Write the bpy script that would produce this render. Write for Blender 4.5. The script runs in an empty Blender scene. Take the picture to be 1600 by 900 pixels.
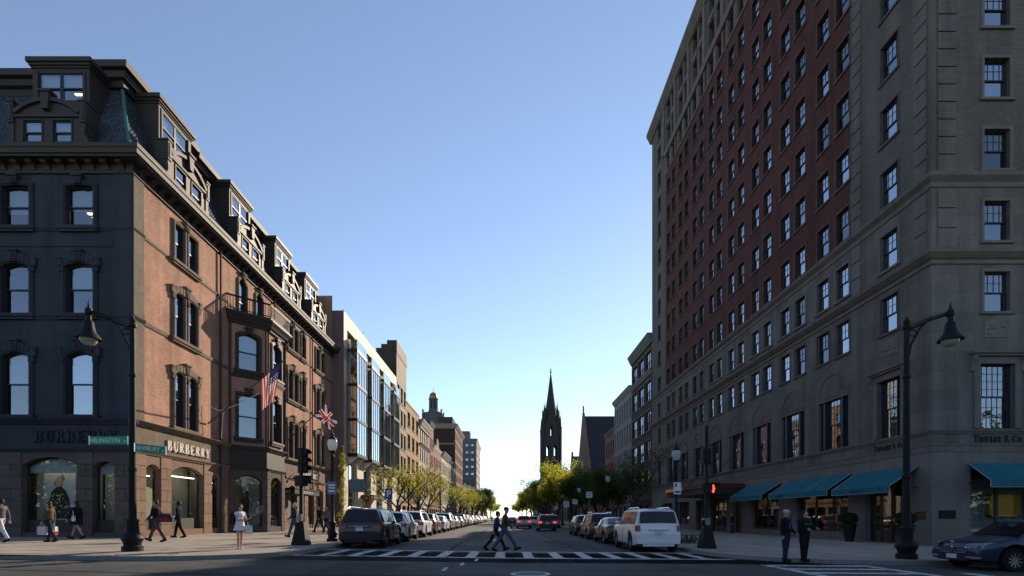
import bpy, bmesh, math, random
from mathutils import Vector, Matrix
R = math.radians
rnd = random.Random(7)
scene = bpy.context.scene
COL = scene.collection

# ------------------------------------------------------------------ camera, sky, sun, exposure
CAMH = 1.42
cam_d = bpy.data.cameras.new('camera'); cam = bpy.data.objects.new('camera', cam_d); COL.objects.link(cam)
cam.location = (0, 0, CAMH); cam.rotation_euler = (R(90), 0, 0)
cam_d.sensor_width = 36; cam_d.lens = 18
cam_d.shift_x = 10 / 1600; cam_d.shift_y = (808 - 450) / 1600
cam_d.clip_start = .05; cam_d.clip_end = 3000
scene.camera = cam

SUN_A, SUN_E = R(25.5), R(23)
world = bpy.data.worlds.new('World'); scene.world = world; world.use_nodes = True
wn = world.node_tree; bg = wn.nodes['Background']
sky = wn.nodes.new('ShaderNodeTexSky'); sky.sky_type = 'NISHITA'; sky.sun_disc = False
sky.sun_elevation = SUN_E; sky.sun_rotation = SUN_A
sky.altitude = 0; sky.air_density = 1.0; sky.dust_density = 0.04; sky.ozone_density = 2.2
tint = wn.nodes.new('ShaderNodeMix'); tint.data_type = 'RGBA'; tint.blend_type = 'MULTIPLY'; tint.inputs[0].default_value = 1
tint.inputs[7].default_value = (.95, .995, 1.055, 1)             # white balance of the picture
hs = wn.nodes.new('ShaderNodeHueSaturation'); hs.inputs['Saturation'].default_value = .87
wn.links.new(sky.outputs[0], tint.inputs[6]); wn.links.new(tint.outputs[2], hs.inputs['Color']); wn.links.new(hs.outputs[0], bg.inputs[0]); bg.inputs[1].default_value = 0.131

sun_d = bpy.data.lights.new('sun', 'SUN'); sun = bpy.data.objects.new('sun', sun_d); COL.objects.link(sun)
sun_d.energy = 5.0; sun_d.angle = R(.53); sun_d.color = (1, .83, .63)
sdir = Vector((math.sin(SUN_A) * math.cos(SUN_E), math.cos(SUN_A) * math.cos(SUN_E), math.sin(SUN_E)))
sun.rotation_euler = (-sdir).to_track_quat('-Z', 'Y').to_euler(); sun.location = (0, 0, 90)
scene.view_settings.view_transform = 'Standard'; scene.view_settings.look = 'None'
scene.view_settings.exposure = 0.52; scene.view_settings.gamma = 1
scene.render.engine = 'CYCLES'
scene.cycles.max_bounces = 6; scene.cycles.diffuse_bounces = 3; scene.cycles.glossy_bounces = 3
scene.cycles.transparent_max_bounces = 12; scene.cycles.transmission_bounces = 4
scene.cycles.use_denoising = True; scene.cycles.sample_clamp_indirect = 6
scene.cycles.caustics_reflective = False; scene.cycles.caustics_refractive = False

def G(x):                       # the street falls from the left pavement to the right one
    return -.0143 * max(x, -22) if x < 0 else -.006 * min(x, 24)

# ------------------------------------------------------------------ objects
def tag(o, label=None, cat=None, group=None, kind=None):
    if label: o['label'] = label
    if cat: o['category'] = cat
    if group: o['group'] = group
    if kind: o['kind'] = kind
    return o
def thing(name, loc, label, cat, group=None, rz=0):
    o = bpy.data.objects.new(name, None); o.empty_display_size = .3
    COL.objects.link(o); o.location = loc; o.rotation_euler = (0, 0, rz)
    return tag(o, label, cat, group)
def inst(name, me, parent, loc, rz=0, mat=None, scale=None):
    o = bpy.data.objects.new(name, me); COL.objects.link(o); o.parent = parent
    o.location = loc; o.rotation_euler = (0, 0, rz)
    if scale: o.scale = scale
    if mat:
        for k, m in enumerate(mat if isinstance(mat, (list, tuple)) else [mat]):
            if k < len(o.material_slots):
                o.material_slots[k].link = 'OBJECT'; o.material_slots[k].material = m
    return o
def copy_tree(o, parent=None):
    c = o.copy(); COL.objects.link(c); c.parent = parent
    for ch in list(o.children): copy_tree(ch, c)
    return c
def wloc(o):
    v = Vector((0, 0, 0))
    while o is not None: v += Vector(o.location); o = o.parent
    return v

class Fr:                       # a facade frame: u along it, d into the building, z up
    def __init__(s, ox, oy, ang=None, U=None, N=None):
        s.ox, s.oy = ox, oy
        if ang is not None:
            s.U = (math.cos(ang), math.sin(ang)); s.N = (-math.sin(ang), math.cos(ang)); s.rz = ang
        else:
            s.U, s.N = U, N; s.rz = math.atan2(-N[0], N[1])
    def __call__(s, u, d, z):
        return (s.ox + u * s.U[0] + d * s.N[0], s.oy + u * s.U[1] + d * s.N[1], z)

class MB:
    def __init__(s): s.v = []; s.f = []; s.m = []
    def add(s, vs, fs, mi=0):
        o = len(s.v); s.v += [tuple(p) for p in vs]; s.f += [tuple(i + o for i in f) for f in fs]; s.m += [mi] * len(fs)
        return s
    def box(s, x0, x1, y0, y1, z0, z1, mi=0):
        return s.add([(x0,y0,z0),(x1,y0,z0),(x1,y1,z0),(x0,y1,z0),(x0,y0,z1),(x1,y0,z1),(x1,y1,z1),(x0,y1,z1)],
                     [(0,3,2,1),(4,5,6,7),(0,1,5,4),(1,2,6,5),(2,3,7,6),(3,0,4,7)], mi)
    def quad(s, a, b, c, d, mi=0): return s.add([a, b, c, d], [(0, 1, 2, 3)], mi)
    def prism(s, pts, d0, d1, mi=0, ax='y'):      # polygon in the two other axes, extruded
        n = len(pts)
        if ax == 'y': a = [(p[0], d0, p[1]) for p in pts]; b = [(p[0], d1, p[1]) for p in pts]
        elif ax == 'x': a = [(d0, p[0], p[1]) for p in pts]; b = [(d1, p[0], p[1]) for p in pts]
        else: a = [(p[0], p[1], d0) for p in pts]; b = [(p[0], p[1], d1) for p in pts]
        fs = [tuple(range(n)), tuple(range(2 * n - 1, n - 1, -1))] + [(i, i + n, (i + 1) % n + n, (i + 1) % n) for i in range(n)]
        return s.add(a + b, fs, mi)
    def strip(s, A, B, mi=0):                     # quads between two polylines
        n = len(A)
        return s.add(list(A) + list(B), [(i, i + 1, n + i + 1, n + i) for i in range(n - 1)], mi)
    def tube(s, pts, rad, n=8, mi=0, cap=True):
        pts = [Vector(p) for p in pts]
        if not isinstance(rad, (list, tuple)): rad = [rad] * len(pts)
        o = len(s.v); ref = None
        for i, p in enumerate(pts):
            t = (pts[min(i + 1, len(pts) - 1)] - pts[max(i - 1, 0)]).normalized()
            if ref is None: ref = Vector((1, 0, 0)) if abs(t.x) < .8 else Vector((0, 1, 0))
            a = (ref - t * ref.dot(t)).normalized(); b = t.cross(a); ref = a
            for k in range(n):
                w = 2 * math.pi * k / n
                s.v.append(tuple(p + (a * math.cos(w) + b * math.sin(w)) * rad[i]))
        for i in range(len(pts) - 1):
            for k in range(n):
                s.f.append((o + i * n + k, o + i * n + (k + 1) % n, o + (i + 1) * n + (k + 1) % n, o + (i + 1) * n + k)); s.m.append(mi)
        if cap:
            s.f.append(tuple(o + k for k in range(n - 1, -1, -1))); s.m.append(mi)
            e = o + (len(pts) - 1) * n; s.f.append(tuple(e + k for k in range(n))); s.m.append(mi)
        return s
    def lathe(s, prof, n=14, c=(0, 0, 0), mi=0, ax='z', sx=1, sy=1, cap=True):
        o = len(s.v)
        for r, z in prof:
            for k in range(n):
                w = 2 * math.pi * k / n; p = (r * math.cos(w) * sx, r * math.sin(w) * sy, z)
                if ax == 'x': p = (p[2], p[0], p[1])
                elif ax == 'y': p = (p[0], p[2], p[1])
                s.v.append((p[0] + c[0], p[1] + c[1], p[2] + c[2]))
        for i in range(len(prof) - 1):
            for k in range(n):
                s.f.append((o + i * n + k, o + i * n + (k + 1) % n, o + (i + 1) * n + (k + 1) % n, o + (i + 1) * n + k)); s.m.append(mi)
        if cap and prof[0][0] > 1e-5: s.f.append(tuple(o + k for k in range(n - 1, -1, -1))); s.m.append(mi)
        if cap and prof[-1][0] > 1e-5: s.f.append(tuple(o + (len(prof) - 1) * n + k for k in range(n))); s.m.append(mi)
        return s
    def ell(s, c, r, n=10, m=7, mi=0):
        prof = [(max(math.sin(math.pi * i / m), 0), -math.cos(math.pi * i / m)) for i in range(m + 1)]
        o = len(s.v); t = MB().lathe(prof, n)
        return s.add([(c[0] + v[0] * r[0], c[1] + v[1] * r[1], c[2] + v[2] * r[2]) for v in t.v], t.f, mi)
    def xf(s, M, start=0):
        s.v[start:] = [tuple(M @ Vector(p)) for p in s.v[start:]]
        return s
    def mesh(s, name, mats, smooth=None, fr=None, off=None):
        vs = s.v
        if fr: vs = [fr(*p) for p in vs]
        if off is not None: vs = [(p[0] - off[0], p[1] - off[1], p[2] - off[2]) for p in vs]
        me = bpy.data.meshes.new(name); me.from_pydata(vs, [], s.f)
        for m in (mats if isinstance(mats, (list, tuple)) else [mats]): me.materials.append(m)
        if len(me.materials) > 1: me.polygons.foreach_set('material_index', s.m)
        if smooth is not None:
            me.polygons.foreach_set('use_smooth', [True] * len(me.polygons))
            me.set_sharp_from_angle(angle=R(smooth))
        me.update()
        return me
    def build(s, name, mats, parent=None, fr=None, smooth=None, kind=None):
        off = wloc(parent) if (parent is not None and fr is not False) else None
        if fr is False: fr = None
        o = bpy.data.objects.new(name, s.mesh(name, mats, smooth, fr, off)); COL.objects.link(o)
        o.parent = parent
        if kind: o['kind'] = kind
        return o

# ------------------------------------------------------------------ materials
MATS = {}
def mat(name, col, rough=.7, spec=.3, metal=0, var=0, vscale=3, bump=0, bscale=30, fine=0, trans=None, emit=None, coat=0, stain=0):
    if name in MATS: return MATS[name]
    m = bpy.data.materials.new(name); m.use_nodes = True; nt = m.node_tree; N = nt.nodes; L = nt.links
    b = N['Principled BSDF']; b.inputs['Base Color'].default_value = (*col, 1)
    b.inputs['Roughness'].default_value = rough; b.inputs['Specular IOR Level'].default_value = spec
    b.inputs['Metallic'].default_value = metal; b.inputs['Coat Weight'].default_value = coat
    if emit: b.inputs['Emission Color'].default_value = (*emit[:3], 1); b.inputs['Emission Strength'].default_value = emit[3]
    if var or bump or stain:
        geo = N.new('ShaderNodeNewGeometry')
    if var or stain:
        nz = N.new('ShaderNodeTexNoise'); nz.inputs['Scale'].default_value = vscale; nz.inputs['Detail'].default_value = 6; nz.inputs['Roughness'].default_value = .65
        L.new(geo.outputs['Position'], nz.inputs['Vector'])
        mr = N.new('ShaderNodeMapRange'); mr.inputs[1].default_value = .3; mr.inputs[2].default_value = .7
        mr.inputs[3].default_value = 1 - var; mr.inputs[4].default_value = 1 + var
        L.new(nz.outputs[0], mr.inputs[0]); src = mr.outputs[0]
        if stain:                                  # rain-washed streaks, stretched down the wall
            mp = N.new('ShaderNodeMapping'); mp.inputs['Scale'].default_value = (1.3, 1.3, .12); L.new(geo.outputs['Position'], mp.inputs[0])
            n2 = N.new('ShaderNodeTexNoise'); n2.inputs['Scale'].default_value = 1.4; n2.inputs['Detail'].default_value = 5; L.new(mp.outputs[0], n2.inputs['Vector'])
            m2 = N.new('ShaderNodeMapRange'); m2.inputs[1].default_value = .35; m2.inputs[2].default_value = .7; m2.inputs[3].default_value = 1 - stain; m2.inputs[4].default_value = 1.06
            L.new(n2.outputs[0], m2.inputs[0]); mm = N.new('ShaderNodeMath'); mm.operation = 'MULTIPLY'; L.new(src, mm.inputs[0]); L.new(m2.outputs[0], mm.inputs[1]); src = mm.outputs[0]
        mx = N.new('ShaderNodeVectorMath'); mx.operation = 'SCALE'; mx.inputs[0].default_value = col; L.new(src, mx.inputs['Scale'])
        L.new(mx.outputs[0], b.inputs['Base Color'])
        if fine:
            rr = N.new('ShaderNodeMapRange'); rr.inputs[3].default_value = max(rough - fine, .02); rr.inputs[4].default_value = min(rough + fine, 1); L.new(nz.outputs[0], rr.inputs[0]); L.new(rr.outputs[0], b.inputs['Roughness'])
    if bump:
        nb = N.new('ShaderNodeTexNoise'); nb.inputs['Scale'].default_value = bscale; nb.inputs['Detail'].default_value = 4
        L.new(geo.outputs['Position'], nb.inputs['Vector'])
        bp = N.new('ShaderNodeBump'); bp.inputs['Strength'].default_value = bump; bp.inputs['Distance'].default_value = .02
        L.new(nb.outputs[0], bp.inputs['Height']); L.new(bp.outputs[0], b.inputs['Normal'])
    if trans:                                      # leaves: part of the light passes through
        tb = N.new('ShaderNodeBsdfTranslucent'); tb.inputs[0].default_value = (*trans[:3], 1)
        ms = N.new('ShaderNodeMixShader'); ms.inputs[0].default_value = trans[3]
        L.new(b.outputs[0], ms.inputs[1]); L.new(tb.outputs[0], ms.inputs[2]); L.new(ms.outputs[0], N['Material Output'].inputs[0])
    MATS[name] = m
    return m

def brick(name, c1, c2, cm, bw=.215, bh=.075, mortar=.012, rough=.85, bump=.4, var=.18, offs=.5, stain=.28):
    if name in MATS: return MATS[name]
    m = bpy.data.materials.new(name); m.use_nodes = True; nt = m.node_tree; N = nt.nodes; L = nt.links
    b = N['Principled BSDF']; b.inputs['Roughness'].default_value = rough; b.inputs['Specular IOR Level'].default_value = .2
    geo = N.new('ShaderNodeNewGeometry'); sp = N.new('ShaderNodeSeparateXYZ'); L.new(geo.outputs['Position'], sp.inputs[0])
    ad = N.new('ShaderNodeMath'); ad.operation = 'MULTIPLY_ADD'; ad.inputs[1].default_value = .97; L.new(sp.outputs[0], ad.inputs[0]); L.new(sp.outputs[1], ad.inputs[2])
    cb = N.new('ShaderNodeCombineXYZ'); L.new(ad.outputs[0], cb.inputs[0]); L.new(sp.outputs[2], cb.inputs[1])
    bt = N.new('ShaderNodeTexBrick'); bt.offset = offs; bt.inputs['Scale'].default_value = 1
    bt.inputs['Brick Width'].default_value = bw; bt.inputs['Row Height'].default_value = bh; bt.inputs['Mortar Size'].default_value = mortar
    bt.inputs['Color1'].default_value = (*c1, 1); bt.inputs['Color2'].default_value = (*c2, 1); bt.inputs['Mortar'].default_value = (*cm, 1); bt.inputs['Bias'].default_value = 0
    L.new(cb.outputs[0], bt.inputs['Vector'])
    nz = N.new('ShaderNodeTexNoise'); nz.inputs['Scale'].default_value = .9; nz.inputs['Detail'].default_value = 8; nz.inputs['Roughness'].default_value = .7; L.new(geo.outputs['Position'], nz.inputs['Vector'])
    mr = N.new('ShaderNodeMapRange'); mr.inputs[1].default_value = .3; mr.inputs[2].default_value = .7; mr.inputs[3].default_value = 1 - var; mr.inputs[4].default_value = 1 + var; L.new(nz.outputs[0], mr.inputs[0])
    mp = N.new('ShaderNodeMapping'); mp.inputs['Scale'].default_value = (1.1, 1.1, .1); L.new(geo.outputs['Position'], mp.inputs[0])
    n2 = N.new('ShaderNodeTexNoise'); n2.inputs['Scale'].default_value = 1.3; n2.inputs['Detail'].default_value = 6; L.new(mp.outputs[0], n2.inputs['Vector'])
    m2 = N.new('ShaderNodeMapRange'); m2.inputs[1].default_value = .35; m2.inputs[2].default_value = .68; m2.inputs[3].default_value = 1 - stain; m2.inputs[4].default_value = 1.05; L.new(n2.outputs[0], m2.inputs[0])
    mm = N.new('ShaderNodeMath'); mm.operation = 'MULTIPLY'; L.new(mr.outputs[0], mm.inputs[0]); L.new(m2.outputs[0], mm.inputs[1])
    sc = N.new('ShaderNodeVectorMath'); sc.operation = 'SCALE'; L.new(bt.outputs['Color'], sc.inputs[0]); L.new(mm.outputs[0], sc.inputs['Scale'])
    L.new(sc.outputs[0], b.inputs['Base Color'])
    if bump:
        iv = N.new('ShaderNodeMath'); iv.operation = 'SUBTRACT'; iv.inputs[0].default_value = 1; L.new(bt.outputs['Fac'], iv.inputs[1])
        bp = N.new('ShaderNodeBump'); bp.inputs['Strength'].default_value = bump; bp.inputs['Distance'].default_value = .01; L.new(iv.outputs[0], bp.inputs['Height']); L.new(bp.outputs[0], b.inputs['Normal'])
    MATS[name] = m
    return m

def glass(name, tint=(.75, .8, .82), refl=.12, wav=.04, gloss=(1, 1, 1), rough=.015, ior=1.55):
    if name in MATS: return MATS[name]
    m = bpy.data.materials.new(name); m.use_nodes = True; nt = m.node_tree; N = nt.nodes; L = nt.links
    N.remove(N['Principled BSDF'])
    tr = N.new('ShaderNodeBsdfTransparent'); tr.inputs[0].default_value = (*tint, 1)
    gl = N.new('ShaderNodeBsdfGlossy'); gl.inputs[0].default_value = (*gloss, 1); gl.inputs[1].default_value = rough
    fr = N.new('ShaderNodeFresnel'); g0 = N.new('ShaderNodeNewGeometry')            # same reflectance from either face of the pane
    ex = N.new('ShaderNodeMath'); ex.operation = 'MULTIPLY_ADD'; ex.inputs[1].default_value = -2; ex.inputs[2].default_value = 1; L.new(g0.outputs['Backfacing'], ex.inputs[0])
    pw = N.new('ShaderNodeMath'); pw.operation = 'POWER'; pw.inputs[0].default_value = ior; L.new(ex.outputs[0], pw.inputs[1]); L.new(pw.outputs[0], fr.inputs[0])
    ma = N.new('ShaderNodeMath'); ma.operation = 'MULTIPLY_ADD'; ma.inputs[1].default_value = 1 - refl; ma.inputs[2].default_value = refl; ma.use_clamp = True
    L.new(fr.outputs[0], ma.inputs[0])
    geo = N.new('ShaderNodeNewGeometry'); nz = N.new('ShaderNodeTexNoise'); nz.inputs['Scale'].default_value = 1.1; nz.inputs['Detail'].default_value = 2
    L.new(geo.outputs['Position'], nz.inputs['Vector'])
    bp = N.new('ShaderNodeBump'); bp.inputs['Strength'].default_value = wav; bp.inputs['Distance'].default_value = .05; L.new(nz.outputs[0], bp.inputs['Height'])
    L.new(bp.outputs[0], gl.inputs['Normal'])
    mx = N.new('ShaderNodeMixShader'); L.new(ma.outputs[0], mx.inputs[0]); L.new(tr.outputs[0], mx.inputs[1]); L.new(gl.outputs[0], mx.inputs[2])
    L.new(mx.outputs[0], N['Material Output'].inputs[0]); MATS[name] = m
    return m

M_ = dict(
    asphalt=mat('asphalt', (.062, .06, .058), .82, .35, var=.25, vscale=1.6, bump=.6, bscale=90, fine=.1),
    concrete=mat('concrete_paving', (.31, .265, .21), .85, .25, var=.2, vscale=1.1, bump=.3, bscale=60),
    kerb=mat('granite_kerb', (.24, .23, .22), .8, .25, var=.2, vscale=8, bump=.3, bscale=80),
    paint=mat('road_paint', (.5, .5, .48), .7, .3, var=.3, vscale=7, bump=.2),
    earth=mat('earth', (.12, .10, .08), .95, .1, var=.3, vscale=.5),
    darkstone=mat('grey_painted_brownstone', (.062, .064, .070), .75, .25, var=.12, vscale=1.5, bump=.25, bscale=25, stain=.1),
    brownstone=mat('brownstone_trim', (.17, .135, .105), .85, .2, var=.22, vscale=2.5, bump=.3, bscale=30, stain=.18),
    blockstone=mat('brownstone_blocks', (.235, .155, .115), .85, .2, var=.14, vscale=3, bump=.3, bscale=35),
    brickL=brick('warm_red_brick', (.52, .25, .165), (.37, .16, .105), (.42, .31, .24)),
    trim=mat('dark_brown_painted_trim', (.041, .034, .030), .6, .3, var=.1, vscale=3, bump=.1),
    slate=mat('slate', (.10, .098, .095), .55, .4, var=.3, vscale=4),
    copper=mat('green_copper', (.05, .16, .14), .7, .3, var=.25, vscale=4),
    frame=mat('black_window_frame', (.02, .02, .02), .45, .4),
    iron=mat('black_iron', (.01, .01, .011), .6, .2),
    blind=mat('pale_window_blind', (.34, .36, .39), .9, .1),
    interior=mat('interior_darkness', (.05, .045, .04), .95, .05),  # near-black: the darkness of unlit rooms put into the colour
    lime=brick('pale_grey_brick', (.15, .135, .126), (.128, .116, .108), (.098, .088, .082), bw=.4, bh=.13, mortar=.012, bump=.4, var=.1),
    ashlar=brick('limestone_ashlar', (.168, .152, .141), (.135, .122, .113), (.098, .088, .082), bw=1.5, bh=.95, mortar=.008, bump=.25, var=.14),
    stone=mat('limestone_trim', (.16, .145, .134), .85, .2, var=.14, vscale=1.2, bump=.2, bscale=30, stain=.15),
    brickR=brick('dark_red_brick', (.115, .030, .025), (.08, .021, .018), (.08, .045, .038), bw=.22, bh=.075, var=.24),
    glass=glass('window_glass', (.74, .79, .82), .28, gloss=(.8, .88, 1)),
    shopglass=glass('shop_glass', (.88, .9, .89), .05, .01, ior=1.45),
    bayglass=glass('bay_glass', (.5, .58, .54), .5, .03, (1, .99, .93)),
    white=mat('white_paint', (.75, .75, .73), .5, .4),
    chrome=mat('chrome', (.7, .7, .72), .15, .5, 1),
    bark=mat('bark', (.06, .05, .042), .9, .1, var=.3, vscale=9, bump=.5, bscale=30),
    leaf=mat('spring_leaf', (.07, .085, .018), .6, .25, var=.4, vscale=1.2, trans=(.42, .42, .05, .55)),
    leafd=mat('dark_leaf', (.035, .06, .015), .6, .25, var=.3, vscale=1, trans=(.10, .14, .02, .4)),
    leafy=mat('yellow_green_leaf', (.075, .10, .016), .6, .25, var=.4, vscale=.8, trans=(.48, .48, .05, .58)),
    awning=mat('blue_awning_cloth', (.02, .125, .165), .8, .15, var=.15, vscale=3, bump=.4, bscale=5),
)

def worn(m, under, amount, scale):             # paint worn through to the asphalt in irregular flecks
    nt = m.node_tree; N, L = nt.nodes, nt.links; b = N['Principled BSDF']; src = b.inputs['Base Color'].links[0].from_socket
    geo = N.new('ShaderNodeNewGeometry'); nz = N.new('ShaderNodeTexNoise'); nz.inputs['Scale'].default_value = scale; nz.inputs['Detail'].default_value = 9; nz.inputs['Roughness'].default_value = .75; L.new(geo.outputs['Position'], nz.inputs['Vector'])
    mr = N.new('ShaderNodeMapRange'); mr.inputs[1].default_value = amount; mr.inputs[2].default_value = amount + .06; L.new(nz.outputs[0], mr.inputs[0])
    mx = N.new('ShaderNodeMix'); mx.data_type = 'RGBA'; mx.inputs[7].default_value = (*under, 1); L.new(mr.outputs[0], mx.inputs[0]); L.new(src, mx.inputs[6]); L.new(mx.outputs[2], b.inputs['Base Color'])
worn(M_['paint'], (.09, .088, .085), .535, 2.6)
def cracks(m, dark, scale, w):
    nt = m.node_tree; N, L = nt.nodes, nt.links; b = N['Principled BSDF']; src = b.inputs['Base Color'].links[0].from_socket
    geo = N.new('ShaderNodeNewGeometry'); nz = N.new('ShaderNodeTexNoise'); nz.inputs['Scale'].default_value = 1.2; nz.inputs['Detail'].default_value = 4; L.new(geo.outputs['Position'], nz.inputs['Vector'])
    av = N.new('ShaderNodeVectorMath'); av.operation = 'MULTIPLY_ADD'; av.inputs[1].default_value = (1.4, 1.4, 0); L.new(nz.outputs[1], av.inputs[0]); L.new(geo.outputs['Position'], av.inputs[2])
    vo = N.new('ShaderNodeTexVoronoi'); vo.feature = 'DISTANCE_TO_EDGE'; vo.inputs['Scale'].default_value = scale; L.new(av.outputs[0], vo.inputs['Vector'])
    mr = N.new('ShaderNodeMapRange'); mr.inputs[1].default_value = 0; mr.inputs[2].default_value = w; mr.inputs[3].default_value = .75; mr.inputs[4].default_value = 0; L.new(vo.outputs['Distance'], mr.inputs[0])
    mx = N.new('ShaderNodeMix'); mx.data_type = 'RGBA'; mx.inputs[7].default_value = (*dark, 1); L.new(mr.outputs[0], mx.inputs[0]); L.new(src, mx.inputs[6])
    n3 = N.new('ShaderNodeTexNoise'); n3.inputs['Scale'].default_value = .35; n3.inputs['Detail'].default_value = 3; L.new(geo.outputs['Position'], n3.inputs['Vector'])
    m3 = N.new('ShaderNodeMapRange'); m3.inputs[1].default_value = .4; m3.inputs[2].default_value = .62; m3.inputs[3].default_value = .72; m3.inputs[4].default_value = 1.2; L.new(n3.outputs[0], m3.inputs[0])
    sc = N.new('ShaderNodeVectorMath'); sc.operation = 'SCALE'; L.new(mx.outputs[2], sc.inputs[0]); L.new(m3.outputs[0], sc.inputs['Scale']); L.new(sc.outputs[0], b.inputs['Base Color'])
cracks(M_['asphalt'], (.02, .02, .02), .22, .012)

M_['glass2'] = glass('window_glass_wavy', (.72, .78, .82), .48, .09, (.82, .9, 1)); M_['glass3'] = glass('window_glass_dull', (.7, .74, .76), .14, .06, (.8, .88, 1))
# ------------------------------------------------------------------ ground, roads, pavements
KAS = {-1: 14.8, 1: 16.0}
KL, KR, KA, KA2 = -7.25, 7.65, 15.9, -4.5           # Newbury kerbs (x), near/far kerb of the cross street (y)
def sheet(name, rects, dz, m, parent=None, kind='structure'):
    b = MB()
    for x0, x1, y0, y1 in rects:
        xs = sorted({x0, x1, *[q for q in (-22, 0, 24) if x0 < q < x1]})
        for a, c in zip(xs, xs[1:]):
            b.quad((a, y0, G(a) + dz), (c, y0, G(c) + dz), (c, y1, G(c) + dz), (a, y1, G(a) + dz))
    o = b.build(name, m, parent)
    if parent is None: tag(o, kind=kind)
    return o
gnd = sheet('ground', [(-900, 900, -200, 1500)], -.12, M_['earth'])
road = sheet('road', [(KL - 4.2, KR + 4.2, KA - .01, 620), (-300, 300, KA2, KA + 4.2)], 0, M_['asphalt'])
def kerb_line(s, k, r):
    KA = KAS[s]                 # kerb of the corner: along the cross street, round the corner, along the side street
    pts = [(s * 300, KA), (k + s * r, KA)]
    cx, cy = k + s * r, KA + r
    for i in range(1, 9):
        w = math.pi / 2 * i / 8; pts.append((cx - s * r * math.sin(w), cy - r * math.cos(w)))
    return pts + [(k, 620)]
def pavement(name, s, k, r):
    KA = KAS[s]; P = kerb_line(s, k, r); b = MB(); top = .13
    cols = [p for p in P if p[1] < KA + r + .01]     # columns in x from the far side to the kerb
    xs = []
    for i, (x, y) in enumerate(cols):
        xs.append((x, y))
    ext = sorted({q for q in (-22, 24) if min(s * 300, k) < q < max(s * 300, k)})
    xs += [(q, KA) for q in ext if s * q > s * (k + s * r)]
    xs.sort(key=lambda t: -s * t[0])
    for (xa, ya), (xb, yb) in zip(xs, xs[1:]):
        b.quad((xa, ya, G(xa) + top), (xb, yb, G(xb) + top), (xb, 620, G(xb) + top), (xa, 620, G(xa) + top))
    o = b.build(name, M_['concrete']); tag(o, kind='structure')
    kb = MB(); w = .17
    Q = []
    for i, (x, y) in enumerate(P):
        a = P[max(i - 1, 0)]; c = P[min(i + 1, len(P) - 1)]
        t = Vector((c[0] - a[0], c[1] - a[1])).normalized(); n = Vector((t.y, -t.x))
        if n.dot(Vector((s, 1))) < 0: n = -n
        Q.append((x + n.x * w, y + n.y * w))
    t4 = top + .005
    kb.strip([(x, y, G(x) - .05) for x, y in P], [(x, y, G(x) + t4) for x, y in P])
    kb.strip([(x, y, G(x) + t4) for x, y in P], [(x, y, G(x) + t4) for x, y in Q])
    kb.build('kerb', M_['kerb'], o)
    return o
pavL = pavement('pavement_left', -1, KL, 4.0)
pavR = pavement('pavement_right', 1, KR, 4.0)
pavP = sheet('park_pavement', [(-300, 300, -14, KA2)], .13, M_['concrete'])
MB().box(-300, 300, KA2 - .002, KA2 + .16, -.3, .135).build('kerb', M_['kerb'], pavP)
lawn = sheet('park_lawn', [(-300, 300, -190, -14)], .06, mat('lawn_green', (.05, .08, .02), .9, .1, var=.3, vscale=.6))
# concrete slabs of the pavement near the corners
slab_me = {}
def slab(par, x0, x1, y0, y1):
    b = MB(); j = .012; t = .142 + rnd.uniform(-.002, .003)
    b.add([(x0 + j, y0 + j, G(x0) + t), (x1 - j, y0 + j, G(x1) + t), (x1 - j, y1 - j, G(x1) + t), (x0 + j, y1 - j, G(x0) + t),
           (x0 + j, y0 + j, G(x0) + .1), (x1 - j, y0 + j, G(x1) + .1), (x1 - j, y1 - j, G(x1) + .1), (x0 + j, y1 - j, G(x0) + .1)],
          [(0, 1, 2, 3), (0, 4, 5, 1), (1, 5, 6, 2), (2, 6, 7, 3), (3, 7, 4, 0)])
    c = rnd.choice(SLABM); b.build('paving_slab', c, par)
SLABM = [mat('paving_slab_%d' % i, tuple(.31 * k * q for q in (1, .87, .70)), .85, .25, var=.2, vscale=1.4, bump=.3, bscale=70) for i, k in enumerate((.88, 1, 1.08))]
for i in range(8):
    for k in range(13):
        x0 = KL - .2 - (i + 1) * 1.36; y0 = KA + 4.2 + k * 2.5
        slab(pavL, x0, x0 + 1.36, y0, y0 + 2.5)
for i in range(10):
    x0 = -11.6 - (i + 1) * 1.36
    for k in range(4): slab(pavL, x0, x0 + 1.36, 14.8 + .25 + k * 1.25, 14.8 + .25 + (k + 1) * 1.25)
for i in range(9):
    for k in range(11):
        x0 = KR + .2 + i * 1.42; y0 = KA + 4.2 + k * 2.5
        slab(pavR, x0, x0 + 1.42, y0, y0 + 2.5)
for i in range(10):
    x0 = 12.0 + i * 1.42
    for k in range(3): slab(pavR, x0, x0 + 1.42, KA + .25 + k * 1.3, KA + .25 + (k + 1) * 1.3)
# painted markings
def paint(name, x0, x1, y0, y1): return sheet(name, [(x0, x1, y0, y1)], .005, M_['paint'], road)
paint('crosswalk_edge_line', -11.5, KR + .3, 17.55, 17.85)
paint('crosswalk_edge_line', -7.6, KR + .1, 20.75, 21.0)
for i in range(16):
    x = -8.62 + i * 1.03
    paint('crosswalk_bar', x, x + .36, 17.86, 20.74)
paint('crosswalk_edge_line', 7.75, 8.05, -4.2, 15.6)
paint('crosswalk_edge_line', 10.75, 11.05, -4.2, 15.8)
paint('stop_line', 12.0, 12.4, -4.2, 13.6)
for i in range(15): paint('crosswalk_bar', 8.06, 10.74, 15.3 - i * 1.03, 15.66 - i * 1.03)
for i in range(9): paint('lane_dash', -.75, -.6, 30 + i * 14, 33 + i * 14)
for i in range(3): paint('lane_dash', -1.0 - i * .34, -.9 - i * .34, 16.3 - i * 1.5, 17.2 - i * 1.5)
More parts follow.
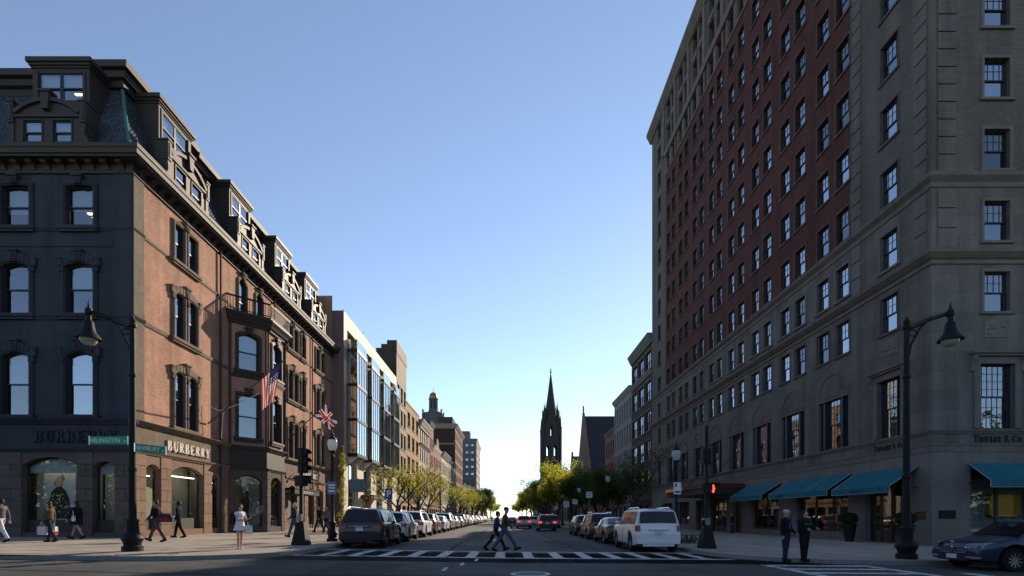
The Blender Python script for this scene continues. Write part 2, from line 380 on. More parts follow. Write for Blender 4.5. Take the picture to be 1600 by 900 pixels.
def disc(name, x, y, r, m, m2):
    b = MB(); n = 20
    b.lathe([(r, .004), (r * .97, .008), (r * .8, .008), (r * .79, .004), (.001, .004)], n, (x, y, G(x)))
    o = b.build(name, m, None); return o
mh = thing('manhole_cover', (.62, 12.75, 0), 'round iron manhole cover with painted pale rim in the road, bottom centre', 'manhole cover')
b = MB().lathe([(.5, .0), (.5, .012), (.40, .012), (.40, .006)], 24); b.build('rim', M_['paint'], mh, False)
b = MB().lathe([(.40, .0), (.40, .007), (.001, .009)], 24); b.build('lid', M_['iron'], mh, False)

# patches of newer asphalt and tar seams
pm = mat('newer_asphalt', (.034, .034, .035), .85, .3, var=.2, vscale=2, bump=.5, bscale=90); tm = mat('tar_seam', (.018, .018, .018), .95, .05)
for x0, x1, y0, y1 in ((-4.8, -2.9, 9.5, 15.2), (2.2, 4.4, 23.5, 31), (-2.6, -.9, 33, 44), (4.0, 9.5, 8.6, 10.2)): sheet('asphalt_patch', [(x0, x1, y0, y1)], .002, pm, road)
def seam(pts, w=.05):
    b = MB(); A, B = [], []
    for i in range(len(pts) - 1):
        (xa, ya), (xb, yb) = pts[i], pts[i + 1]
        for k in range(8):
            t = k / 8; x, y = xa + (xb - xa) * t + rnd.uniform(-.05, .05), ya + (yb - ya) * t + rnd.uniform(-.05, .05); L_ = math.hypot(xb - xa, yb - ya); nx, ny = -(yb - ya) / L_ * w, (xb - xa) / L_ * w
            A.append((x - nx, y - ny, G(x) + .0035)); B.append((x + nx, y + ny, G(x) + .0035))
    b.strip(A, B); b.build('tar_seam', tm, road)
seam([(-14, 12.2), (-6, 11.8), (3, 12.5), (12, 12.0)]); seam([(-2.2, 16), (-2.4, 26), (-2.0, 40), (-2.3, 70)]); seam([(3.2, 22), (3.0, 40), (3.3, 60)], .04); seam([(-7, 23.5), (-3, 24), (2, 23.6), (7, 24.2)], .04); seam([(-11, 9.4), (-2, 9.8), (8, 9.3)], .04)
# ------------------------------------------------------------------ facade helpers
def arch_pts(w, h, rise, n=8):
    if rise <= 0: return [(-w / 2, h), (w / 2, h)]
    c = w / 2; r = (c * c + rise * rise) / (2 * rise); cz = h - r; a = math.asin(min(1, c / r))
    if rise > c: a = math.pi - a
    return [(r * math.sin(-a + 2 * a * i / n), cz + r * math.cos(-a + 2 * a * i / n)) for i in range(n + 1)]
def wall(parent, fr, u0, u1, z0, z1, ops, m, depth=.3, name='wall', reveal=None):
    b = MB(); us = {u0, u1}; zs = {z0, z1}
    for o in ops: us |= {o[0], o[1]}; zs |= {o[2], o[3]}
    us = sorted(q for q in us if u0 <= q <= u1); zs = sorted(q for q in zs if z0 <= q <= z1)
    for ua, ub in zip(us, us[1:]):
        run = None
        for za, zb in list(zip(zs, zs[1:])) + [(None, None)]:
            solid = za is not None and not any(o[0] < (ua + ub) / 2 < o[1] and o[2] < (za + zb) / 2 < o[3] for o in ops)
            if solid:
                run = (run[0], zb) if run else (za, zb)
            elif run:
                b.quad((ua, 0, run[0]), (ub, 0, run[0]), (ub, 0, run[1]), (ua, 0, run[1])); run = None
    mi = 1 if reveal else 0
    for o in ops:
        ua, ub, za, zb = o[:4]; rise = o[4] if len(o) > 4 else 0; uc = (ua + ub) / 2; w = ub - ua
        ap = [(uc + x, za + z) for x, z in arch_pts(w, zb - za, rise)]
        out = [(ua, za)] + ap + [(ub, za)]
        b.strip([(x, 0, z) for x, z in out], [(x, depth, z) for x, z in out], mi)
        b.quad((ua, 0, za), (ub, 0, za), (ub, depth, za), (ua, depth, za), mi)
        if rise > 0:
            h = len(ap) // 2
            b.add([(ua, 0, zb)] + [(x, 0, z) for x, z in ap[:h + 1]], [(0, i, i + 1) for i in range(1, h + 1)])
            b.add([(ub, 0, zb)] + [(x, 0, z) for x, z in ap[h:]], [(0, i, i + 1) for i in range(1, len(ap) - h)])
    return b.build(name, [m, reveal] if reveal else m, parent, fr)
def band(b, inn, out, d0, d1, mi=0):
    b.strip([(x, d0, z) for x, z in inn], [(x, d0, z) for x, z in out], mi)
    b.strip([(x, d0, z) for x, z in out], [(x, d1, z) for x, z in out], mi)
    b.strip([(x, d1, z) for x, z in inn], [(x, d0, z) for x, z in inn], mi)
    for k in (0, -1):
        b.quad((inn[k][0], d0, inn[k][1]), (out[k][0], d0, out[k][1]), (out[k][0], d1, out[k][1]), (inn[k][0], d1, inn[k][1]), mi)
WC = {}
def win_parts(w, h, rise=0, top=(0, 0), bot=(0, 0), t=.055, mid=.5, mull=0):
    key = (round(w, 2), round(h, 2), round(rise, 2), top, bot, t, mid, mull)
    if key in WC: return WC[key]
    f = MB()
    out = [(-w / 2, 0)] + arch_pts(w, h, rise) + [(w / 2, 0)]
    inn = [(-w / 2 + t, t)] + arch_pts(w - 2 * t, h - t, max(rise - t * .3, 0) if rise else 0) + [(w / 2 - t, t)]
    band(f, inn, out, 0, .09); f.box(-w / 2, w / 2, 0, .09, 0, t)
    zm = h * mid; iw = w / 2 - t
    if mid: f.box(-iw, iw, -.004, .07, zm - t * .5, zm + t * .6)
    lo, hi = (t, zm) if mid else (t, h - t)
    def munt(z0, z1, c, r, d):
        g = .011
        for i in range(1, c): x = -iw + 2 * iw * i / c; f.box(x - g, x + g, d, d + .03, z0, z1)
        for k in range(1, r): z = z0 + (z1 - z0) * k / r; f.box(-iw, iw, d + .003, d + .027, z - g, z + g)
    if top[0]: munt(zm, h - t, top[0], top[1], .012)
    if bot[0]: munt(lo, zm, bot[0], bot[1], .045)
    if mull: f.box(-mull / 2, mull / 2, -.02, .09, t, h - t)
    pu = MB(); ap = arch_pts(w - t, h - t * .5, max(rise - .01, 0) if rise else 0); z0 = zm if mid else t * .5
    pu.add([(-w / 2 + t / 2, .03, z0)] + [(x, .03, z) for x, z in ap] + [(w / 2 - t / 2, .03, z0)], [tuple(range(len(ap) + 2))])
    pl = None
    if mid:
        pl = MB(); pl.quad((-iw - .01, .062, t * .5), (iw + .01, .062, t * .5), (iw + .01, .062, zm), (-iw - .01, .062, zm))
    WC[key] = (f, pu, pl, {})
    return WC[key]
def blind_mb(w, h, rise, k):
    b = MB(); ap = arch_pts(w - .1, h - .04, max(rise - .01, 0) if rise else 0); z0 = h * (1 - k)
    zt = ap[0][1]
    if z0 > zt - .05: z0 = zt - .05
    b.add([(ap[0][0], .17, z0)] + [(x, .17, z) for x, z in ap] + [(ap[-1][0], .17, z0)], [tuple(range(len(ap) + 2))])
    return b
def window(parent, fr, u, z, w, h, rise=0, top=(0, 0), bot=(0, 0), deep=.2, blind=0, mid=.5, t=.055, fm='frame', gm='glass', mull=0, joined=False, bm='blind', d0=0):
    f, pu, pl, cache = win_parts(w, h, rise, top, bot, t, mid, mull)
    loc = Vector(fr(u, deep + d0, z)) - wloc(parent)
    if joined:
        key = ('j', fm, gm, blind, bm)
        if key not in cache:
            j = MB(); j.add(f.v, f.f, 0); j.add(pu.v, pu.f, 1)
            if pl: j.add(pl.v, pl.f, 1)
            if blind: bb = blind_mb(w, h, rise, blind); j.add(bb.v, bb.f, 2)
            cache[key] = j.mesh('window', [M_[fm], M_[gm], M_[bm]])
        return inst('window', cache[key], parent, loc, fr.rz)
    if fm not in cache: cache[fm] = f.mesh('window', M_[fm])
    if ('g', gm) not in cache: cache[('g', gm)] = (pu.mesh('pane', M_[gm]), pl.mesh('pane', M_[gm]) if pl else None)
    o = inst('window', cache[fm], parent, loc, fr.rz)
    a, c = cache[('g', gm)]; inst('pane', a, o, (0, 0, 0))
    if c: inst('pane', c, o, (0, 0, 0))
    if blind:
        key = ('b', blind, bm)
        if key not in cache: cache[key] = blind_mb(w, h, rise, blind).mesh('blind', M_[bm])
        inst('blind', cache[key], o, (0, 0, 0))
    return o
def lmould(parent, name, prof, m, xe, ye, cx, cy, s):
    # profile of (outward, z), swept along the cross-street front and round the corner down the side street
    n = len(prof); A = [(xe, cy - o, z) for o, z in prof]; B = [(cx + s * o, cy - o, z) for o, z in prof]; C = [(cx + s * o, ye, z) for o, z in prof]
    b = MB(); b.strip(A, B); b.strip(B, C); b.add(A, [tuple(range(n))]); b.add(C, [tuple(range(n - 1, -1, -1))])
    return b.build(name, m, parent)
def mould(parent, name, prof, m, fr, u0, u1):
    n = len(prof); A = [(u0, -o, z) for o, z in prof]; B = [(u1, -o, z) for o, z in prof]
    b = MB(); b.strip(A, B); b.add(A, [tuple(range(n))]); b.add(B, [tuple(range(n - 1, -1, -1))])
    return b.build(name, m, parent, fr)
def corn(z0, z1, o, steps=3):    # stepped cornice profile between two heights
    p = [(0, z0)]
    for i in range(steps):
        zz = z0 + (z1 - z0) * (i + .0) / steps; oo = o * (i + 1) / steps
        p += [(oo * .8, zz + .001), (oo, zz + (z1 - z0) / steps * .6)]
    return p + [(o, z1 - .001), (0, z1)]
def blocks(parent, fr, u0, u1, z0, z1, ops, mats, ch=.62, bl=1.05, proud=.035, name='stone_block', joint=.012):
    nc = max(1, round((z1 - z0) / ch)); ch = (z1 - z0) / nc
    for k in range(nc):
        za, zb = z0 + k * ch, z0 + (k + 1) * ch
        segs = [(u0, u1)]
        for o in ops:
            if o[2] < zb - .02 and o[3] > za + .02:
                ns = []
                for a, c in segs:
                    if o[1] <= a or o[0] >= c: ns.append((a, c)); continue
                    if o[0] > a: ns.append((a, o[0]))
                    if o[1] < c: ns.append((o[1], c))
                segs = [q for q in ns if q[1] - q[0] > .12]
        for a, c in segs:
            n = max(1, round((c - a) / bl)); cuts = [a]
            if n == 1: cuts = [a, c] if (k % 2 == 0 or c - a < .7) else [a, a + (c - a) * .56, c]
            else:
                w = (c - a) / n; off = .5 * w if k % 2 else 0
                cuts = [a] + [a + off + i * w for i in range(0 if off else 1, n)] + [c]
            for q, r in zip(cuts, cuts[1:]):
                p = proud + rnd.uniform(-.004, .006)
                MB().box(q + joint, r - joint, -p, .05, za + joint, zb - joint).build(name, rnd.choice(mats), parent, fr)
# ------------------------------------------------------------------ serif lettering, stroke by stroke
def letter_mb(ch, d=.05):
    b = MB(); T, t, s = .2, .085, .06         # thick, thin, serif height; cap height 1
    def box(x0, x1, z0, z1): b.box(x0, x1, -d, 0, z0, z1)
    def stem(x, w=T, z0=0, z1=1, se=True):
        box(x, x + w, z0, z1)
        if se: box(x - .08, x + w + .08, z0, z0 + s); box(x - .08, x + w + .08, z1 - s, z1)
    def arc(cx, cz, rx, rz, a0, a1, w=T, wt=t):
        n = 9; ii, oo = [], []
        for i in range(n + 1):
            a = R(a0 + (a1 - a0) * i / n); c, q = math.cos(a), math.sin(a); k = wt + (w - wt) * abs(c)
            oo.append((cx + rx * c, cz + rz * q)); ii.append((cx + (rx - k) * c, cz + (rz - (wt + (k - wt) * .3)) * q))
        band(b, ii, oo, -d, 0)
    def diag(x0, z0, x1, z1, w): b.prism([(x0 - w / 2, z0), (x0 + w / 2, z0), (x1 + w / 2, z1), (x1 - w / 2, z1)], -d, 0)
    W = .8
    if ch in 'BRPE':
        stem(.1)
        if ch in 'BRP': box(.3, .5, 1 - t, 1); box(.3, .5, .5, .5 + t); arc(.48, .75, .24, .25, 90, -90)
        if ch == 'B': box(.3, .52, 0, t); arc(.5, .27, .28, .27, 90, -90)
        if ch == 'R': diag(.45, .5, .78, 0, T * .95); box(.66, .95, 0, s)
        if ch == 'E': box(.3, .78, 0, t); box(.3, .75, 1 - t, 1); box(.3, .6, .48, .56); box(.7, .78, 0, .24); box(.68, .75, .78, 1); box(.55, .62, .4, .64)
        W = .95
    elif ch == 'U': box(.1, .3, .3, 1); box(.0, .4, 1 - s, 1); box(.72, .8, .3, 1); box(.62, .92, 1 - s, 1); arc(.45, .32, .35, .32, 180, 360, .2); W = 1.0
    elif ch == 'Y': diag(.42, .45, .12, 1, T); diag(.46, .45, .8, 1, t); stem(.35, T, 0, .47, False); box(.22, .68, 0, s); box(-.02, .3, 1 - s, 1); box(.65, .95, 1 - s, 1); W = .95
    elif ch == 'T': stem(.35, T, 0, 1, False); box(.0, .9, 1 - t, 1); box(.22, .68, 0, s); box(0, .07, .75, 1); box(.83, .9, .75, 1); W = .95
    elif ch == 'I': stem(.1); W = .45
    elif ch == 'F': stem(.1); box(.3, .75, 1 - t, 1); box(.3, .6, .46, .54); box(.68, .75, .78, 1); box(.55, .62, .38, .62); W = .85
    elif ch == 'A': diag(.1, 0, .44, 1, t); diag(.78, 0, .46, 1, T); box(.22, .66, .3, .3 + t); box(-.05, .25, 0, s); box(.6, .98, 0, s); W = 1.0
    elif ch == 'N': box(.12, .2, 0, 1); diag(.18, 1, .78, 0, T); box(.76, .84, 0, 1); box(0, .32, 0, s); box(.64, .96, 1 - s, 1); W = 1.02
    elif ch == 'C': arc(.5, .5, .45, .5, 50, 310); box(.76, .83, .66, .92); W = .95
    elif ch == 'O': arc(.5, .5, .48, .5, 0, 360); W = 1.05
    elif ch == '&': arc(.4, .75, .22, .25, -60, 240, .12); arc(.4, .28, .34, .28, 60, 330, .16); diag(.3, .62, .85, 0, .15); W = .95
    elif ch == '.': box(.05, .22, 0, .17); W = .3
    return b, W
def lettering(parent, fr, text, u0, z0, h, m, width=None, d=.05, sp=.14, rev=False, dd=-.0, small=None):
    x = 0; gl = []
    for i, ch in enumerate(text):
        if ch == ' ': x += .45; continue
        k = 1 if (small is None or i in small) else .76
        b, W = letter_mb(ch, d / h); gl.append((b, x, k)); x += (W + sp) * k
    fx = (width / (x * h)) if width else 1
    for b, xo, k in gl:
        q = MB()
        for f in [None]: q.add([((xo + p[0] * k) * h * fx, p[1] * h + dd, p[2] * h * k) for p in b.v], b.f)
        q.v = [((u0 + (-p[0] if rev else p[0])), p[1], z0 + p[2]) for p in q.v]
        q.build('letter', m, parent, fr)
def text_mesh(txt, size, m, extrude=.004):
    cu = bpy.data.curves.new('t', 'FONT'); cu.body = txt; cu.size = size; cu.extrude = extrude; cu.align_x = 'CENTER'; cu.align_y = 'CENTER'; cu.resolution_u = 2
    TS = bpy.data.scenes.new('t'); o = bpy.data.objects.new('t', cu); TS.collection.objects.link(o); TS.view_layers[0].update(); dg = TS.view_layers[0].depsgraph
    me = bpy.data.meshes.new_from_object(o.evaluated_get(dg)); me.name = 'lettering'; me.materials.clear(); me.materials.append(m)
    bpy.data.objects.remove(o); bpy.data.curves.remove(cu); bpy.data.scenes.remove(TS)
    return me
# ------------------------------------------------------------------ the brownstone corner shop building on the left
XL, Y0, YE = -18.2, 25.0, 53.9
shop = thing('shop_building', (XL, Y0, .3), 'brick and brownstone corner shop building with slate mansard roof and dormers, on the left', 'building')
FF = Fr(XL, Y0, ang=0); FL = Fr(XL, Y0, ang=R(90))
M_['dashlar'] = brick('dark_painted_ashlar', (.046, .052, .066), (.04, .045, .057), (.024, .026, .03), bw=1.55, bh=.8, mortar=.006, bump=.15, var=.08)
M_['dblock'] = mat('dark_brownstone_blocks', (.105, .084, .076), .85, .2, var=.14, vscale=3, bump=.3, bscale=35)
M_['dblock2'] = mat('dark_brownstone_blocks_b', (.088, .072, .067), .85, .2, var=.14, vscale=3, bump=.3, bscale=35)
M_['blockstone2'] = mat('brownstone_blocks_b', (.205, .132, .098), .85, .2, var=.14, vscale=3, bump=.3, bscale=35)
M_['shopwall'] = mat('pale_shop_lining', (.42, .44, .36), .9, .1)
M_['paper'] = mat('frosted_film', (.34, .39, .41), .8, .2, var=.25, vscale=18)
FLOORS = [(15.6, 17.6, .06), (11.33, 13.8, .14), (6.4, 9.45, .2)]
# --- cross-street front
FCOL = [-2.58, -5.7, -8.82, -11.94]
UL = -14.0
opsF = [(u - .68, u + .68, a, c, r) for u in FCOL for a, c, r in FLOORS]
gF = [(-5.43, -2.7, .67, 4.36, .42), (-1.95, -.88, .67, 4.15, .27), (-9.3, -6.6, .67, 4.36, .42), (-13.2, -10.5, .67, 4.36, .42)]
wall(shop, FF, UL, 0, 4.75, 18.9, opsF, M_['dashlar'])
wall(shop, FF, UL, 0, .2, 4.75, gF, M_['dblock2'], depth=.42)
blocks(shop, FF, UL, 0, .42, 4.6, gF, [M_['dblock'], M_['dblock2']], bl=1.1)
blinds = [0.55, .52, .5, .6, .5, .55, .52, .5, .5, .5, .5, .5]; bi = 0
SUR = {}
def surround(parent, fr, u, z, w, h, rise, style, m, pair=None):
    key = (w, h, rise, style, m.name, pair)
    if key not in SUR:
        b = MB(); j = .2; ws = [0] if not pair else [-pair / 2, pair / 2]
        for x in ws:
            inn = [(x + p, q) for p, q in [(-w / 2, 0)] + arch_pts(w, h, rise) + [(w / 2, 0)]]
            out = [(x + p, q) for p, q in [(-w / 2 - j, 0)] + arch_pts(w + 2 * j, h + j, rise * 1.15) + [(w / 2 + j, 0)]]
            band(b, inn, out, -.09, 0)
            inn2 = [(x + p, q) for p, q in [(-w / 2 - .06, .0)] + arch_pts(w + .12, h + .06, rise) + [(w / 2 + .06, .0)]]
            out2 = [(x + p, q) for p, q in [(-w / 2 - .13, .0)] + arch_pts(w + .26, h + .13, rise) + [(w / 2 + .13, .0)]]
            band(b, inn2, out2, -.12, -.085)
        W = w + (pair or 0)
        if style:
            zc = h - rise
            for sx in (-1, 1):
                for x in ws:
                    b.box(x + sx * (w / 2 + .15) - .13, x + sx * (w / 2 + .15) + .13, -.13, 0, zc - .28, zc - .02)
                    for q in range(3): b.box(x + sx * (w / 2 + .15) - .14, x + sx * (w / 2 + .15) + .14, -.15, 0, zc - .08 - q * .1, zc - .04 - q * .1)
                ex = sx * (W / 2 + .25)
                b.box(ex - .12, ex + .12, -.15, 0, zc, h + .18)
                b.box(ex - .14, ex + .14, -.18, 0, h + .18, h + .26)
                # voussoirs stepping up towards the keystone
                n = 4
                for i in range(n):
                    x0 = sx * (W / 2 + .2) * (1 - (i + .1) / (n + .6)); x1 = sx * (W / 2 + .2) * (1 - (i + .9) / (n + .6))
                    b.prism([(x0, h + .04), (x1, h + .06), (x1 - sx * .02, h + .3 + .07 * i), (x0 + sx * .04, h + .26 + .07 * i)], -.11 - .015 * i, 0)
        b.box(-W / 2 - .32, W / 2 + .32, -.2, 0, -.16, -.003); b.box(-W / 2 - .26, W / 2 + .26, -.14, 0, -.28, -.163)
        k = MB(); zt = h + (.52 if style else .36)
        k.prism([(-.13, h + .03), (.13, h + .03), (.2, zt), (-.2, zt)], -.2, -.01)
        for q in (-.07, 0, .07): k.box(q - .018, q + .018, -.222, -.2, h + .06, zt - .06)
        k.box(-.26, .26, -.26, 0, zt, zt + .1)
        SUR[key] = (b.mesh('surround', m), k.mesh('keystone', m))
    a, k = SUR[key]; o = inst('surround', a, parent, Vector(fr(u, 0, z)) - wloc(parent), fr.rz); inst('keystone', k, o, (0, 0, 0))
    return o
for u in FCOL:
    for fi, (a, c, r) in enumerate(FLOORS):
        window(shop, FF, u, a, 1.36, c - a, r, blind=(.55, .52, .5, .62, 0, .48, .7, .5, .35, .5, .8, .45)[bi % 12], deep=.12, t=.055, bm='paper' if fi == 2 else 'blind', gm=('glass3', 'glass3', 'glass', 'glass3', 'glass3', 'glass3')[bi % 6]); bi += 1
        surround(shop, FF, u, a, 1.36, round(c - a, 2), r, fi > 0, M_['dashlar'])
# --- side-street facade
pairs = [(4.1, .78, 1.2), (18.75, .78, 1.15), (25.1, .82, 1.3)]      # centre, light width, spacing
single = 20.95
opsL = []
for (u, w, g) in pairs:
    for x in (-g / 2, g / 2): opsL += [(u + x - w / 2, u + x + w / 2, a, c, r * .8) for a, c, r in FLOORS]
opsL += [(single - .4, single + .4, a, c, r * .8) for a, c, r in FLOORS]
opsL += [(u - .5, u + .5, 14.95, 17.75, .3) for u in (10.35, 12.75)]
wall(shop, FL, 0, YE - Y0, 5.95, 18.9, opsL, M_['brickL'], depth=.3, reveal=M_['trim'])
gL = [(.9, 2.0, .75, 4.15, .27), (2.85, 5.85, .75, 4.3, .42), (6.7, 7.75, .75, 4.15, .27), (14.95, 17.0, .3, 4.2, .5), (17.8, 19.6, .75, 4.1, .35), (20.4, 21.3, .75, 4.1, .2), (22.1, 23.6, .75, 4.1, .3), (24.4, 26.0, .75, 4.1, .3), (26.8, 27.9, .75, 4.1, .2)]
wall(shop, FL, 0, YE - Y0, .2, 4.7, gL, M_['blockstone2'], depth=.42)
blocks(shop, FL, .0, 8.5, .45, 4.6, gL, [M_['blockstone'], M_['blockstone2']], bl=.95)
blocks(shop, FL, 14.9, YE - Y0, .45, 4.6, gL, [M_['blockstone'], M_['blockstone2']], bl=.95)
wall(shop, FL, 0, YE - Y0, 4.7, 5.95, [], M_['brownstone'], name='sign_frieze')
MB().box(0, .72, -.05, .02, 6.2, 18.15).build('corner_pilaster', M_['brownstone'], shop, FL)
MB().box(-.9, -.0, -.05, .02, 6.2, 18.15).build('corner_pilaster', M_['dashlar'], shop, FF)
for (u, w, g) in pairs:
    for fi, (a, c, r) in enumerate(FLOORS):
        for x in (-g / 2, g / 2): window(shop, FL, u + x, a, w, c - a, r * .8, deep=.08, blind=rnd.choice((0, .5, .45, .55)), t=.05)
        surround(shop, FL, u, a, w, round(c - a, 2), r * .8, fi > 0, M_['brownstone'], pair=g)
for fi, (a, c, r) in enumerate(FLOORS):
    window(shop, FL, single, a, .8, c - a, r * .8, deep=.08, blind=.5, t=.05); surround(shop, FL, single, a, .8, round(c - a, 2), r * .8, fi > 0, M_['brownstone'])
for u in (10.35, 12.75):
    window(shop, FL, u, 14.95, 1.0, 2.8, .3, deep=.08, blind=.7, t=.06, mid=.45); surround(shop, FL, u, 14.95, 1.0, 2.8, .3, False, M_['brownstone'])
# string courses on both fronts
XW = XL + UL
for z0, z1, o in ((15.38, 15.57, .1), (11.05, 11.3, .13)):
    lmould(shop, 'string_course', corn(z0, z1, o, 2), M_['dashlar'], XW, Y0 + .74, XL, Y0, 1)
    mould(shop, 'string_course', corn(z0 + .02, z1 - .02, o * .45, 1), M_['brownstone'], FL, .74, YE - Y0)
mould(shop, 'string_course', corn(14.62, 14.9, .05, 1), M_['dashlar'], FF, UL, -.95)
mould(shop, 'shop_cornice', corn(5.95, 6.2, .3), M_['brownstone'], FL, -.3, 8.6); mould(shop, 'shop_cornice', corn(5.95, 6.2, .3), M_['brownstone'], FL, 15.0, YE - Y0)
mould(shop, 'shop_cornice', corn(5.95, 6.2, .296), M_['dashlar'], FF, UL, .29)
mould(shop, 'shop_moulding', corn(4.6, 4.78, .16, 2), M_['blockstone'], FL, -.16, 8.6); mould(shop, 'shop_moulding', corn(4.6, 4.78, .16, 2), M_['blockstone'], FL, 15.0, YE - Y0)
mould(shop, 'shop_moulding', corn(4.6, 4.78, .156, 2), M_['dashlar'], FF, UL, .15)
mould(shop, 'plinth', [(0, .2), (.09, .2), (.09, .42), (0, .46)], M_['blockstone2'], FL, 0, YE - Y0)
mould(shop, 'plinth', [(0, .2), (.088, .2), (.088, .42), (0, .46)], M_['dblock'], FF, UL, 0)
# main cornice with brackets
lmould(shop, 'cornice', [(0, 18.14), (.1, 18.16), (.1, 18.28), (.05, 18.3), (.05, 18.64), (.58, 18.66), (.6, 18.74), (.68, 18.76), (.71, 18.97), (.75, 18.99), (.78, 19.17), (.7, 19.22), (-.6, 19.34)], M_['trim'], XW, YE + .3, XL, Y0, 1)
br = MB(); br.prism([(0, 18.3), (-.1, 18.31), (-.14, 18.42), (-.2, 18.5), (-.3, 18.53), (-.36, 18.57), (-.38, 18.64), (0, 18.64)], -.15, .15, ax='x')
br_me = br.mesh('bracket', M_['trim'])
for i in range(18): inst('bracket', br_me, shop, Vector(FF(-.5 - i * .72, 0, 0)) - wloc(shop), 0)
for i in range(41): inst('bracket', br_me, shop, Vector(FL(.5 + i * .7, 0, 0)) - wloc(shop), R(90))
# mansard: curved slate faces meeting in a hip at the corner
MAN = [(.15, 19.25), (.42, 19.75), (.72, 20.35), (1.1, 21.2), (1.45, 22.2), (1.8, 23.3), (2.05, 24.1)]
ZEND = YE - .6
b = MB()
b.strip([(XW, Y0 + d, z) for d, z in MAN], [(XL - d, Y0 + d, z) for d, z in MAN]); b.strip([(XL - d, Y0 + d, z) for d, z in MAN], [(XL - d, ZEND, z) for d, z in MAN])
b.quad((XW, Y0 + 2.05, 24.1), (XL - 2.05, Y0 + 2.05, 24.1), (XL - 2.05, ZEND, 24.1), (XW, ZEND, 24.1))
b.add([(XL - d, ZEND, z) for d, z in MAN] + [(XW, ZEND, 24.1), (XW, ZEND, 19.25)], [tuple(range(len(MAN) + 2))])
roof = b.build('roof', M_['slate'], shop)
def man_d(z):
    for (d0, z0), (d1, z1) in zip(MAN, MAN[1:]):
        if z <= z1: return d0 + (d1 - d0) * (z - z0) / (z1 - z0)
    return MAN[-1][0]
SL = [mat('slate_tile_%d' % i, tuple(c * k for c in (.07, .084, .108)), .5, .4, var=.2, vscale=6) for i, k in enumerate((.75, 1, 1.25))]
for FX, ua, ub, sgn in ((FF, UL, 0, -1), (FL, 0, YE - Y0 - .6, 1)):
    b = MB(); zz = 19.4; row = 0
    while zz < 23.9:
        d0, d1 = man_d(zz), man_d(zz + .2); lo, hi = (ua, -d0) if sgn < 0 else (d0, ub)
        u = lo + (.11 if row % 2 else 0)
        while u + .2 < hi:
            e = .035; w = .2
            b.add([(u + .006, d0 - e, zz + .05), (u + .06, d0 - e - .004, zz), (u + w - .06, d0 - e - .004, zz), (u + w - .006, d0 - e, zz + .05), (u + w - .006, d1 - .008, zz + .2), (u + .006, d1 - .008, zz + .2)],
                  [(0, 1, 2, 3, 4, 5)], rnd.randrange(3))
            u += .21
        zz += .16; row += 1
    b.build('slate_tiles', SL, shop, FX, kind='stuff')
hip = [(XL - d + .02, Y0 + d - .02, z + .03) for d, z in MAN]
MB().tube(hip, .09, 8).build('copper_hip', M_['copper'], roof)
MB().tube([(XL - d + .03, 32.6, z + .02) for d, z in MAN], .1, 8).build('copper_hip', M_['copper'], roof)
mould(shop, 'copper_flashing', [(-.2, 19.32), (-.05, 19.3), (-.06, 19.42), (-.34, 19.62)], M_['copper'], FF, UL, -.3)
mould(shop, 'copper_flashing', [(-.2, 19.32), (-.05, 19.3), (-.06, 19.4), (-.3, 19.55)], M_['copper'], FL, .3, YE - Y0 - .6)
CR = [(-1.9, 24.6), (-1.8, 24.62), (-1.78, 24.95), (-1.6, 25.0), (-1.5, 25.25), (-1.3, 25.3), (-1.25, 25.6), (-1.9, 25.66), (-3.2, 25.66)]
CR = [(o, z - .7) for o, z in CR]
lmould(shop, 'roof_crown', CR, M_['trim'], XL - 5.9, 32.6, XL, Y0, 1)
mould(shop, 'roof_crown', [(o, z - .25) for o, z in CR], M_['trim'], FL, 7.6, YE - Y0 - .5)
mould(shop, 'roof_crown', [(o, z - .45) for o, z in CR], M_['trim'], FF, UL, -5.95)
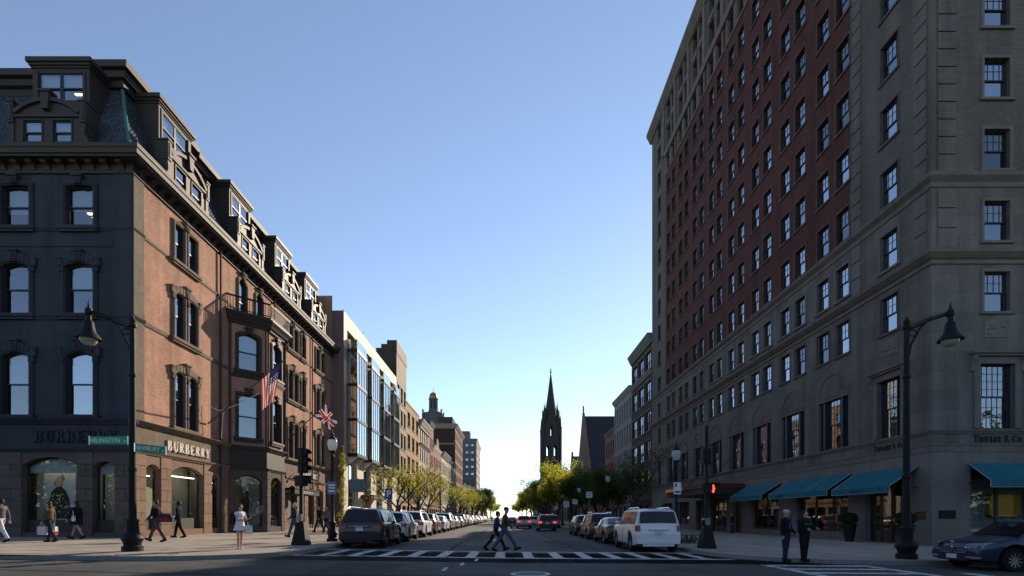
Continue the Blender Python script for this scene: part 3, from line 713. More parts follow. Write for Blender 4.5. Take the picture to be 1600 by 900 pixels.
# dormers
def dormer(fr, u):
    b = MB(); d0 = -.12
    for x0, x1 in ((-1.7, -1.16), (-.28, .28), (1.16, 1.7)): b.box(x0, x1, d0, .7, -.2, 1.45)
    b.box(-1.16, 1.16, d0 + .002, .8, 1.22, 1.45); b.box(-1.16, 1.16, d0 + .002, .6, -.2, .2)
    ped = [(-1.55, 1.45)] + [(x, z) for x, z in arch_pts(3.1, 2.2, .62)] + [(1.55, 1.45)]
    b.prism(ped, d0, 1.1)
    band(b, [(x, z) for x, z in arch_pts(3.0, 2.14, .6)], [(x, z) for x, z in arch_pts(3.3, 2.32, .66)], d0 - .12, d0 + .3)
    b.box(-1.6, 1.6, d0 - .08, d0 + .1, 1.38, 1.5)
    for x in (-.72, .72):
        for e in (-.5, .44): b.box(x + e, x + e + .06, d0 - .04, d0, .2, 1.26)
        b.box(x - .5, x + .5, d0 - .04, d0, 1.24, 1.3)
    b.prism([(-.15, 1.7), (.15, 1.7), (.22, 2.5), (-.22, 2.5)], d0 - .2, d0 + .2); b.box(-.3, .3, d0 - .26, d0 + .2, 2.5, 2.6)
    for sx in (-1, 1):
        b.box(sx * 1.75 - .15, sx * 1.75 + .15, d0 - .1, .5, 1.1, 2.1); b.box(sx * 1.75 - .19, sx * 1.75 + .19, d0 - .14, .5, 2.1, 2.18)
        b.prism([(sx * 1.6, 1.1), (sx * 1.88, 1.1), (sx * 1.82, .6), (sx * 2.0, .25), (sx * 1.96, -.1), (sx * 1.6, -.1)], d0 - .05, .4)
        b.box(sx * 1.75 - .07, sx * 1.75 + .07, d0 - .13, d0 - .1, 1.22, 1.98)
    e = .62
    b.box(-1.42, -1.12, e, 2.6, 1.4, 4.42); b.box(1.12, 1.42, e, 2.6, 1.4, 4.42); b.box(-1.12, 1.12, e + .002, 2.6, 4.2, 4.42); b.box(-1.12, 1.12, e + .002, 2.6, 1.4, 2.8)
    for q in (-1.24, 1.12): b.box(q, q + .12, e - .04, e, 2.7, 4.3)
    for k, (o, z0, z1) in enumerate(((.05, 4.42, 4.52), (.12, 4.52, 4.64), (.2, 4.64, 4.86))): b.box(-1.42 - o, 1.42 + o, e - o, 2.6, z0, z1)
    me = b.mesh('dormer', M_['trim'])
    o = inst('dormer', me, shop, Vector(fr(u, 0, 19.45)) - wloc(shop), fr.rz)
    for x in (-.72, .72): dwin(o, x, .2, .88, 1.04, d0 + .03, .6)
    for x in (-.56, .56): dwin(o, x, 2.8, 1.1, 1.42, e + .03, .5)
    return o
def dwin(par, x, z, w, h, d, bl):
    f, pu, pl, cache = win_parts(w, h, 0, (0, 0), (0, 0), .06, .45, 0); key = ('d', bl)
    if key not in cache:
        j = MB(); j.add(f.v, f.f, 0); j.add(pu.v, pu.f, 1); j.add(pl.v, pl.f, 1); bb = blind_mb(w, h, 0, bl); j.add(bb.v, bb.f, 2)
        cache[key] = j.mesh('window', [M_['frame'], M_['glass'], M_['blind']])
    inst('window', cache[key], par, (x, d, z))
dormer(FF, -4.05); dormer(FF, -11.0)
for u in (4.2, 11.3, 18.2, 24.4): dormer(FL, u)
# --- two-storey-high bay with a balcony on top
p, yb0, yb1 = 1.7, 33.7, 39.9
Pa, Pb, Pc, Pd = (XL, yb0), (XL + p, yb0 + p), (XL + p, yb1 - p), (XL, yb1)
def seg_fr(a, c):
    L = math.hypot(c[0] - a[0], c[1] - a[1]); return Fr(a[0], a[1], ang=math.atan2(c[1] - a[1], c[0] - a[0])), L
bay = MB()
for (a, c) in ((Pa, Pb), (Pb, Pc), (Pc, Pd)):
    fr, L = seg_fr(a, c); ww = 1.25 if L < 2.6 else 1.3
    ops = [(L / 2 - ww / 2, L / 2 + ww / 2, z0, z1, r) for z0, z1, r in ((6.75, 9.6, .0), (11.3, 13.7, .2))]
    wall(shop, fr, 0, L, 5.95, 14.5, ops, M_['brickL'], name='bay_wall', reveal=M_['trim'])
    wall(shop, fr, 0, L, 4.7, 5.95, [], M_['trim'], name='bay_wall')
    gw = 1.75; g = [(L / 2 - gw / 2, L / 2 + gw / 2, .75, 4.25, .4)]
    wall(shop, fr, 0, L, .2, 4.7, g, M_['dblock2'], depth=.3, name='bay_wall')
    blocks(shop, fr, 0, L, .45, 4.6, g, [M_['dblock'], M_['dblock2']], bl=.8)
    for z0, z1, r in ((6.75, 9.6, .0), (11.3, 13.7, .2)):
        window(shop, fr, L / 2, z0, ww, z1 - z0, r, deep=.12, blind=.5 if z0 > 10 else .45, t=.06, bm='blind' if z0 > 10 else 'paper', mid=.5)
        surround(shop, fr, L / 2, z0, ww, round(z1 - z0, 2), r, False, M_['trim'])
    window(shop, fr, L / 2, .75, gw, 3.5, .4, deep=.2, mid=0, gm='shopglass', t=.06)
    for q in (0.0, L): MB().box(q - .12, q + .12, -.06, .02, 6.2, 14.5).build('bay_pilaster', M_['trim'], shop, fr)
    e = .14
    mould(shop, 'shop_cornice', corn(5.95, 6.2, .25), M_['trim'], fr, -e, L + e)
    mould(shop, 'shop_moulding', corn(4.6, 4.78, .14, 2), M_['trim'], fr, -e * .6, L + e * .6)
    mould(shop, 'string_course', corn(10.75, 11.0, .1, 2), M_['trim'], fr, -.05, L + .05)
    mould(shop, 'bay_cornice', corn(14.3, 14.95, .5), M_['trim'], fr, -.2, L + .2)
pv = [(Pa[0], Pa[1] - .5), (Pb[0] + .42, Pb[1] - .28), (Pc[0] + .42, Pc[1] + .28), (Pd[0], Pd[1] + .5)]
balc = MB().prism([(x, y) for x, y in pv], 14.95, 15.05, ax='z').build('balcony', M_['trim'], shop)
for (a, c) in zip(pv, pv[1:]):
    fr, L = seg_fr(a, c)
    MB().box(0, L, .06, .14, 15.95, 16.05).build('handrail', M_['iron'], balc, fr)
    MB().box(0, L, .08, .12, 15.15, 15.2).build('bottom_rail', M_['iron'], balc, fr)
    n = int(L / .16)
    for i in range(n + 1):
        MB().box(L * i / n - .015, L * i / n + .015, .085, .115, 15.05, 15.96).build('baluster', M_['iron'], balc, fr)
# --- shop windows, linings, display
def shopwin(fr, o, sw=0, film=None):
    w, h = o[1] - o[0], o[3] - o[2]; u = (o[0] + o[1]) / 2
    wn_ = window(shop, fr, u, o[2], w, h, o[4], deep=.3, mid=0, gm='shopglass', t=.06)
    MB().box(o[0] + .02, o[1] - .02, .24, .3, o[2], o[2] + .62).build('stall_riser', M_['trim'], shop, fr)
    MB().box(o[0] - .3, o[1] + .3, 1.15, 1.2, .2, 4.6).build('shop_lining', M_['shopwall'] if not sw else M_['interior'], shop, fr)
    MB().box(o[0] - .3, o[1] + .3, .34, 1.15, .95, 1.05).build('display_shelf', M_['shopwall'], shop, fr)
    if film:
        b = MB(); ap = arch_pts(w - .1, h - .06, o[4]); zz = h - film
        b.add([(u + ap[0][0], .42, o[2] + zz)] + [(u + x, .42, o[2] + z) for x, z in ap] + [(u + ap[-1][0], .42, o[2] + zz)], [tuple(range(len(ap) + 2))]); b.build('window_blind', M_['paper'], shop, fr)
for q in gF[:2]: MB().box(q[0] + .1, q[1] - .1, .5, .6, q[3] - .5, q[3] - .44).build('shop_glow_box', mat('added_display_light', (1, .9, .75), .5, emit=(1, .88, .7, 2.5)), shop, FF)  # added glowing strips that brighten the shop interior behind the glass
for q in gL[:3]: MB().box(q[0] + .1, q[1] - .1, .5, .6, q[3] - .6, q[3] - .54).build('shop_glow_box', MATS['added_display_light'], shop, FL)
shopwin(FF, gF[0], 0, .75); shopwin(FF, gF[1], 0, .6)
for q in gF[2:]: shopwin(FF, q, 0, .75)
for q in gL[:3]: shopwin(FL, q)
for q in gL[4:]: shopwin(FL, q)
# portrait poster and red box in the front window, mannequin in the bay window
M_['skin'] = mat('skin', (.42, .25, .18), .6, .3)
pb = MB().box(-5.15, -3.55, .9, .95, .75, 4.0, 0)
poster = pb.build('poster', mat('poster_pale', (.42, .47, .45), .6, .3), shop, FF)
f = MB()
f.prism([(-4.95, 1.35), (-3.75, 1.35), (-3.85, 2.3), (-4.05, 2.75), (-4.25, 2.95), (-4.5, 2.95), (-4.75, 2.72), (-4.9, 2.2)], .885, .898, 0)
f.prism([(-4.36 + .17 * math.cos(i * .4189), 3.22 + .27 * math.sin(i * .4189)) for i in range(15)], .86, .89, 1)
f.prism([(-4.36 + .25 * math.cos(i * .2244), 3.3 + .28 * math.sin(i * .4189)) for i in range(15)], .876, .898, 2)
for k in range(26): x, z = rnd.uniform(-4.8, -3.9), rnd.uniform(1.4, 2.6); f.prism([(x, z), (x + .1, z + .03), (x + .06, z + .14), (x - .03, z + .08)], .868, .884, 3)
f.build('poster_print', [mat('print_black', (.02, .02, .02), .6), M_['skin'], mat('print_blond', (.22, .15, .06), .7), mat('print_floral', (.2, .16, .08), .7)], poster, FF)
MB().box(-3.25, -2.85, .6, .9, 2.05, 2.45).build('red_display_box', mat('red_card', (.3, .02, .03), .6), shop, FF)
MB().box(-3.45, -2.75, .55, .95, 1.05, 2.05).build('display_plinth', M_['white'], shop, FF)
frA, LA = seg_fr(Pa, Pb)
mq = MB(); mq.lathe([(.05, 1.1), (.2, 1.12), (.24, 1.5), (.22, 1.9), (.2, 2.2), (.25, 2.5), (.24, 2.7), (.08, 2.8), (.06, 2.9), (.11, 3.0), (.12, 3.12), (.06, 3.22)], 12, (LA / 2 + .15, .75, 0), sy=.7)
mq.build('mannequin', mat('black_cloth', (.015, .015, .017), .85), shop, frA, smooth=50)
MB().box(-.2, LA + .2, 1.3, 1.35, .2, 4.6).build('shop_lining', mat('grey_shop_lining', (.25, .27, .27), .9), shop, frA)
# dark sheets standing in for the shade of the rooms behind the windows
MB().box(UL + .1, -.5, 1.25, 1.3, .2, 19.2).build('backing_sheet', M_['interior'], shop, FF)
MB().box(1.3, YE - Y0 - .1, 1.25, 1.3, .2, 19.2).build('backing_sheet', M_['interior'], shop, FL)
MB().box(XW, XL - .02, YE - .1, YE, .2, 24.7).build('rear_wall', M_['brickL'], shop)
M_['lamp'] = mat('office_light', (1, .8, .5), .5, emit=(1, .68, .35, 3.0))
for k in range(2): MB().box(-2.9 + .1 * k, -2.2, 0.8 + .2 * k, .95 + .2 * k, 16.72 - .1 * k, 16.76 - .1 * k).build('office_light', M_['lamp'], shop, FF)
MB().box(-3.7, -3.3, 1.0, 1.12, 22.9, 22.94).build('office_light', M_['lamp'], shop, FF)
# entrance: recessed door, canopy with sign, wall lamps
MB().box(15.0, 16.95, .5, .56, .3, 4.2).build('door', mat('black_door', (.02, .018, .016), .4, .5), shop, FL)
MB().box(15.9, 15.96, .44, .5, 1.2, 1.6).build('door_handle', M_['chrome'], shop, FL)
can = MB().box(14.6, 19.8, -1.9, -.02, 3.25, 3.62).box(14.55, 19.85, -1.95, .0, 3.62, 3.7).build('canopy', M_['iron'], shop, FL)
for u in (14.8, 19.6): MB().tube([(u, -1.85, .3), (u, -1.85, 3.26)], .03, 8).build('canopy_post', M_['iron'], can, FL)
M_['cream'] = mat('cream_letters', (.72, .66, .55), .5, .4)
lettering(can, FL, 'BURBERRY', 15.7, 3.33, .2, M_['cream'], width=2.6, d=.02, dd=-1.9)
lettering(can, Fr(XL, Y0, U=(1, 0), N=(0, 1)), 'BURBERRY', .35, 3.33, .18, M_['cream'], width=1.25, d=.02, dd=14.6)
lettering(shop, FL, 'BURBERRY', 2.45, 5.0, .56, M_['cream'], width=4.0, d=.09)
lettering(shop, FL, 'BURBERRY', 20.3, 5.0, .5, M_['cream'], width=4.2, d=.09)
lettering(shop, FF, 'BURBERRY', -4.75, 5.08, .56, M_['dashlar'], width=4.1, d=.1)
for u in (15.1, 16.6, 18.2):
    w_ = MB(); w_.tube([(u, 0, 4.85), (u, -.25, 4.95), (u, -.35, 4.8)], .03, 6); w_.lathe([(.05, 0), (.12, -.2), (.1, -.22)], 10, (u, -.35, 4.82)); w_.build('wall_lamp', M_['iron'], shop, FL)
for u in (7.5, 15.05, 22.9): MB().tube([(u, -.12, .3), (u, -.12, 18.4)], .06, 8).build('downpipe', M_['trim'], shop, FL)
cb = MB(); cb.tube([(5.9, -.1, 8.2), (6.7, -.5, 8.0), (7.6, -1.2, 8.6), (8.8, -1.9, 9.6)], .02, 5); cb.tube([(6.9, -.6, 8.05), (6.9, -.5, 6.3)], .015, 5); cb.build('cable', M_['white'], shop, FL)
# --- flags
def flag(name, label, base, tip, cw, chh, fn, mats, sway):
    cw, chh = cw * .92, chh * .92
    t = thing(name, base, label, 'flag', 'flags on the shop front')
    B_, T_ = Vector(base), Vector(tip)
    MB().tube([B_, T_], [.045, .03], 8).ell(tuple(T_), (.07, .07, .07)).build('flagpole', M_['white'] if 0 else mat('pole_brown', (.07, .05, .04), .5), t)
    b = MB(); nu, nv = 40, 26; dirp = (B_ - T_).normalized()
    P = []
    for i in range(nu + 1):
        for k in range(nv + 1):
            a, c = i / nu, k / nv                       # a along the hoist (pole), c along the fly
            q = T_ + dirp * (.15 + chh * a)
            drop = Vector((sway[0], sway[1], sway[2])) * (cw * c)
            rip = .16 * c ** .6 * math.sin(6.5 * a + 3 * c + 1) + .07 * math.sin(13 * a - 5 * c)
            q = q + drop + Vector((.5, -.6, .1)) * rip - dirp * (chh * .38 * c * a)
            P.append(tuple(q))
    fs, ms = [], []
    for i in range(nu):
        for k in range(nv):
            fs.append((i * (nv + 1) + k, (i + 1) * (nv + 1) + k, (i + 1) * (nv + 1) + k + 1, i * (nv + 1) + k + 1)); ms.append(fn((i + .5) / nu, (k + .5) / nv))
    b.v = P; b.f = fs; b.m = ms
    b.build('flag_cloth', mats, t, smooth=60)
    return t
def clothm(n, c): return mat(n, c, .8, .1, trans=(c[0], c[1], c[2], .35))
RW = [clothm('flag_red', (.42, .03, .035)), clothm('flag_white', (.62, .58, .54)), clothm('flag_navy', (.02, .025, .11))]
def usf(a, c):
    if a < 7 / 13 and c < .42: return 1 if (int(a * 26) % 3 == 1 and int(c * 40) % 3 == 1) else 2
    return 0 if int(a * 13) % 2 == 0 else 1
def ukf(a, c):
    x, y = c * 2 - 1, (a * 2 - 1)
    if abs(x) < .1 or abs(y) < .17: return 0
    if abs(x) < .16 or abs(y) < .27: return 1
    dd = abs(abs(x) - abs(y))
    if dd < .07: return 0
    if dd < .17: return 1
    return 2
flag('flag', 'stars and stripes flag hanging limp from a slanted pole by the bay window', (XL + .05, 31.2, 7.1), (-13.6, 31.2, 10.9), 2.5, 1.7, usf, RW, (-.12, -.1, -1))
flag('flag', 'red, white and blue crossed flag blowing on a pole above the shop entrance', (XL + .05, 42.7, 7.8), (-14.9, 42.7, 11.0), 2.0, 1.5, ukf, RW, (.5, .12, -.85))
# ------------------------------------------------------------------ the tall hotel on the right
XR, YR = 20.8, 72.7
hotel = thing('hotel_building', (XR, Y0, 0), 'tall red brick and limestone hotel block with rows of sash windows, on the right', 'building')
FR = Fr(XR, Y0, U=(0, 1), N=(1, 0)); FG = Fr(XR, Y0, ang=0)
LEN = YR - Y0; XE = XR + 22
ROWS = [18.4 + 3.47 * i for i in range(8)]           # sills of the brick storeys
WH, WW = 1.95, 1.25
COLS = [6.6 + 4.55 * k + e for k in range(8) for e in (0, 1.95)]
ends = [2.75, 44.3]
FCO = [3.17, 7.2, 11.2, 15.2]
gl0, gl1 = 5.9, 41.4                                 # the red field between the pale ends
def op(u, z, w=WW, h=WH, r=0): return (u - w / 2, u + w / 2, z, z + h, r)
allz = ROWS
topz = 45.7
wall(hotel, FR, gl0, gl1, 17.95, topz, [op(u, z) for u in COLS for z in ROWS], M_['brickR'], depth=.22)
for a, c, u in ((0, gl0, ends[0]), (gl1, LEN, ends[1])):
    wall(hotel, FR, a, c, 17.95, 55.2, [op(u, z) for z in ROWS + [46.1, 49.5, 52.6]], M_['lime'], depth=.22)
wall(hotel, FG, 0, 22, 17.95, 55.2, [op(u, z) for u in FCO for z in ROWS + [46.1, 49.5, 52.6]], M_['lime'], depth=.22)
# storeys below the brick
mid_z, low_z = 14.9, 11.45
wall(hotel, FR, 0, LEN, 14.0, 17.95, [op(u, mid_z) for u in COLS + ends], M_['ashlar'], depth=.22)
wall(hotel, FG, 0, 22, 14.0, 17.95, [op(u, mid_z) for u in FCO], M_['ashlar'], depth=.22)
ARC = [7.55 + 4.55 * k for k in range(8)]            # arched bays
AW, AZ0, AZ1, AZT = 2.95, 5.75, 8.85, 10.5
arch_ops = [(u - AW / 2, u + AW / 2, AZ0, AZ1, 0) for u in ARC]
wall(hotel, FR, 0, LEN, 4.65, 14.0, [op(u, low_z) for u in COLS + ends] + arch_ops + [(2.75 - .85, 2.75 + .85, AZ0, 8.9, 0), (44.3 - .7, 44.3 + .7, AZ0, 8.9, 0)], M_['ashlar'], depth=.24)
wall(hotel, FG, 0, 22, 4.65, 14.0, [op(u, low_z) for u in FCO] + [(u - .85, u + .85, AZ0, 8.9, 0) for u in FCO], M_['ashlar'], depth=.24)
# street floor
gR = [(1.3, 4.6, .05, 3.75, 0), (6.1, 11.6, .5, 3.6, 0), (14.0, 18.4, .45, 3.6, 0), (20.2, 22.0, .05, 3.3, 0), (23.2, 27.2, .05, 3.3, 0), (28.6, 31.0, .05, 3.2, 0), (33, 37, .6, 3.2, 0), (39, 43, .6, 3.2, 0)]
gG = [(1.9, 6.6, .45, 3.75, 0), (9, 13.6, .45, 3.75, 0), (16, 20, .45, 3.75, 0)]
M_['smooth'] = mat('smooth_limestone', (.165, .149, .138), .75, .25, var=.14, vscale=.8, bump=.1, stain=.12)
wall(hotel, FR, 0, LEN, -.4, 4.65, gR, M_['smooth'], depth=.45)
wall(hotel, FG, 0, 22, -.4, 4.65, gG, M_['smooth'], depth=.45)
# windows
M_['cream_blind'] = mat('cream_curtain', (.26, .23, .19), .9, .1, var=.2, vscale=8); M_['grey_blind'] = mat('grey_curtain', (.16, .17, .19), .9, .1, var=.3, vscale=9)
def hwin(fr, u, z, j=False, h=WH, w=WW, blind=0): return window(hotel, fr, u, z, w, h, 0, (4, 2), (0, 0), deep=.14, blind=blind, t=.05, gm=rnd.choice(('glass', 'glass2', 'glass2', 'glass3')), bm=rnd.choice(('blind', 'cream_blind', 'grey_blind', 'blind')), mid=rnd.choice((.5, .5, .5, .5, .44)))
def hsill(fr, u, z, key):
    return inst('window_sill', SILL[key], hotel, Vector(fr(u, 0, z)) - wloc(hotel), fr.rz)
def sur_mb(w, h, j, pr):
    b = MB(); b.box(-w / 2 - j, -w / 2, -pr, .01, 0, h + j); b.box(w / 2, w / 2 + j, -pr, .01, 0, h + j); b.box(-w / 2, w / 2, -pr, .01, h, h + j); b.box(-w / 2 - j - .06, w / 2 + j + .06, -pr - .06, .01, -.13, -.002)
    return b
SILL = {'brick': sur_mb(WW, WH, .09, .03).mesh('window_surround', mat('weathered_surround', (.095, .08, .072), .85, .2, var=.2, vscale=3)), 'stone': sur_mb(WW, WH, .15, .05).mesh('window_surround', M_['stone'])}
for u in COLS + ends:
    for z in ROWS: hwin(FR, u, z, blind=rnd.choice((0, 0, 0, .25, .4, .55, .8, 1))); hsill(FR, u, z, 'brick')
    hwin(FR, u, mid_z); hsill(FR, u, mid_z, 'stone'); hwin(FR, u, low_z, blind=rnd.choice((0, 0, .4))); hsill(FR, u, low_z, 'brick')
for u in ends:
    for z in (46.1, 49.5, 52.6): hwin(FR, u, z); hsill(FR, u, z, 'brick')
for u in FCO:
    for z in [low_z, mid_z] + ROWS[:4]: hwin(FG, u, z, blind=rnd.choice((.4, 0, .5))); hsill(FG, u, z, 'stone')
    for z in ROWS[4:] + [46.1, 49.5, 52.6]: hwin(FG, u, z)
# top storeys: pale surrounds, band, pilastered attic, deep cornice
ops = [op(u, 46.05, h=1.75) for u in COLS]
wall(hotel, FR, gl0, gl1, topz, 48.0, ops, M_['brickR'], depth=.3, reveal=M_['stone'])
ops = [op(u, z, 1.35, 2.1) for u in COLS for z in (49.4, 52.5)]
wall(hotel, FR, gl0, gl1, 48.0, 55.2, ops, M_['lime'], depth=.5)
for u in COLS:
    window(hotel, FR, u, 46.05, WW, 1.75, 0, (4, 2), deep=.2, t=.05)
    for e in (-.95, .64): MB().box(u + e, u + e + .31, -.08, .02, topz, 48).build('stone_jamb', M_['stone'], hotel, FR)
    for z in (49.4, 52.5): window(hotel, FR, u, z, 1.35, 2.1, 0, (4, 2), deep=.4, t=.05)
    MB().box(u - .75, u + .75, -.1, .02, 51.7, 52.2).build('spandrel', M_['stone'], hotel, FR)
for k in range(9):
    u = 5.9 + 4.55 * k - .25 + (0 if k else .1)
    MB().box(u - .3, u + .3, -.2, .02, 48.62, 54.9).build('attic_pilaster', M_['stone'], hotel, FR)
for z0, z1, o, mm in ((topz - .08, topz + .1, .1, 'stone'), (48.0, 48.6, .28, 'stone')):
    mould(hotel, 'string_course', corn(z0, z1, o, 1), M_[mm], FR, gl0, gl1)
lmould(hotel, 'roof_cornice', [(0, 54.6), (.25, 54.7), (.3, 55.0), (.4, 55.1), (.6, 55.5), (.66, 55.55), (.68, 55.95), (0, 56.2), (-2, 56.2)], M_['stone'], XE, YR + .5, XR, Y0, -1)
lmould(hotel, 'cornice_course', [(0, 17.5), (.06, 17.52), (.08, 17.75), (.3, 17.95), (.34, 18.1), (0, 18.18)], M_['stone'], XE, YR, XR, Y0, -1)
lmould(hotel, 'cornice_course', [(0, 13.75), (.08, 13.77), (.1, 13.95), (.2, 14.0), (.42, 14.2), (.46, 14.36), (0, 14.48)], M_['stone'], XE, YR, XR, Y0, -1)
lmould(hotel, 'sill_course', corn(5.5, 5.68, .14, 2), M_['stone'], XE, YR, XR, Y0, -1)
lmould(hotel, 'fascia_course', [(0, 4.6), (.03, 4.61), (.04, 4.9), (.07, 4.92), (.07, 4.98), (0, 5.0)], M_['stone'], XE, YR, XR, Y0, -1)
# quoin blocks at the corner and beside the red field
def quoins(fr, u0, u1, z0, z1, m, ch=.86):
    n = round((z1 - z0) / ch); ch = (z1 - z0) / n
    for k in range(n): MB().box(u0 + .03, u1 - .03, -.05 - rnd.uniform(0, .006), .02, z0 + k * ch + .035, z0 + (k + 1) * ch - .035).build('quoin_block', m, hotel, fr)
M_['quoin'] = brick('quoin_brick', (.172, .155, .144), (.15, .135, .125), (.112, .101, .093), bw=.4, bh=.13, mortar=.012, bump=.35, var=.1)
for fr, a, c in ((FR, .25, 1.05), (FR, 4.95, 5.75), (FR, 41.6, 42.4), (FR, 46.6, 47.4), (FG, .25, 1.2)):
    quoins(fr, a, c, 18.25, 45.6, M_['quoin']); quoins(fr, a, c, 14.55, 17.45, M_['stone'])
# arched bays: tripartite window, carved lunette
lun = MB(); ap = arch_pts(AW + .2, AZT - AZ1 + .05, (AW + .2) / 2, 16)
f_arc = [(x, z) for x, z in ap]
band(lun, [(x * .95, z * .96) for x, z in f_arc], f_arc, -.05, .0)
inn = arch_pts(AW * .46, AW * .23, AW * .23, 12); band(lun, [(x * .86, z * .86 + .38) for x, z in inn], [(x, z + .38) for x, z in inn], -.03, .0)
for k in range(9):
    a = math.pi * (k + .5) / 9; x, z = math.cos(a), math.sin(a)
    lun.prism([(x * .85 - .04, z * .75 + .38), (x * .85 + .04, z * .75 + .38), (x * 1.25 + .06, z * 1.05 + .38), (x * 1.25 - .06, z * 1.05 + .38)], -.02, .0)
lun.box(-AW / 2, AW / 2, -.06, 0, .02, .12)
for k in range(18): x = -AW / 2 + AW * (k + .5) / 18; lun.box(x - .04, x + .04, -.05, 0, .13, .3)
lun.box(-AW / 2, AW / 2, -.04, 0, .31, .36)
lun_me = lun.mesh('carved_lunette', M_['stone'])
M_['dframe'] = mat('dark_blue_window_frame', (.012, .016, .028), .5, .4)
for u in ARC:
    inst('carved_lunette', lun_me, hotel, Vector(FR(u, 0, AZ1)) - wloc(hotel), FR.rz)
    window(hotel, FR, u, AZ0, 1.55, AZ1 - AZ0, 0, (5, 4), (5, 3), deep=.16, t=.05, fm='dframe')
    for sx in (-1, 1):
        window(hotel, FR, u + sx * 1.2, AZ0, .48, AZ1 - AZ0, 0, (2, 4), (2, 3), deep=.16, t=.05, fm='dframe')
        MB().box(u + sx * .865 - .09, u + sx * .865 + .09, .0, .25, AZ0, AZ1).build('window_mullion', M_['dframe'], hotel, FR)
for fr, us in ((FR, [2.75]), (FG, FCO)):
    for u in us:
        window(hotel, fr, u, AZ0, 1.7, 3.15, 0, (6, 4), (6, 3), deep=.2, t=.06, fm='dframe')
        b = MB(); b.box(u - 1.15, u - .85, -.08, .02, AZ0, 9.0); b.box(u + .85, u + 1.15, -.08, .02, AZ0, 9.0); b.box(u - 1.15, u + 1.15, -.07, .02, 8.9, 9.25)
        b.box(u - 1.35, u + 1.35, -.32, .02, 9.36, 9.5); b.box(u - 1.25, u + 1.25, -.22, .02, 9.25, 9.36)
        for sx in (-1, 1): b.prism([(-.02, 8.5), (-.1, 8.55), (-.12, 8.9), (-.26, 9.1), (-.28, 9.25), (0, 9.25)], u + sx * 1.22 - .09, u + sx * 1.22 + .09, ax='x')
        b.build('window_hood', M_['stone'], hotel, fr)
        b = MB(); b.box(u - .6, u + .6, -.03, .02, 10.2, 11.1)
        for q in range(7): b.ell((u + rnd.uniform(-.4, .4), -.03, 10.65 + rnd.uniform(-.3, .3)), (.14, .05, .1), 8, 5)
        b.build('carved_panel', M_['stone'], hotel, fr)
window(hotel, FR, 44.3, AZ0, 1.4, 3.15, 0, (4, 4), (4, 3), deep=.16, t=.05, fm='dframe')
# street floor fittings
M_['bronze'] = mat('bronze_shopfront', (.06, .045, .03), .4, .5, .6)
def shopfront(fr, o, n, door=False):
    w, h = (o[1] - o[0]) / n, o[3] - o[2]
    for i in range(n):
        window(hotel, fr, o[0] + w * (i + .5), o[2], w - .02, h, 0, deep=.3, mid=0, gm='shopglass', t=.07, fm='bronze' if door else 'frame')
    MB().box(o[0] - .4, o[1] + .4, 2.2, 2.25, -.3, 4.5).build('shop_lining', M_['interior'] if door else mat('grey_blue_lining', (.13, .15, .16), .9), hotel, fr)
    return
shopfront(FR, gR[0], 4, True); shopfront(FR, gR[1], 3); shopfront(FR, gR[2], 2); shopfront(FR, gR[3], 2, True); shopfront(FR, gR[4], 3, True); shopfront(FR, gR[5], 2); shopfront(FR, gR[6], 2); shopfront(FR, gR[7], 2)
for q in gG: shopfront(FG, q, 3)
MB().box(.1, LEN - .1, 2.3, 2.35, 4.6, 55).build('backing_sheet', M_['interior'], hotel, FR); MB().box(.1, 21.9, 2.3, 2.35, 4.6, 55).build('backing_sheet', M_['interior'], hotel, FG)
MB().box(XR + .1, XE, YR - .05, YR, -.3, 56.1).build('rear_wall', M_['lime'], hotel); MB().box(XR + .3, XE, Y0 + .3, YR - .3, 55.4, 55.6).build('roof_deck', M_['earth'], hotel)
MB().box(XE - .05, XE, Y0, YR - .06, -.3, 55.3).build('rear_wall', M_['lime'], hotel)
# gilt display frame in the front window, wall plaques, warm shop lights
case = MB(); case.box(3.35, 3.45, .55, .75, 1.45, 2.55); case.box(4.75, 4.85, .55, .75, 1.45, 2.55); case.box(3.35, 4.85, .55, .75, 1.45, 1.53); case.box(3.35, 4.85, .55, .75, 2.47, 2.55)
case.build('gilt_display_frame', mat('gilt', (.5, .38, .08), .35, .5, .7), hotel, FG)
MB().box(2.6, 5.2, .78, .82, .5, 3.4).build('display_panel', mat('teal_display', (.14, .19, .19), .8, var=.25, vscale=6), hotel, FG)
MB().box(3.45, 4.75, .74, .77, 1.53, 2.47).build('display_niche', mat('dark_gold', (.12, .09, .03), .7, emit=(.5, .36, .08, .05)), hotel, FG)
MB().box(.35, 1.15, -.04, .0, 1.35, 1.75).build('wall_plaque', M_['iron'], hotel, FG); MB().box(.35, .95, -.04, .0, 1.3, 1.7).build('wall_plaque', M_['bronze'], hotel, FR)
M_['warm'] = mat('warm_shop_light', (1, .7, .4), .5, emit=(1, .55, .22, 2.2))
for u, z in ((1.9, 2.9), (2.6, 3.1), (15.2, 2.8), (16.6, 2.9), (21, 2.6), (25, 2.5), (25.8, 2.5)): MB().box(u, u + .22, 1.4, 1.5, z, z + .18).build('shop_glow_box', M_['warm'], hotel, FR)
M_['bletter'] = mat('dark_bronze_letters', (.012, .012, .012), .4, .5)
lettering(hotel, FR, 'TIFFANY & CO.', 3.9, 5.08, .3, M_['bletter'], width=2.3, d=.06, rev=True, small={0, 8, 10})
lettering(hotel, FG, 'TIFFANY & CO.', 2.05, 5.1, .33, M_['bletter'], width=2.45, d=.06, small={0, 8, 10})
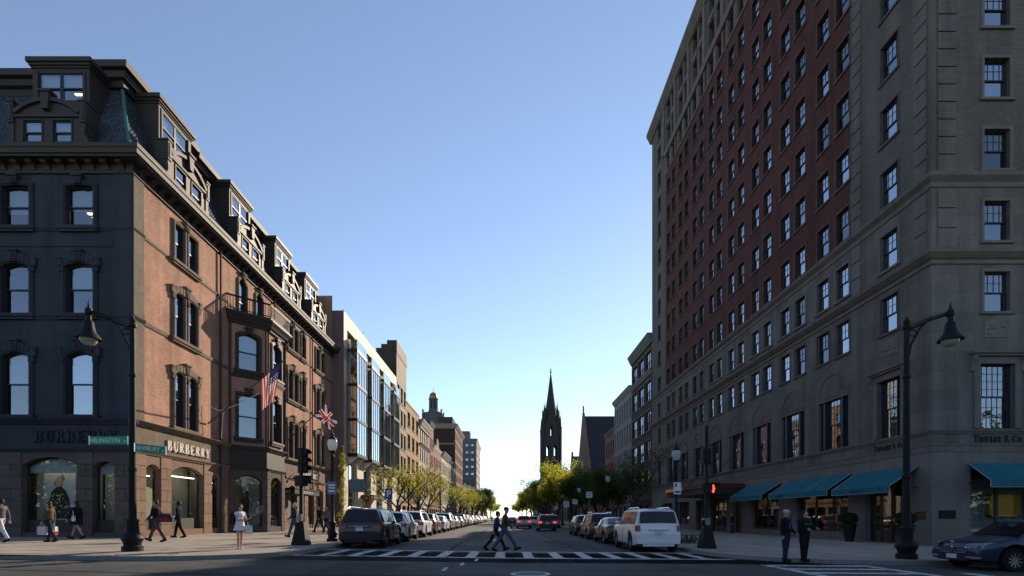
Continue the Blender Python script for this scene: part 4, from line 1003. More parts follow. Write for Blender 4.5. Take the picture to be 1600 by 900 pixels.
# door leaf of the corner shop with a wreath handle
MB().box(2.0, 2.9, .34, .4, .0, 1.2).build('door_panel', M_['bronze'], hotel, FR)
wr = MB(); n = 16; pts = [(2.45 + .22 * math.cos(2 * math.pi * i / n), .26, 1.25 + .22 * math.sin(2 * math.pi * i / n)) for i in range(n + 1)]; wr.tube(pts, .05, 6); wr.box(2.05, 2.85, .24, .3, 1.2, 1.3); wr.build('door_wreath', mat('silver_metal', (.4, .42, .42), .35, .5, .9), hotel, FR)
# --- awnings (each a thing of its own)
def awning(label, fr, u0, u1, zt, zb, out, seams=(), txt=None):
    t = thing('awning', fr((u0 + u1) / 2, 0, zb), label, 'awning', 'blue shop awnings')
    n = max(10, int((u1 - u0) / .28)); b = MB(); rows = []
    for dz in (0, -.025):                                    # sagging canvas, upper and under side
        for k in range(6):
            t_ = k / 5; row = []
            for i in range(n + 1):
                u = u0 + (u1 - u0) * i / n; e = math.sin(math.pi * t_) * (.05 + .03 * math.sin(u * 3.1) + .02 * math.sin(u * 7.7 + t_ * 4)); edge = .5 + .5 * math.cos(2 * math.pi * (u - u0) / 1.1)
                row.append((u, -.03 - (out - .03) * t_, zt + (zb - zt) * t_ - e * (1 - .4 * edge) + dz))
            rows.append(row)
        low = [(p[0], p[1] - .012 * math.sin(p[0] * 9), p[2] - .32 + .012 * math.sin(p[0] * 5)) for p in rows[-1]]; rows.append(low)
    for q in (0, 7):
        for k in range(6): b.strip(rows[q + k], rows[q + k + 1])
    b.build('awning_cloth', M_['awning'], t, fr, smooth=70)
    if txt: lettering(t, fr, 'TIFFANY & CO.', (u1 - txt if fr is FR else u0 + txt), zb - .22, .13, mat('awning_print', (.012, .05, .065), .8), width=1.15, d=.012, rev=fr is FR, dd=-out - .005, small={0, 8, 10})
    pb = mat('awning_piping', (.3, .34, .33), .8)
    e = MB()
    for u in (u0, u1): e.tube([(u, -.03, zt), (u, -out, zb), (u, -out, zb - .32)], .018, 5)
    for u in seams: e.tube([(u, -.04, zt + .005), (u, -out - .005, zb + .005), (u, -out - .005, zb - .32)], .01, 4)
    e.tube([(u0, -out, zb - .32), (u1, -out, zb - .32)], .015, 5); e.build('piping', pb, t, fr)
    a = MB()
    for u in (u0 + .05, u1 - .05): a.tube([(u, 0, zb - .1), (u, -out, zb)], .02, 6)
    a.build('awning_frame', M_['iron'], t, fr)
    return t
awning('blue awning over the bronze doorway at the hotel corner', FR, .75, 5.3, 4.0, 3.0, 1.5, (), 1.6)
awning('wide blue awning with seams, middle one along the side street', FR, 5.75, 12.6, 4.05, 3.05, 1.5, (8.0, 10.6), 1.0)
awning('blue awning nearest the hotel marquee', FR, 13.6, 19.0, 4.05, 3.1, 1.5)
awning('blue awning over the corner shop window facing the cross street', FG, 1.75, 7.0, 4.05, 3.15, 1.2, (), 1.55)
# --- hotel marquee with support rods
mq_ = thing('hotel_marquee', (XR, Y0 + 24, 3.4), 'dark flat hotel marquee with orange lit edge over the pavement', 'marquee')
MB().box(19.6, 29.5, -3.6, -.02, 3.45, 3.95).build('marquee_body', mat('marquee_dark', (.03, .028, .03), .5), mq_, FR)
MB().box(19.5, 29.6, -3.7, -.01, 3.96, 4.35).build('marquee_fascia', mat('marquee_red', (.09, .022, .014), .5, var=.2, vscale=5), mq_, FR)
MB().box(24.5, 29.65, -3.73, -3.705, 4.0, 4.3).build('lit_panel', mat('orange_panel', (.3, .12, .04), .6, emit=(.8, .25, .05, .12)), mq_, FR)
for u in (20.4, 24.5, 28.6): MB().tube([(u, -3.3, 4.3), (u, -.02, 7.4)], .03, 6).build('support_rod', M_['iron'], mq_, FR)
# ------------------------------------------------------------------ the other buildings along the street
def row_building(label, s, X, y0, y1, z1, wm, side_m, floors, cols, ww, sp='stone', parap=.0, corn_o=.5, corn_h=.8, frm='frame', name='row_building', shop_h=4.2, shopm=None, depth=16, sills=True, sidewin=None, trimm=None, blind=(0, .5), pan=True):
    t = thing(name, (X, y0, 0), label, 'building')
    fr = Fr(X, y0, ang=R(90)) if s < 0 else Fr(X, y0, U=(0, 1), N=(1, 0)); L = y1 - y0
    ops = [(u - ww / 2, u + ww / 2, a, c, r) for u in cols for a, c, r in floors]
    wall(t, fr, 0, L, shop_h, z1, ops, wm, depth=.25); trimm = trimm or M_['brownstone']
    n = max(1, round(L / 3.4)); gops = [(L * (i + .12) / n, L * (i + .88) / n, .5, shop_h - .9, 0) for i in range(n)]
    wall(t, fr, 0, L, -.3, shop_h, gops, shopm or wm, depth=.3)
    for o in gops: window(t, fr, (o[0] + o[1]) / 2, o[2], o[1] - o[0], o[3] - o[2], 0, deep=.22, mid=0, gm='shopglass', t=.08, fm=frm, mull=.06)
    for u in cols:
        for a, c, r in floors:
            window(t, fr, u, a, ww, c - a, r, deep=.16, t=.07, fm=frm, blind=rnd.choice(blind), mull=.05 if ww > 1.5 else 0)
            if sills: MB().box(u - ww / 2 - .12, u + ww / 2 + .12, -.1, .02, a - .16, a - .002).box(u - ww / 2 - .1, u + ww / 2 + .1, -.06, .02, c + .002, c + .22).build('window_trim', trimm, t, fr)
    mould(t, 'shop_cornice', corn(shop_h - .3, shop_h + .02, .25, 2), trimm, fr, 0, L)
    if corn_o: mould(t, 'cornice', corn(z1 - corn_h, z1 + .05, corn_o), trimm, fr, -.05, L + .05)
    dx = s * depth
    for yy in (y0 + .02, y1 - .02): MB().box(min(X, X + dx) + (.01 if s > 0 else 0), max(X, X + dx) - (.01 if s < 0 else 0), yy - .02, yy + .02, -.3, z1 + parap).build('side_wall', side_m, t)
    MB().box(min(X, X + dx), max(X, X + dx), y0 + .05, y1 - .05, z1 - .3, z1 - .12).build('roof', M_['earth'], t)
    MB().box(.05, L - .05, 1.3, 1.35, -.2, z1 - .4).build('backing_sheet', M_['interior'], t, fr)
    return t, fr, L
XG = -17.05
# --- modern building with projecting glass bays
modern = thing('modern_building', (XG, 53.95, 0), 'modern pale stone building with stacked projecting glass bays', 'building')
FM = Fr(XG, 53.95, ang=R(90)); LM = 80 - 53.95
M_['palestone'] = mat('pale_beige_stone', (.58, .51, .44), .7, .3, var=.08, vscale=1.5, bump=.1)
M_['pinkwall'] = mat('pinkish_grey_wall', (.19, .14, .135), .85, .2, var=.07, vscale=.7)
bays = [(1.25 + 6.05 * i, 5.05 + 6.05 * i) for i in range(4)]
opm = [(a - .1, c + .1, 8.0, 21.6, 0) for a, c in bays]
wall(modern, FM, 0, LM, 7.4, 23.2, opm, M_['palestone'], depth=.9, name='frame_wall')
gm_ = [(a + .2, c - .2, .25, 7.4, 0) for a, c in bays]
wall(modern, FM, 0, LM, -.2, 7.4, gm_, M_['palestone'], depth=.5, name='base_wall')
MB().box(XG - 22, XG - .01, 53.95, 54.0, -.2, 23.2).build('side_wall', M_['pinkwall'], modern)
MB().box(XG - 22, XG - .01, 79.95, 80.0, -.2, 23.2).build('side_wall', M_['pinkwall'], modern)
MB().box(XG - 22, XG - .5, 54.0, 79.9, 22.6, 22.8).build('roof', M_['earth'], modern)
MB().box(XG - 14, XG - 3.2, 55.2, 78, 22.8, 24.6).build('penthouse', mat('dark_cladding', (.035, .035, .04), .5), modern)
MB().box(.1, LM - .1, 3.0, 3.05, 0, 22.5).build('backing_sheet', mat('office_interior', (.2, .19, .17), .9), modern, FM)
M_['steel'] = mat('dark_steel', (.02, .022, .024), .35, .5, .4)
for a, c in bays:
    bayp = MB(); lv = [8.2, 12.0, 15.75, 19.45]
    for z in lv: bayp.box(a - .04, c + .04, -1.1, .6, z - .22, z + .12)
    for u in (a, c):
        for d in (-1.02,): bayp.box(u - .05, u + .05, d - .05, d + .05, 8.1, 19.5)
    w = c - a; nn = 4
    for i in range(1, nn): x = a + w * i / nn; bayp.box(x - .02, x + .02, -1.06, -.98, 8.2, 19.45)
    bo = bayp.build('glass_bay', M_['steel'], modern, FM)
    for z0, z1 in zip(lv, lv[1:]):
        for i in range(nn): MB().quad((a + w * i / nn + .02, -1.02, z0 + .12), (a + w * (i + 1) / nn - .02, -1.02, z0 + .12), (a + w * (i + 1) / nn - .02, -1.02, z1 - .22), (a + w * i / nn + .02, -1.02, z1 - .22)).build('pane', M_['bayglass'], bo, FM)
        for u in (a, c): MB().quad((u, -1.0, z0 + .12), (u, .5, z0 + .12), (u, .5, z1 - .22), (u, -1.0, z1 - .22)).build('pane', M_['bayglass'], bo, FM)
        MB().tube([(a, -.95, z0 + 1.0), (c, -.95, z0 + 1.0)], .025, 6).build('rail', M_['steel'], bo, FM)
    for z0, z1 in zip(lv[:2], lv[1:3]): MB().box(a + .1, a + .2, -.6, .2, z0 + .1, z1 - .25).build('timber_panel', mat('timber_lining', (.32, .19, .09), .6), bo, FM)
    MB().box(a - .02, c + .02, -1.04, -1.01, 19.5, 20.6).box(a - .02, a + .01, -1.0, .0, 19.5, 20.6).box(c - .01, c + .02, -1.0, .0, 19.5, 20.6).build('glass_balustrade', M_['bayglass'], bo, FM)
    MB().quad((a + .2, .3, .3), (c - .2, .3, .3), (c - .2, .3, 7.3), (a + .2, .3, 7.3)).build('shop_pane', M_['bayglass'], modern, FM)
    b = MB()
    for i in range(1, 3): x = a + .2 + (c - a - .4) * i / 3; b.box(x - .03, x + .03, .26, .34, .3, 7.3)
    b.box(a + .2, c - .2, .25, .35, 3.5, 3.65); b.build('shop_mullion', M_['steel'], modern, FM)
    b = MB(); 
    for u in (a + .5, c - .5): b.prism([(0, 8.1), (-1.0, 8.1), (-1.0, 7.95), (0, 7.2)], u - .06, u + .06, ax='x')
    b.build('bay_bracket', M_['white'], modern, FM)
MB().box(6.5, 12.5, -1.5, -.02, 3.6, 4.05).build('entrance_canopy', mat('bronze_canopy', (.07, .05, .045), .5), modern, FM)
b = MB()
for k in range(26):
    x, y = XG - rnd.uniform(.5, 3.5), 55 + rnd.uniform(0, 9)
    for q in range(16): 
        a = rnd.uniform(0, 6.28); h = rnd.uniform(.2, 1.1); px_, py_ = x + rnd.uniform(-.3, .3), y + rnd.uniform(-.3, .3)
        b.quad((px_, py_, 22.8 + h), (px_ + .1 * math.cos(a), py_ + .1 * math.sin(a), 22.85 + h), (px_ + .12 * math.cos(a), py_ + .1 * math.sin(a), 23.0 + h), (px_, py_, 23.0 + h))
tag(b.build('roof_plants', M_['leaf']), 'low green plants along the roof edge of the modern building', 'plants', kind='stuff')
# --- left row beyond
dk = mat('dark_side_wall', (.07, .06, .055), .9, .1, var=.2, vscale=.5)  # one tone for the side walls, darker than the street fronts
M_['tanbrick'] = brick('tan_brick', (.44, .25, .12), (.37, .20, .095), (.36, .25, .16)); M_['brickred'] = brick('plain_red_brick', (.27, .12, .09), (.21, .09, .065), (.24, .15, .12))
M_['greybrown'] = mat('grey_brown_stone', (.24, .19, .145), .8, .2, var=.15, vscale=1); M_['cast'] = mat('cast_stone', (.42, .37, .31), .8, .2, var=.12, vscale=1.5, stain=.15)
def fl(z, n, p, h, r=0): return [(z + p * i, z + p * i + h, r) for i in range(n)]
t, fr, L = row_building('tall narrow grey brown building with stepped side gable beside the modern one', -1, XG, 80.05, 88.0, 27.4, M_['greybrown'], dk, fl(5.2, 5, 3.7, 2.5), [1.5, 4.0, 6.5], 1.6, trimm=M_['cast'], corn_o=.15, corn_h=.4, depth=3.4)
st = MB(); st.box(XG - 6.5, XG - 3.4, 80.03, 80.07, 0, 25.9); st.box(XG - 3.2, XG - .01, 80.03, 80.07, 27.4, 27.9); st.box(XG - 2.4, XG - .01, 80.02, 80.08, 27.9, 28.5); st.box(XG - 1.5, XG - .01, 80.01, 80.09, 28.5, 29.1); st.build('stepped_parapet', dk, t); MB().box(0, L, -.05, .2, 27.4, 29.1).build('parapet', M_['greybrown'], t, fr)
row_building('tan brick building with wide triple windows in the left row', -1, XG, 88.05, 101, 21.3, M_['tanbrick'], dk, fl(5.6, 4, 3.9, 2.5), [2.2, 6.4, 10.6], 2.4, trimm=M_['tanbrick'], corn_o=.12, corn_h=.3)
t, fr, L = row_building('pale ornate stone building with heavy cornice in the left row', -1, XG - .0, 101.05, 114, 20.8, M_['cast'], dk, fl(5.2, 4, 3.8, 2.6, .3), [1.6, 4.0, 6.4, 8.8, 11.2], 1.3, trimm=M_['cast'], corn_o=.9, corn_h=1.6)
mould(t, 'balcony_course', corn(15.6, 16.2, .6), M_['cast'], fr, 0, L)
row_building('dark brick building with tall parapet between paler fronts', -1, XG, 114.05, 121, 22.8, M_['brickred'], dk, fl(5.2, 4, 3.9, 2.5), [1.6, 3.6, 5.6], 1.0, corn_o=.5)
t, fr, L = row_building('red brick house front with a rounded gable in the left row', -1, XG, 121.05, 136, 18.5, M_['brickred'], dk, fl(5.2, 3, 4.1, 2.5), [1.7, 4.6, 7.5, 10.4, 13.3], 1.4, trimm=M_['cast'], corn_o=.3)
g_ = [(4.6, 18.5)] + [(7.5 + x, 18.5 + z) for x, z in arch_pts(4.4, 2.6, 1.6)] + [(10.4, 18.5)]; MB().prism(g_, -.02, .4).build('gable', M_['brickred'], t, fr)
row_building('light trimmed brick building below the tall red block', -1, XG, 136.05, 152, 18.8, M_['cast'], dk, fl(5.2, 3, 4.1, 2.6), [1.6 + 2.6 * i for i in range(6)], 1.3, trimm=M_['cast'], corn_o=1.0, corn_h=1.2)
row_building('low dark fronted building just before the tall red block', -1, XG, 152.05, 173, 18.5, M_['greybrown'], dk, fl(5.2, 3, 4.1, 2.6), [1.8 + 2.9 * i for i in range(7)], 1.4, corn_o=.7)
t, fr, L = row_building('tall dark red brick block with cornice, left side of the street', -1, XG, 173.1, 203, 33.0, M_['brickred'], mat('dark_red_side_wall', (.055, .035, .032), .9, .1, var=.15, vscale=.6), fl(6.6, 7, 3.6, 2.4), [2.2 + 3.65 * i for i in range(8)], 1.9, trimm=M_['greybrown'], corn_o=.9, corn_h=1.3, depth=26)
MB().box(XG - 26, XG + .3, 173.0, 173.12, 31.4, 33.1).build('side_cornice', M_['greybrown'], t); MB().box(XG - 26, XG + .2, 173.02, 173.12, 26.0, 26.5).build('side_cornice', M_['greybrown'], t); MB().box(XG - 6, XG - 1, 174, 190, 33, 35.5).build('roof_house', dk, t)
fr2 = Fr(XG - 26, 173.1, ang=0); window(t, fr2, 10.5, 27.5, 3.0, 2.6, deep=-.05, t=.1, mid=.5, mull=.1, blind=.6)
t, fr, L = row_building('large grey stone office block far down the left side', -1, XG, 300, 345, 47.5, mat('pale_grey_stone', (.36, .32, .28), .8, .2, var=.1, vscale=.4), mat('blue_grey_side_wall', (.13, .14, .155), .9, .1, var=.1, vscale=.3), fl(8, 9, 4.2, 2.6), [2.5 + 4.4 * i for i in range(10)], 2.0, trimm=M_['cast'], corn_o=.7, corn_h=2, depth=11, sills=False)
fr2 = Fr(XG - 11, 300, ang=0)
for i in range(9):
    for x in (2.2, 5.4, 8.6): window(t, fr2, x, 8 + 4.2 * i, 1.6, 2.6, deep=-.06, t=.12, mid=.5)
MB().box(XG - 9, XG - 4, 301, 312, 47, 52).build('roof_house', MATS['blue_grey_side_wall'], t)
for q, yy in enumerate((205, 232, 262)):
    row_building(['brick building behind the street trees beyond the red block', 'tan building behind the far left street trees', 'pale low building before the grey office block'][q], -1, XG, yy, yy + 26, 15 + q, [M_['brickred'], M_['tanbrick'], M_['cast']][q], dk, fl(5.2, 2, 4.2, 2.5), [3 + 4 * i for i in range(6)], 1.8, sills=False)
# --- tower with the gilded dome behind the row
tw = thing('dome_tower', (-36.7, 260, 0), 'distant stone tower topped by a small gilded dome, behind the left row', 'tower')
tg = mat('tower_grey_stone', (.10, .10, .105), .9, .1, var=.12, vscale=.4)
b = MB(); b.box(-5.2, 5.2, -5, 5, 0, 54); b.box(-4.4, 4.4, -4.2, 4.2, 54, 57.2); b.build('tower_shaft', tg, tw, False)
b = MB()
for x in (-4.6, 4.6):
    for y in (-4.4, 4.4): b.lathe([(.5, 54), (.55, 56), (.3, 57.2), (.6, 57.8), (.0, 59)], 8, (x, y, 0))
b.build('corner_finial', tg, tw, False)
b = MB().lathe([(3.2, 57.2), (2.9, 58), (2.3, 59), (2.2, 64), (2.5, 64.2), (2.5, 64.7)], 8); b.build('lantern', tg, tw, False)
for k in range(8): a = R(22.5 + 45 * k); MB().box(-.35, .35, -.08, .08, 59.6, 63.4).xf(Matrix.Translation((2.12 * math.cos(a), 2.12 * math.sin(a), 0)) @ Matrix.Rotation(a + math.pi / 2, 4, 'Z')).build('lantern_opening', M_['interior'], tw, False)
MB().lathe([(2.1, 64.7), (2.15, 65.6), (1.8, 66.9), (1.0, 67.7), (.2, 68), (.1, 69), (.08, 70.5), (0, 71)], 14).build('dome', mat('old_gilt', (.26, .18, .05), .4, .4, .5), tw, False, smooth=50)
tw.location.z = -3.2
# --- right row beyond the hotel
dks = mat('dark_brown_facade', (.055, .035, .03), .85, .2, var=.15, vscale=1)
t, fr, L = row_building('dark brown building with tall windows and pale cornice next to the hotel', 1, XR, 72.75, 84.5, 27.6, dks, dks, fl(5.4, 5, 4.3, 2.9), [2.0, 5.9, 9.8], 2.7, trimm=mat('weathered_cornice', (.13, .14, .13), .8, .2, var=.15), corn_o=.7, corn_h=1.3, depth=12, blind=(0,))
mould(t, 'string_course', corn(21.9, 22.7, .3, 2), MATS['weathered_cornice'], fr, 0, L)
row_building('pale grey building with narrow windows on the right, shorter than its dark neighbour', 1, XR, 84.55, 97.9, 23.2, mat('pale_grey_facade', (.22, .215, .22), .8, .2, var=.08, vscale=1), dks, fl(5.4, 4, 4.3, 3.0), [1.1 + 1.85 * i for i in range(7)], .95, trimm=MATS['pale_grey_facade'], corn_o=.5, corn_h=.8, depth=14, blind=(0,))
row_building('low dark brick building between the pale grey front and the church', 1, XR + .2, 97.95, 108, 18.6, M_['brickred'], dks, fl(5.2, 3, 4.3, 2.6), [1.8 + 2.2 * i for i in range(4)], 1.2, depth=14, corn_o=.4)
for q, (yy, zz) in enumerate(((172, 13), (192, 15), (214, 17), (252, 24), (285, 20), (320, 22), (360, 20), (400, 22))):
    row_building(['low brick building hidden behind the sunlit trees', 'brick building with flat roof past the church gable', 'brick house front left of the church gable, far right side', 'dark block behind the church spire', 'far brick block beyond the spire on the right', 'far right block before the street ends', 'second last block on the far right', 'last block on the far right of the street'][q], 1, XR + (0 if q < 3 else 2), yy, yy + (19 if q < 3 else 30), zz, M_['brickred'] if q % 2 else M_['greybrown'], dks, fl(5.2, 2 if zz < 18 else 3, 4.1, 2.5), [3 + 4 * i for i in range(4)], 1.6, depth=14, sills=False)
for q, yy in enumerate((370, 420)):
    row_building(['far low block at the end of the left side', 'last block at the end of the left side'][q], -1, XG, yy, yy + 45, 18 + 2 * q, M_['brickred'], dk, fl(5.2, 3, 4.1, 2.5), [4 + 5 * i for i in range(8)], 1.8, depth=14, sills=False)
# church with steep slate roof, gable to the street
ch = thing('church', (22.5, 150, 0), 'church with steep dark slate roof and stone gable to the street', 'church')
cs = mat('brown_church_stone', (.16, .10, .07), .9, .15, var=.2, vscale=1, bump=.2); sl2 = mat('dark_church_slate', (.022, .026, .034), .6, .35, var=.2, vscale=2)
hw, ez, rz_ = 11.5, 14.0, 31
b = MB(); b.prism([(-hw, 0), (hw, 0), (hw, ez), (0, rz_ + .9), (-hw, ez)], 0, .7, ax='x'); b.build('gable_wall', cs, ch, False)
b = MB(); b.box(.7, 30, -hw + .3, -hw + .9, 0, ez); b.box(.7, 30, hw - .9, hw - .3, 0, ez); b.build('nave_wall', cs, ch, False)
b = MB(); b.prism([(-hw - .4, ez - .5), (0, rz_), (hw + .4, ez - .5), (0, rz_ - .5)], .71, 30, ax='x'); rf_ = b.build('roof', sl2, ch, False)
b = MB()
for k in range(34): 
    z = ez - .3 + k * .5
    y = -hw - .4 + (hw + .4) * (z - ez + .5) / (rz_ - ez + .5); b.box(.72, 30, y - .08, y, z, z + .06)
b.build('slate_courses', sl2, ch, False, kind='stuff')
MB().prism([(-.2, rz_ + .7), (.2, rz_ + .7), (.2, rz_ + 1.6), (.45, rz_ + 1.7), (.2, rz_ + 2.0), (.12, rz_ + 3.0), (-.12, rz_ + 3.0), (-.2, rz_ + 2), (-.45, rz_ + 1.7), (-.2, rz_ + 1.6)], .1, .5, ax='x').build('gable_cross', cs, ch, False)
b = MB(); ap = arch_pts(6, 13, 5, 10); b.prism([(-3, 5)] + [(x, 5 + z) for x, z in ap] + [(3, 5)], -.05, -.02, ax='x'); b.build('gable_window', M_['frame'], ch, False)
b = MB()
for k in range(6): b.box(3 + 4.6 * k, 4.2 + 4.6 * k, -hw - .1, -hw + .3, 0, ez - 1.2)
b.build('buttress', cs, ch, False)
# lower transept to the left of it in the picture (further down the street)
an = thing('church_annex', (23, 178, 0), 'small steep roofed church annex seen left of the church gable', 'building')
MB().box(0, 18, -6, 6, 0, 14).build('annex_wall', cs, an, False); MB().prism([(-6.5, 13.8), (0, 22.6), (6.5, 13.8)], -.2, 18, ax='x').build('roof', sl2, an, False); MB().box(-.1, .5, -.6, .6, 21, 24).build('chimney', cs, an, False)
# spire
SX, SY = 21.6, 245
spire = thing('church_spire', (SX, SY, 0), 'tall dark church tower with tapering pointed spire above the street trees', 'spire')
ss = mat('dark_spire_stone', (.042, .040, .040), .9, .1, var=.15, vscale=.5)
for k in range(4):
    b_ = MB(); us = [0, 1.9, 3.2, 5.4, 6.7, 8.6]
    for ua, ub in zip(us, us[1:]):
        hole = ua in (1.9, 5.4)
        if hole: b_.box(ua, ub, 0, .6, 0, 30.2); b_.box(ua, ub, 0, .6, 35.8, 39); b_.prism([(ua, 35.8), (ua, 34.4), ((ua + ub) / 2, 35.8)], 0, .6); b_.prism([(ub, 35.8), (ub, 34.4), ((ua + ub) / 2, 35.8)], 0, .6)
        else: b_.box(ua, ub, 0, .6, 0, 39)
    b_.v = [(x - 4.3, y - 4.3, z) for x, y, z in b_.v]
    b_.xf(Matrix.Rotation(k * math.pi / 2, 4, 'Z')); b_.build('tower_wall', ss, spire, False)
for sx in (-1, 1):
    for sy in (-1, 1):
        b = MB(); b.box(sx * 4.3 - .5, sx * 4.3 + .5, sy * 4.3 - .5, sy * 4.3 + .5, 0, 40); b.lathe([(.7, 40), (.75, 43), (.95, 43.3), (.55, 44), (.4, 47), (.05, 49.5)], 8, (sx * 4.15, sy * 4.15, 0)); b.lathe([(.6, 44), (.6, 50.5), (.75, 50.8), (.35, 52), (.05, 56)], 8, (sx * 3.0, sy * 3.0, 0)); b.build('corner_pinnacle', ss, spire, False)
for k in range(4):
    b = MB(); b.prism([(-3.9, 38.5), (-3.8, 43.5), (-2.4, 47), (0, 52.5), (2.4, 47), (3.8, 43.5), (3.9, 38.5), (.5, 38.5), (.5, 43.6), (0, 45.2), (-.5, 43.6), (-.5, 38.5)], -4.15, -3.6); b.xf(Matrix.Rotation(k * math.pi / 2, 4, 'Z')); b.build('belfry_gable', ss, spire, False)
MB().lathe([(4.5, 38.4), (4.5, 39.6)], 8).build('belfry_floor', ss, spire, False)
b = MB(); b.lathe([(3.9, 45.5), (3.2, 49), (2.35, 54), (1.5, 60), (.75, 66), (.3, 69.5), (.18, 70.6)], 8); b.build('spire_cone', ss, spire, False)
b = MB(); b.lathe([(.15, 70.4), (.55, 70.9), (.15, 71.3), (.08, 72.6), (.0, 72.8)], 8); b.box(-.5, .5, -.05, .05, 71.9, 72.1); b.build('finial', ss, spire, False)
# ------------------------------------------------------------------ cars
def carpaint(n, c, metal=.3): return mat('car_paint_' + n, c, .38, .4, metal, coat=.7)
CM = dict(tyre=mat('tyre', (.012, .012, .012), .85, .2), rim=mat('alloy_rim', (.42, .42, .43), .3, .5, .8), dark=mat('car_black_plastic', (.015, .015, .016), .55, .4),
          glass=mat('car_glass', (.008, .009, .01), .05, .42), red=mat('tail_lamp', (.25, .012, .012), .2, .6), redon=mat('tail_lamp_lit', (.5, .02, .02), .2, .6, emit=(1, .06, .04, .8)),
          lamp=mat('head_lamp', (.22, .23, .25), .12, .6), plate=mat('number_plate', (.55, .56, .58), .5), chrome=M_['chrome'], inside=mat('car_inside', (.01, .01, .01), .9), amber=mat('amber_lamp', (.4, .16, .02), .3))
# stations: y from the rear, upper z, belt z, half width at upper edge (fraction), top flag
KIND = {
 'suv':   dict(L=4.75, W=1.91, H=1.72, wb=(.98, 3.78), r=.36, ru=1.06, st=[(0, .72, .66, .93), (.05, 1.0, .97, .92), (.12, 1.08, 1.05, .88), (.36, 1.66, 1.06, .70), (.62, 1.71, 1.07, .72), (1.7, 1.72, 1.06, .74), (2.6, 1.69, 1.04, .74), (2.95, 1.60, 1.03, .75), (3.55, 1.10, 1.02, .84), (3.7, 1.06, 1.0, .86), (4.3, 1.0, .95, .84), (4.6, .9, .86, .78), (4.72, .72, .68, .70)], rear=(2, 3), front=(7, 8), side=[(.42, 1.2), (1.27, 2.2), (2.27, 3.12)], rails=True),
 'truckish': dict(L=4.82, W=1.93, H=1.80, wb=(.95, 3.74), r=.385, ru=1.1, st=[(0, .75, .7, .95), (.04, 1.05, 1.02, .95), (.08, 1.14, 1.1, .92), (.24, 1.72, 1.11, .78), (.5, 1.79, 1.12, .79), (1.7, 1.80, 1.12, .80), (2.6, 1.78, 1.11, .80), (2.85, 1.70, 1.1, .80), (3.4, 1.20, 1.1, .88), (3.6, 1.15, 1.08, .9), (4.4, 1.1, 1.03, .88), (4.68, 1.0, .95, .82), (4.8, .75, .7, .75)], rear=(2, 3), front=(7, 8), side=[(.35, 1.15), (1.22, 2.15), (2.22, 3.0)], rails=True),
 'cross': dict(L=4.5, W=1.84, H=1.62, wb=(.86, 3.55), r=.345, ru=.98, st=[(0, .7, .64, .93), (.06, .98, .94, .9), (.16, 1.05, 1.02, .86), (.55, 1.56, 1.03, .68), (.9, 1.61, 1.03, .70), (1.7, 1.62, 1.02, .73), (2.4, 1.58, 1.0, .73), (2.7, 1.5, .99, .74), (3.35, 1.05, .98, .83), (3.5, 1.01, .95, .85), (4.05, .95, .9, .83), (4.35, .84, .8, .76), (4.47, .68, .64, .68)], rear=(2, 3), front=(7, 8), side=[(.66, 1.2), (1.27, 2.1), (2.17, 2.95)], rails=False),
 'sedan': dict(L=4.8, W=1.84, H=1.45, wb=(1.02, 3.85), r=.33, ru=.92, st=[(0, .68, .62, .9), (.05, .95, .9, .88), (.12, 1.03, .96, .84), (.75, 1.07, .97, .82), (1.45, 1.38, .96, .66), (1.75, 1.43, .95, .69), (2.3, 1.45, .94, .70), (2.75, 1.41, .93, .70), (2.95, 1.36, .92, .71), (3.65, .96, .9, .82), (3.8, .92, .88, .84), (4.4, .84, .8, .8), (4.68, .74, .7, .72), (4.78, .6, .56, .62)], rear=(3, 4), front=(8, 9), side=[(1.3, 2.05), (2.12, 3.0)], rails=False),
}
def interp(st, y):
    for a, c in zip(st, st[1:]):
        if a[0] <= y <= c[0]:
            k = (y - a[0]) / (c[0] - a[0]) if c[0] > a[0] else 0
            return tuple(p + (q - p) * k for p, q in zip(a, c))
    return st[-1] if y > st[-1][0] else st[0]
CARM = {}
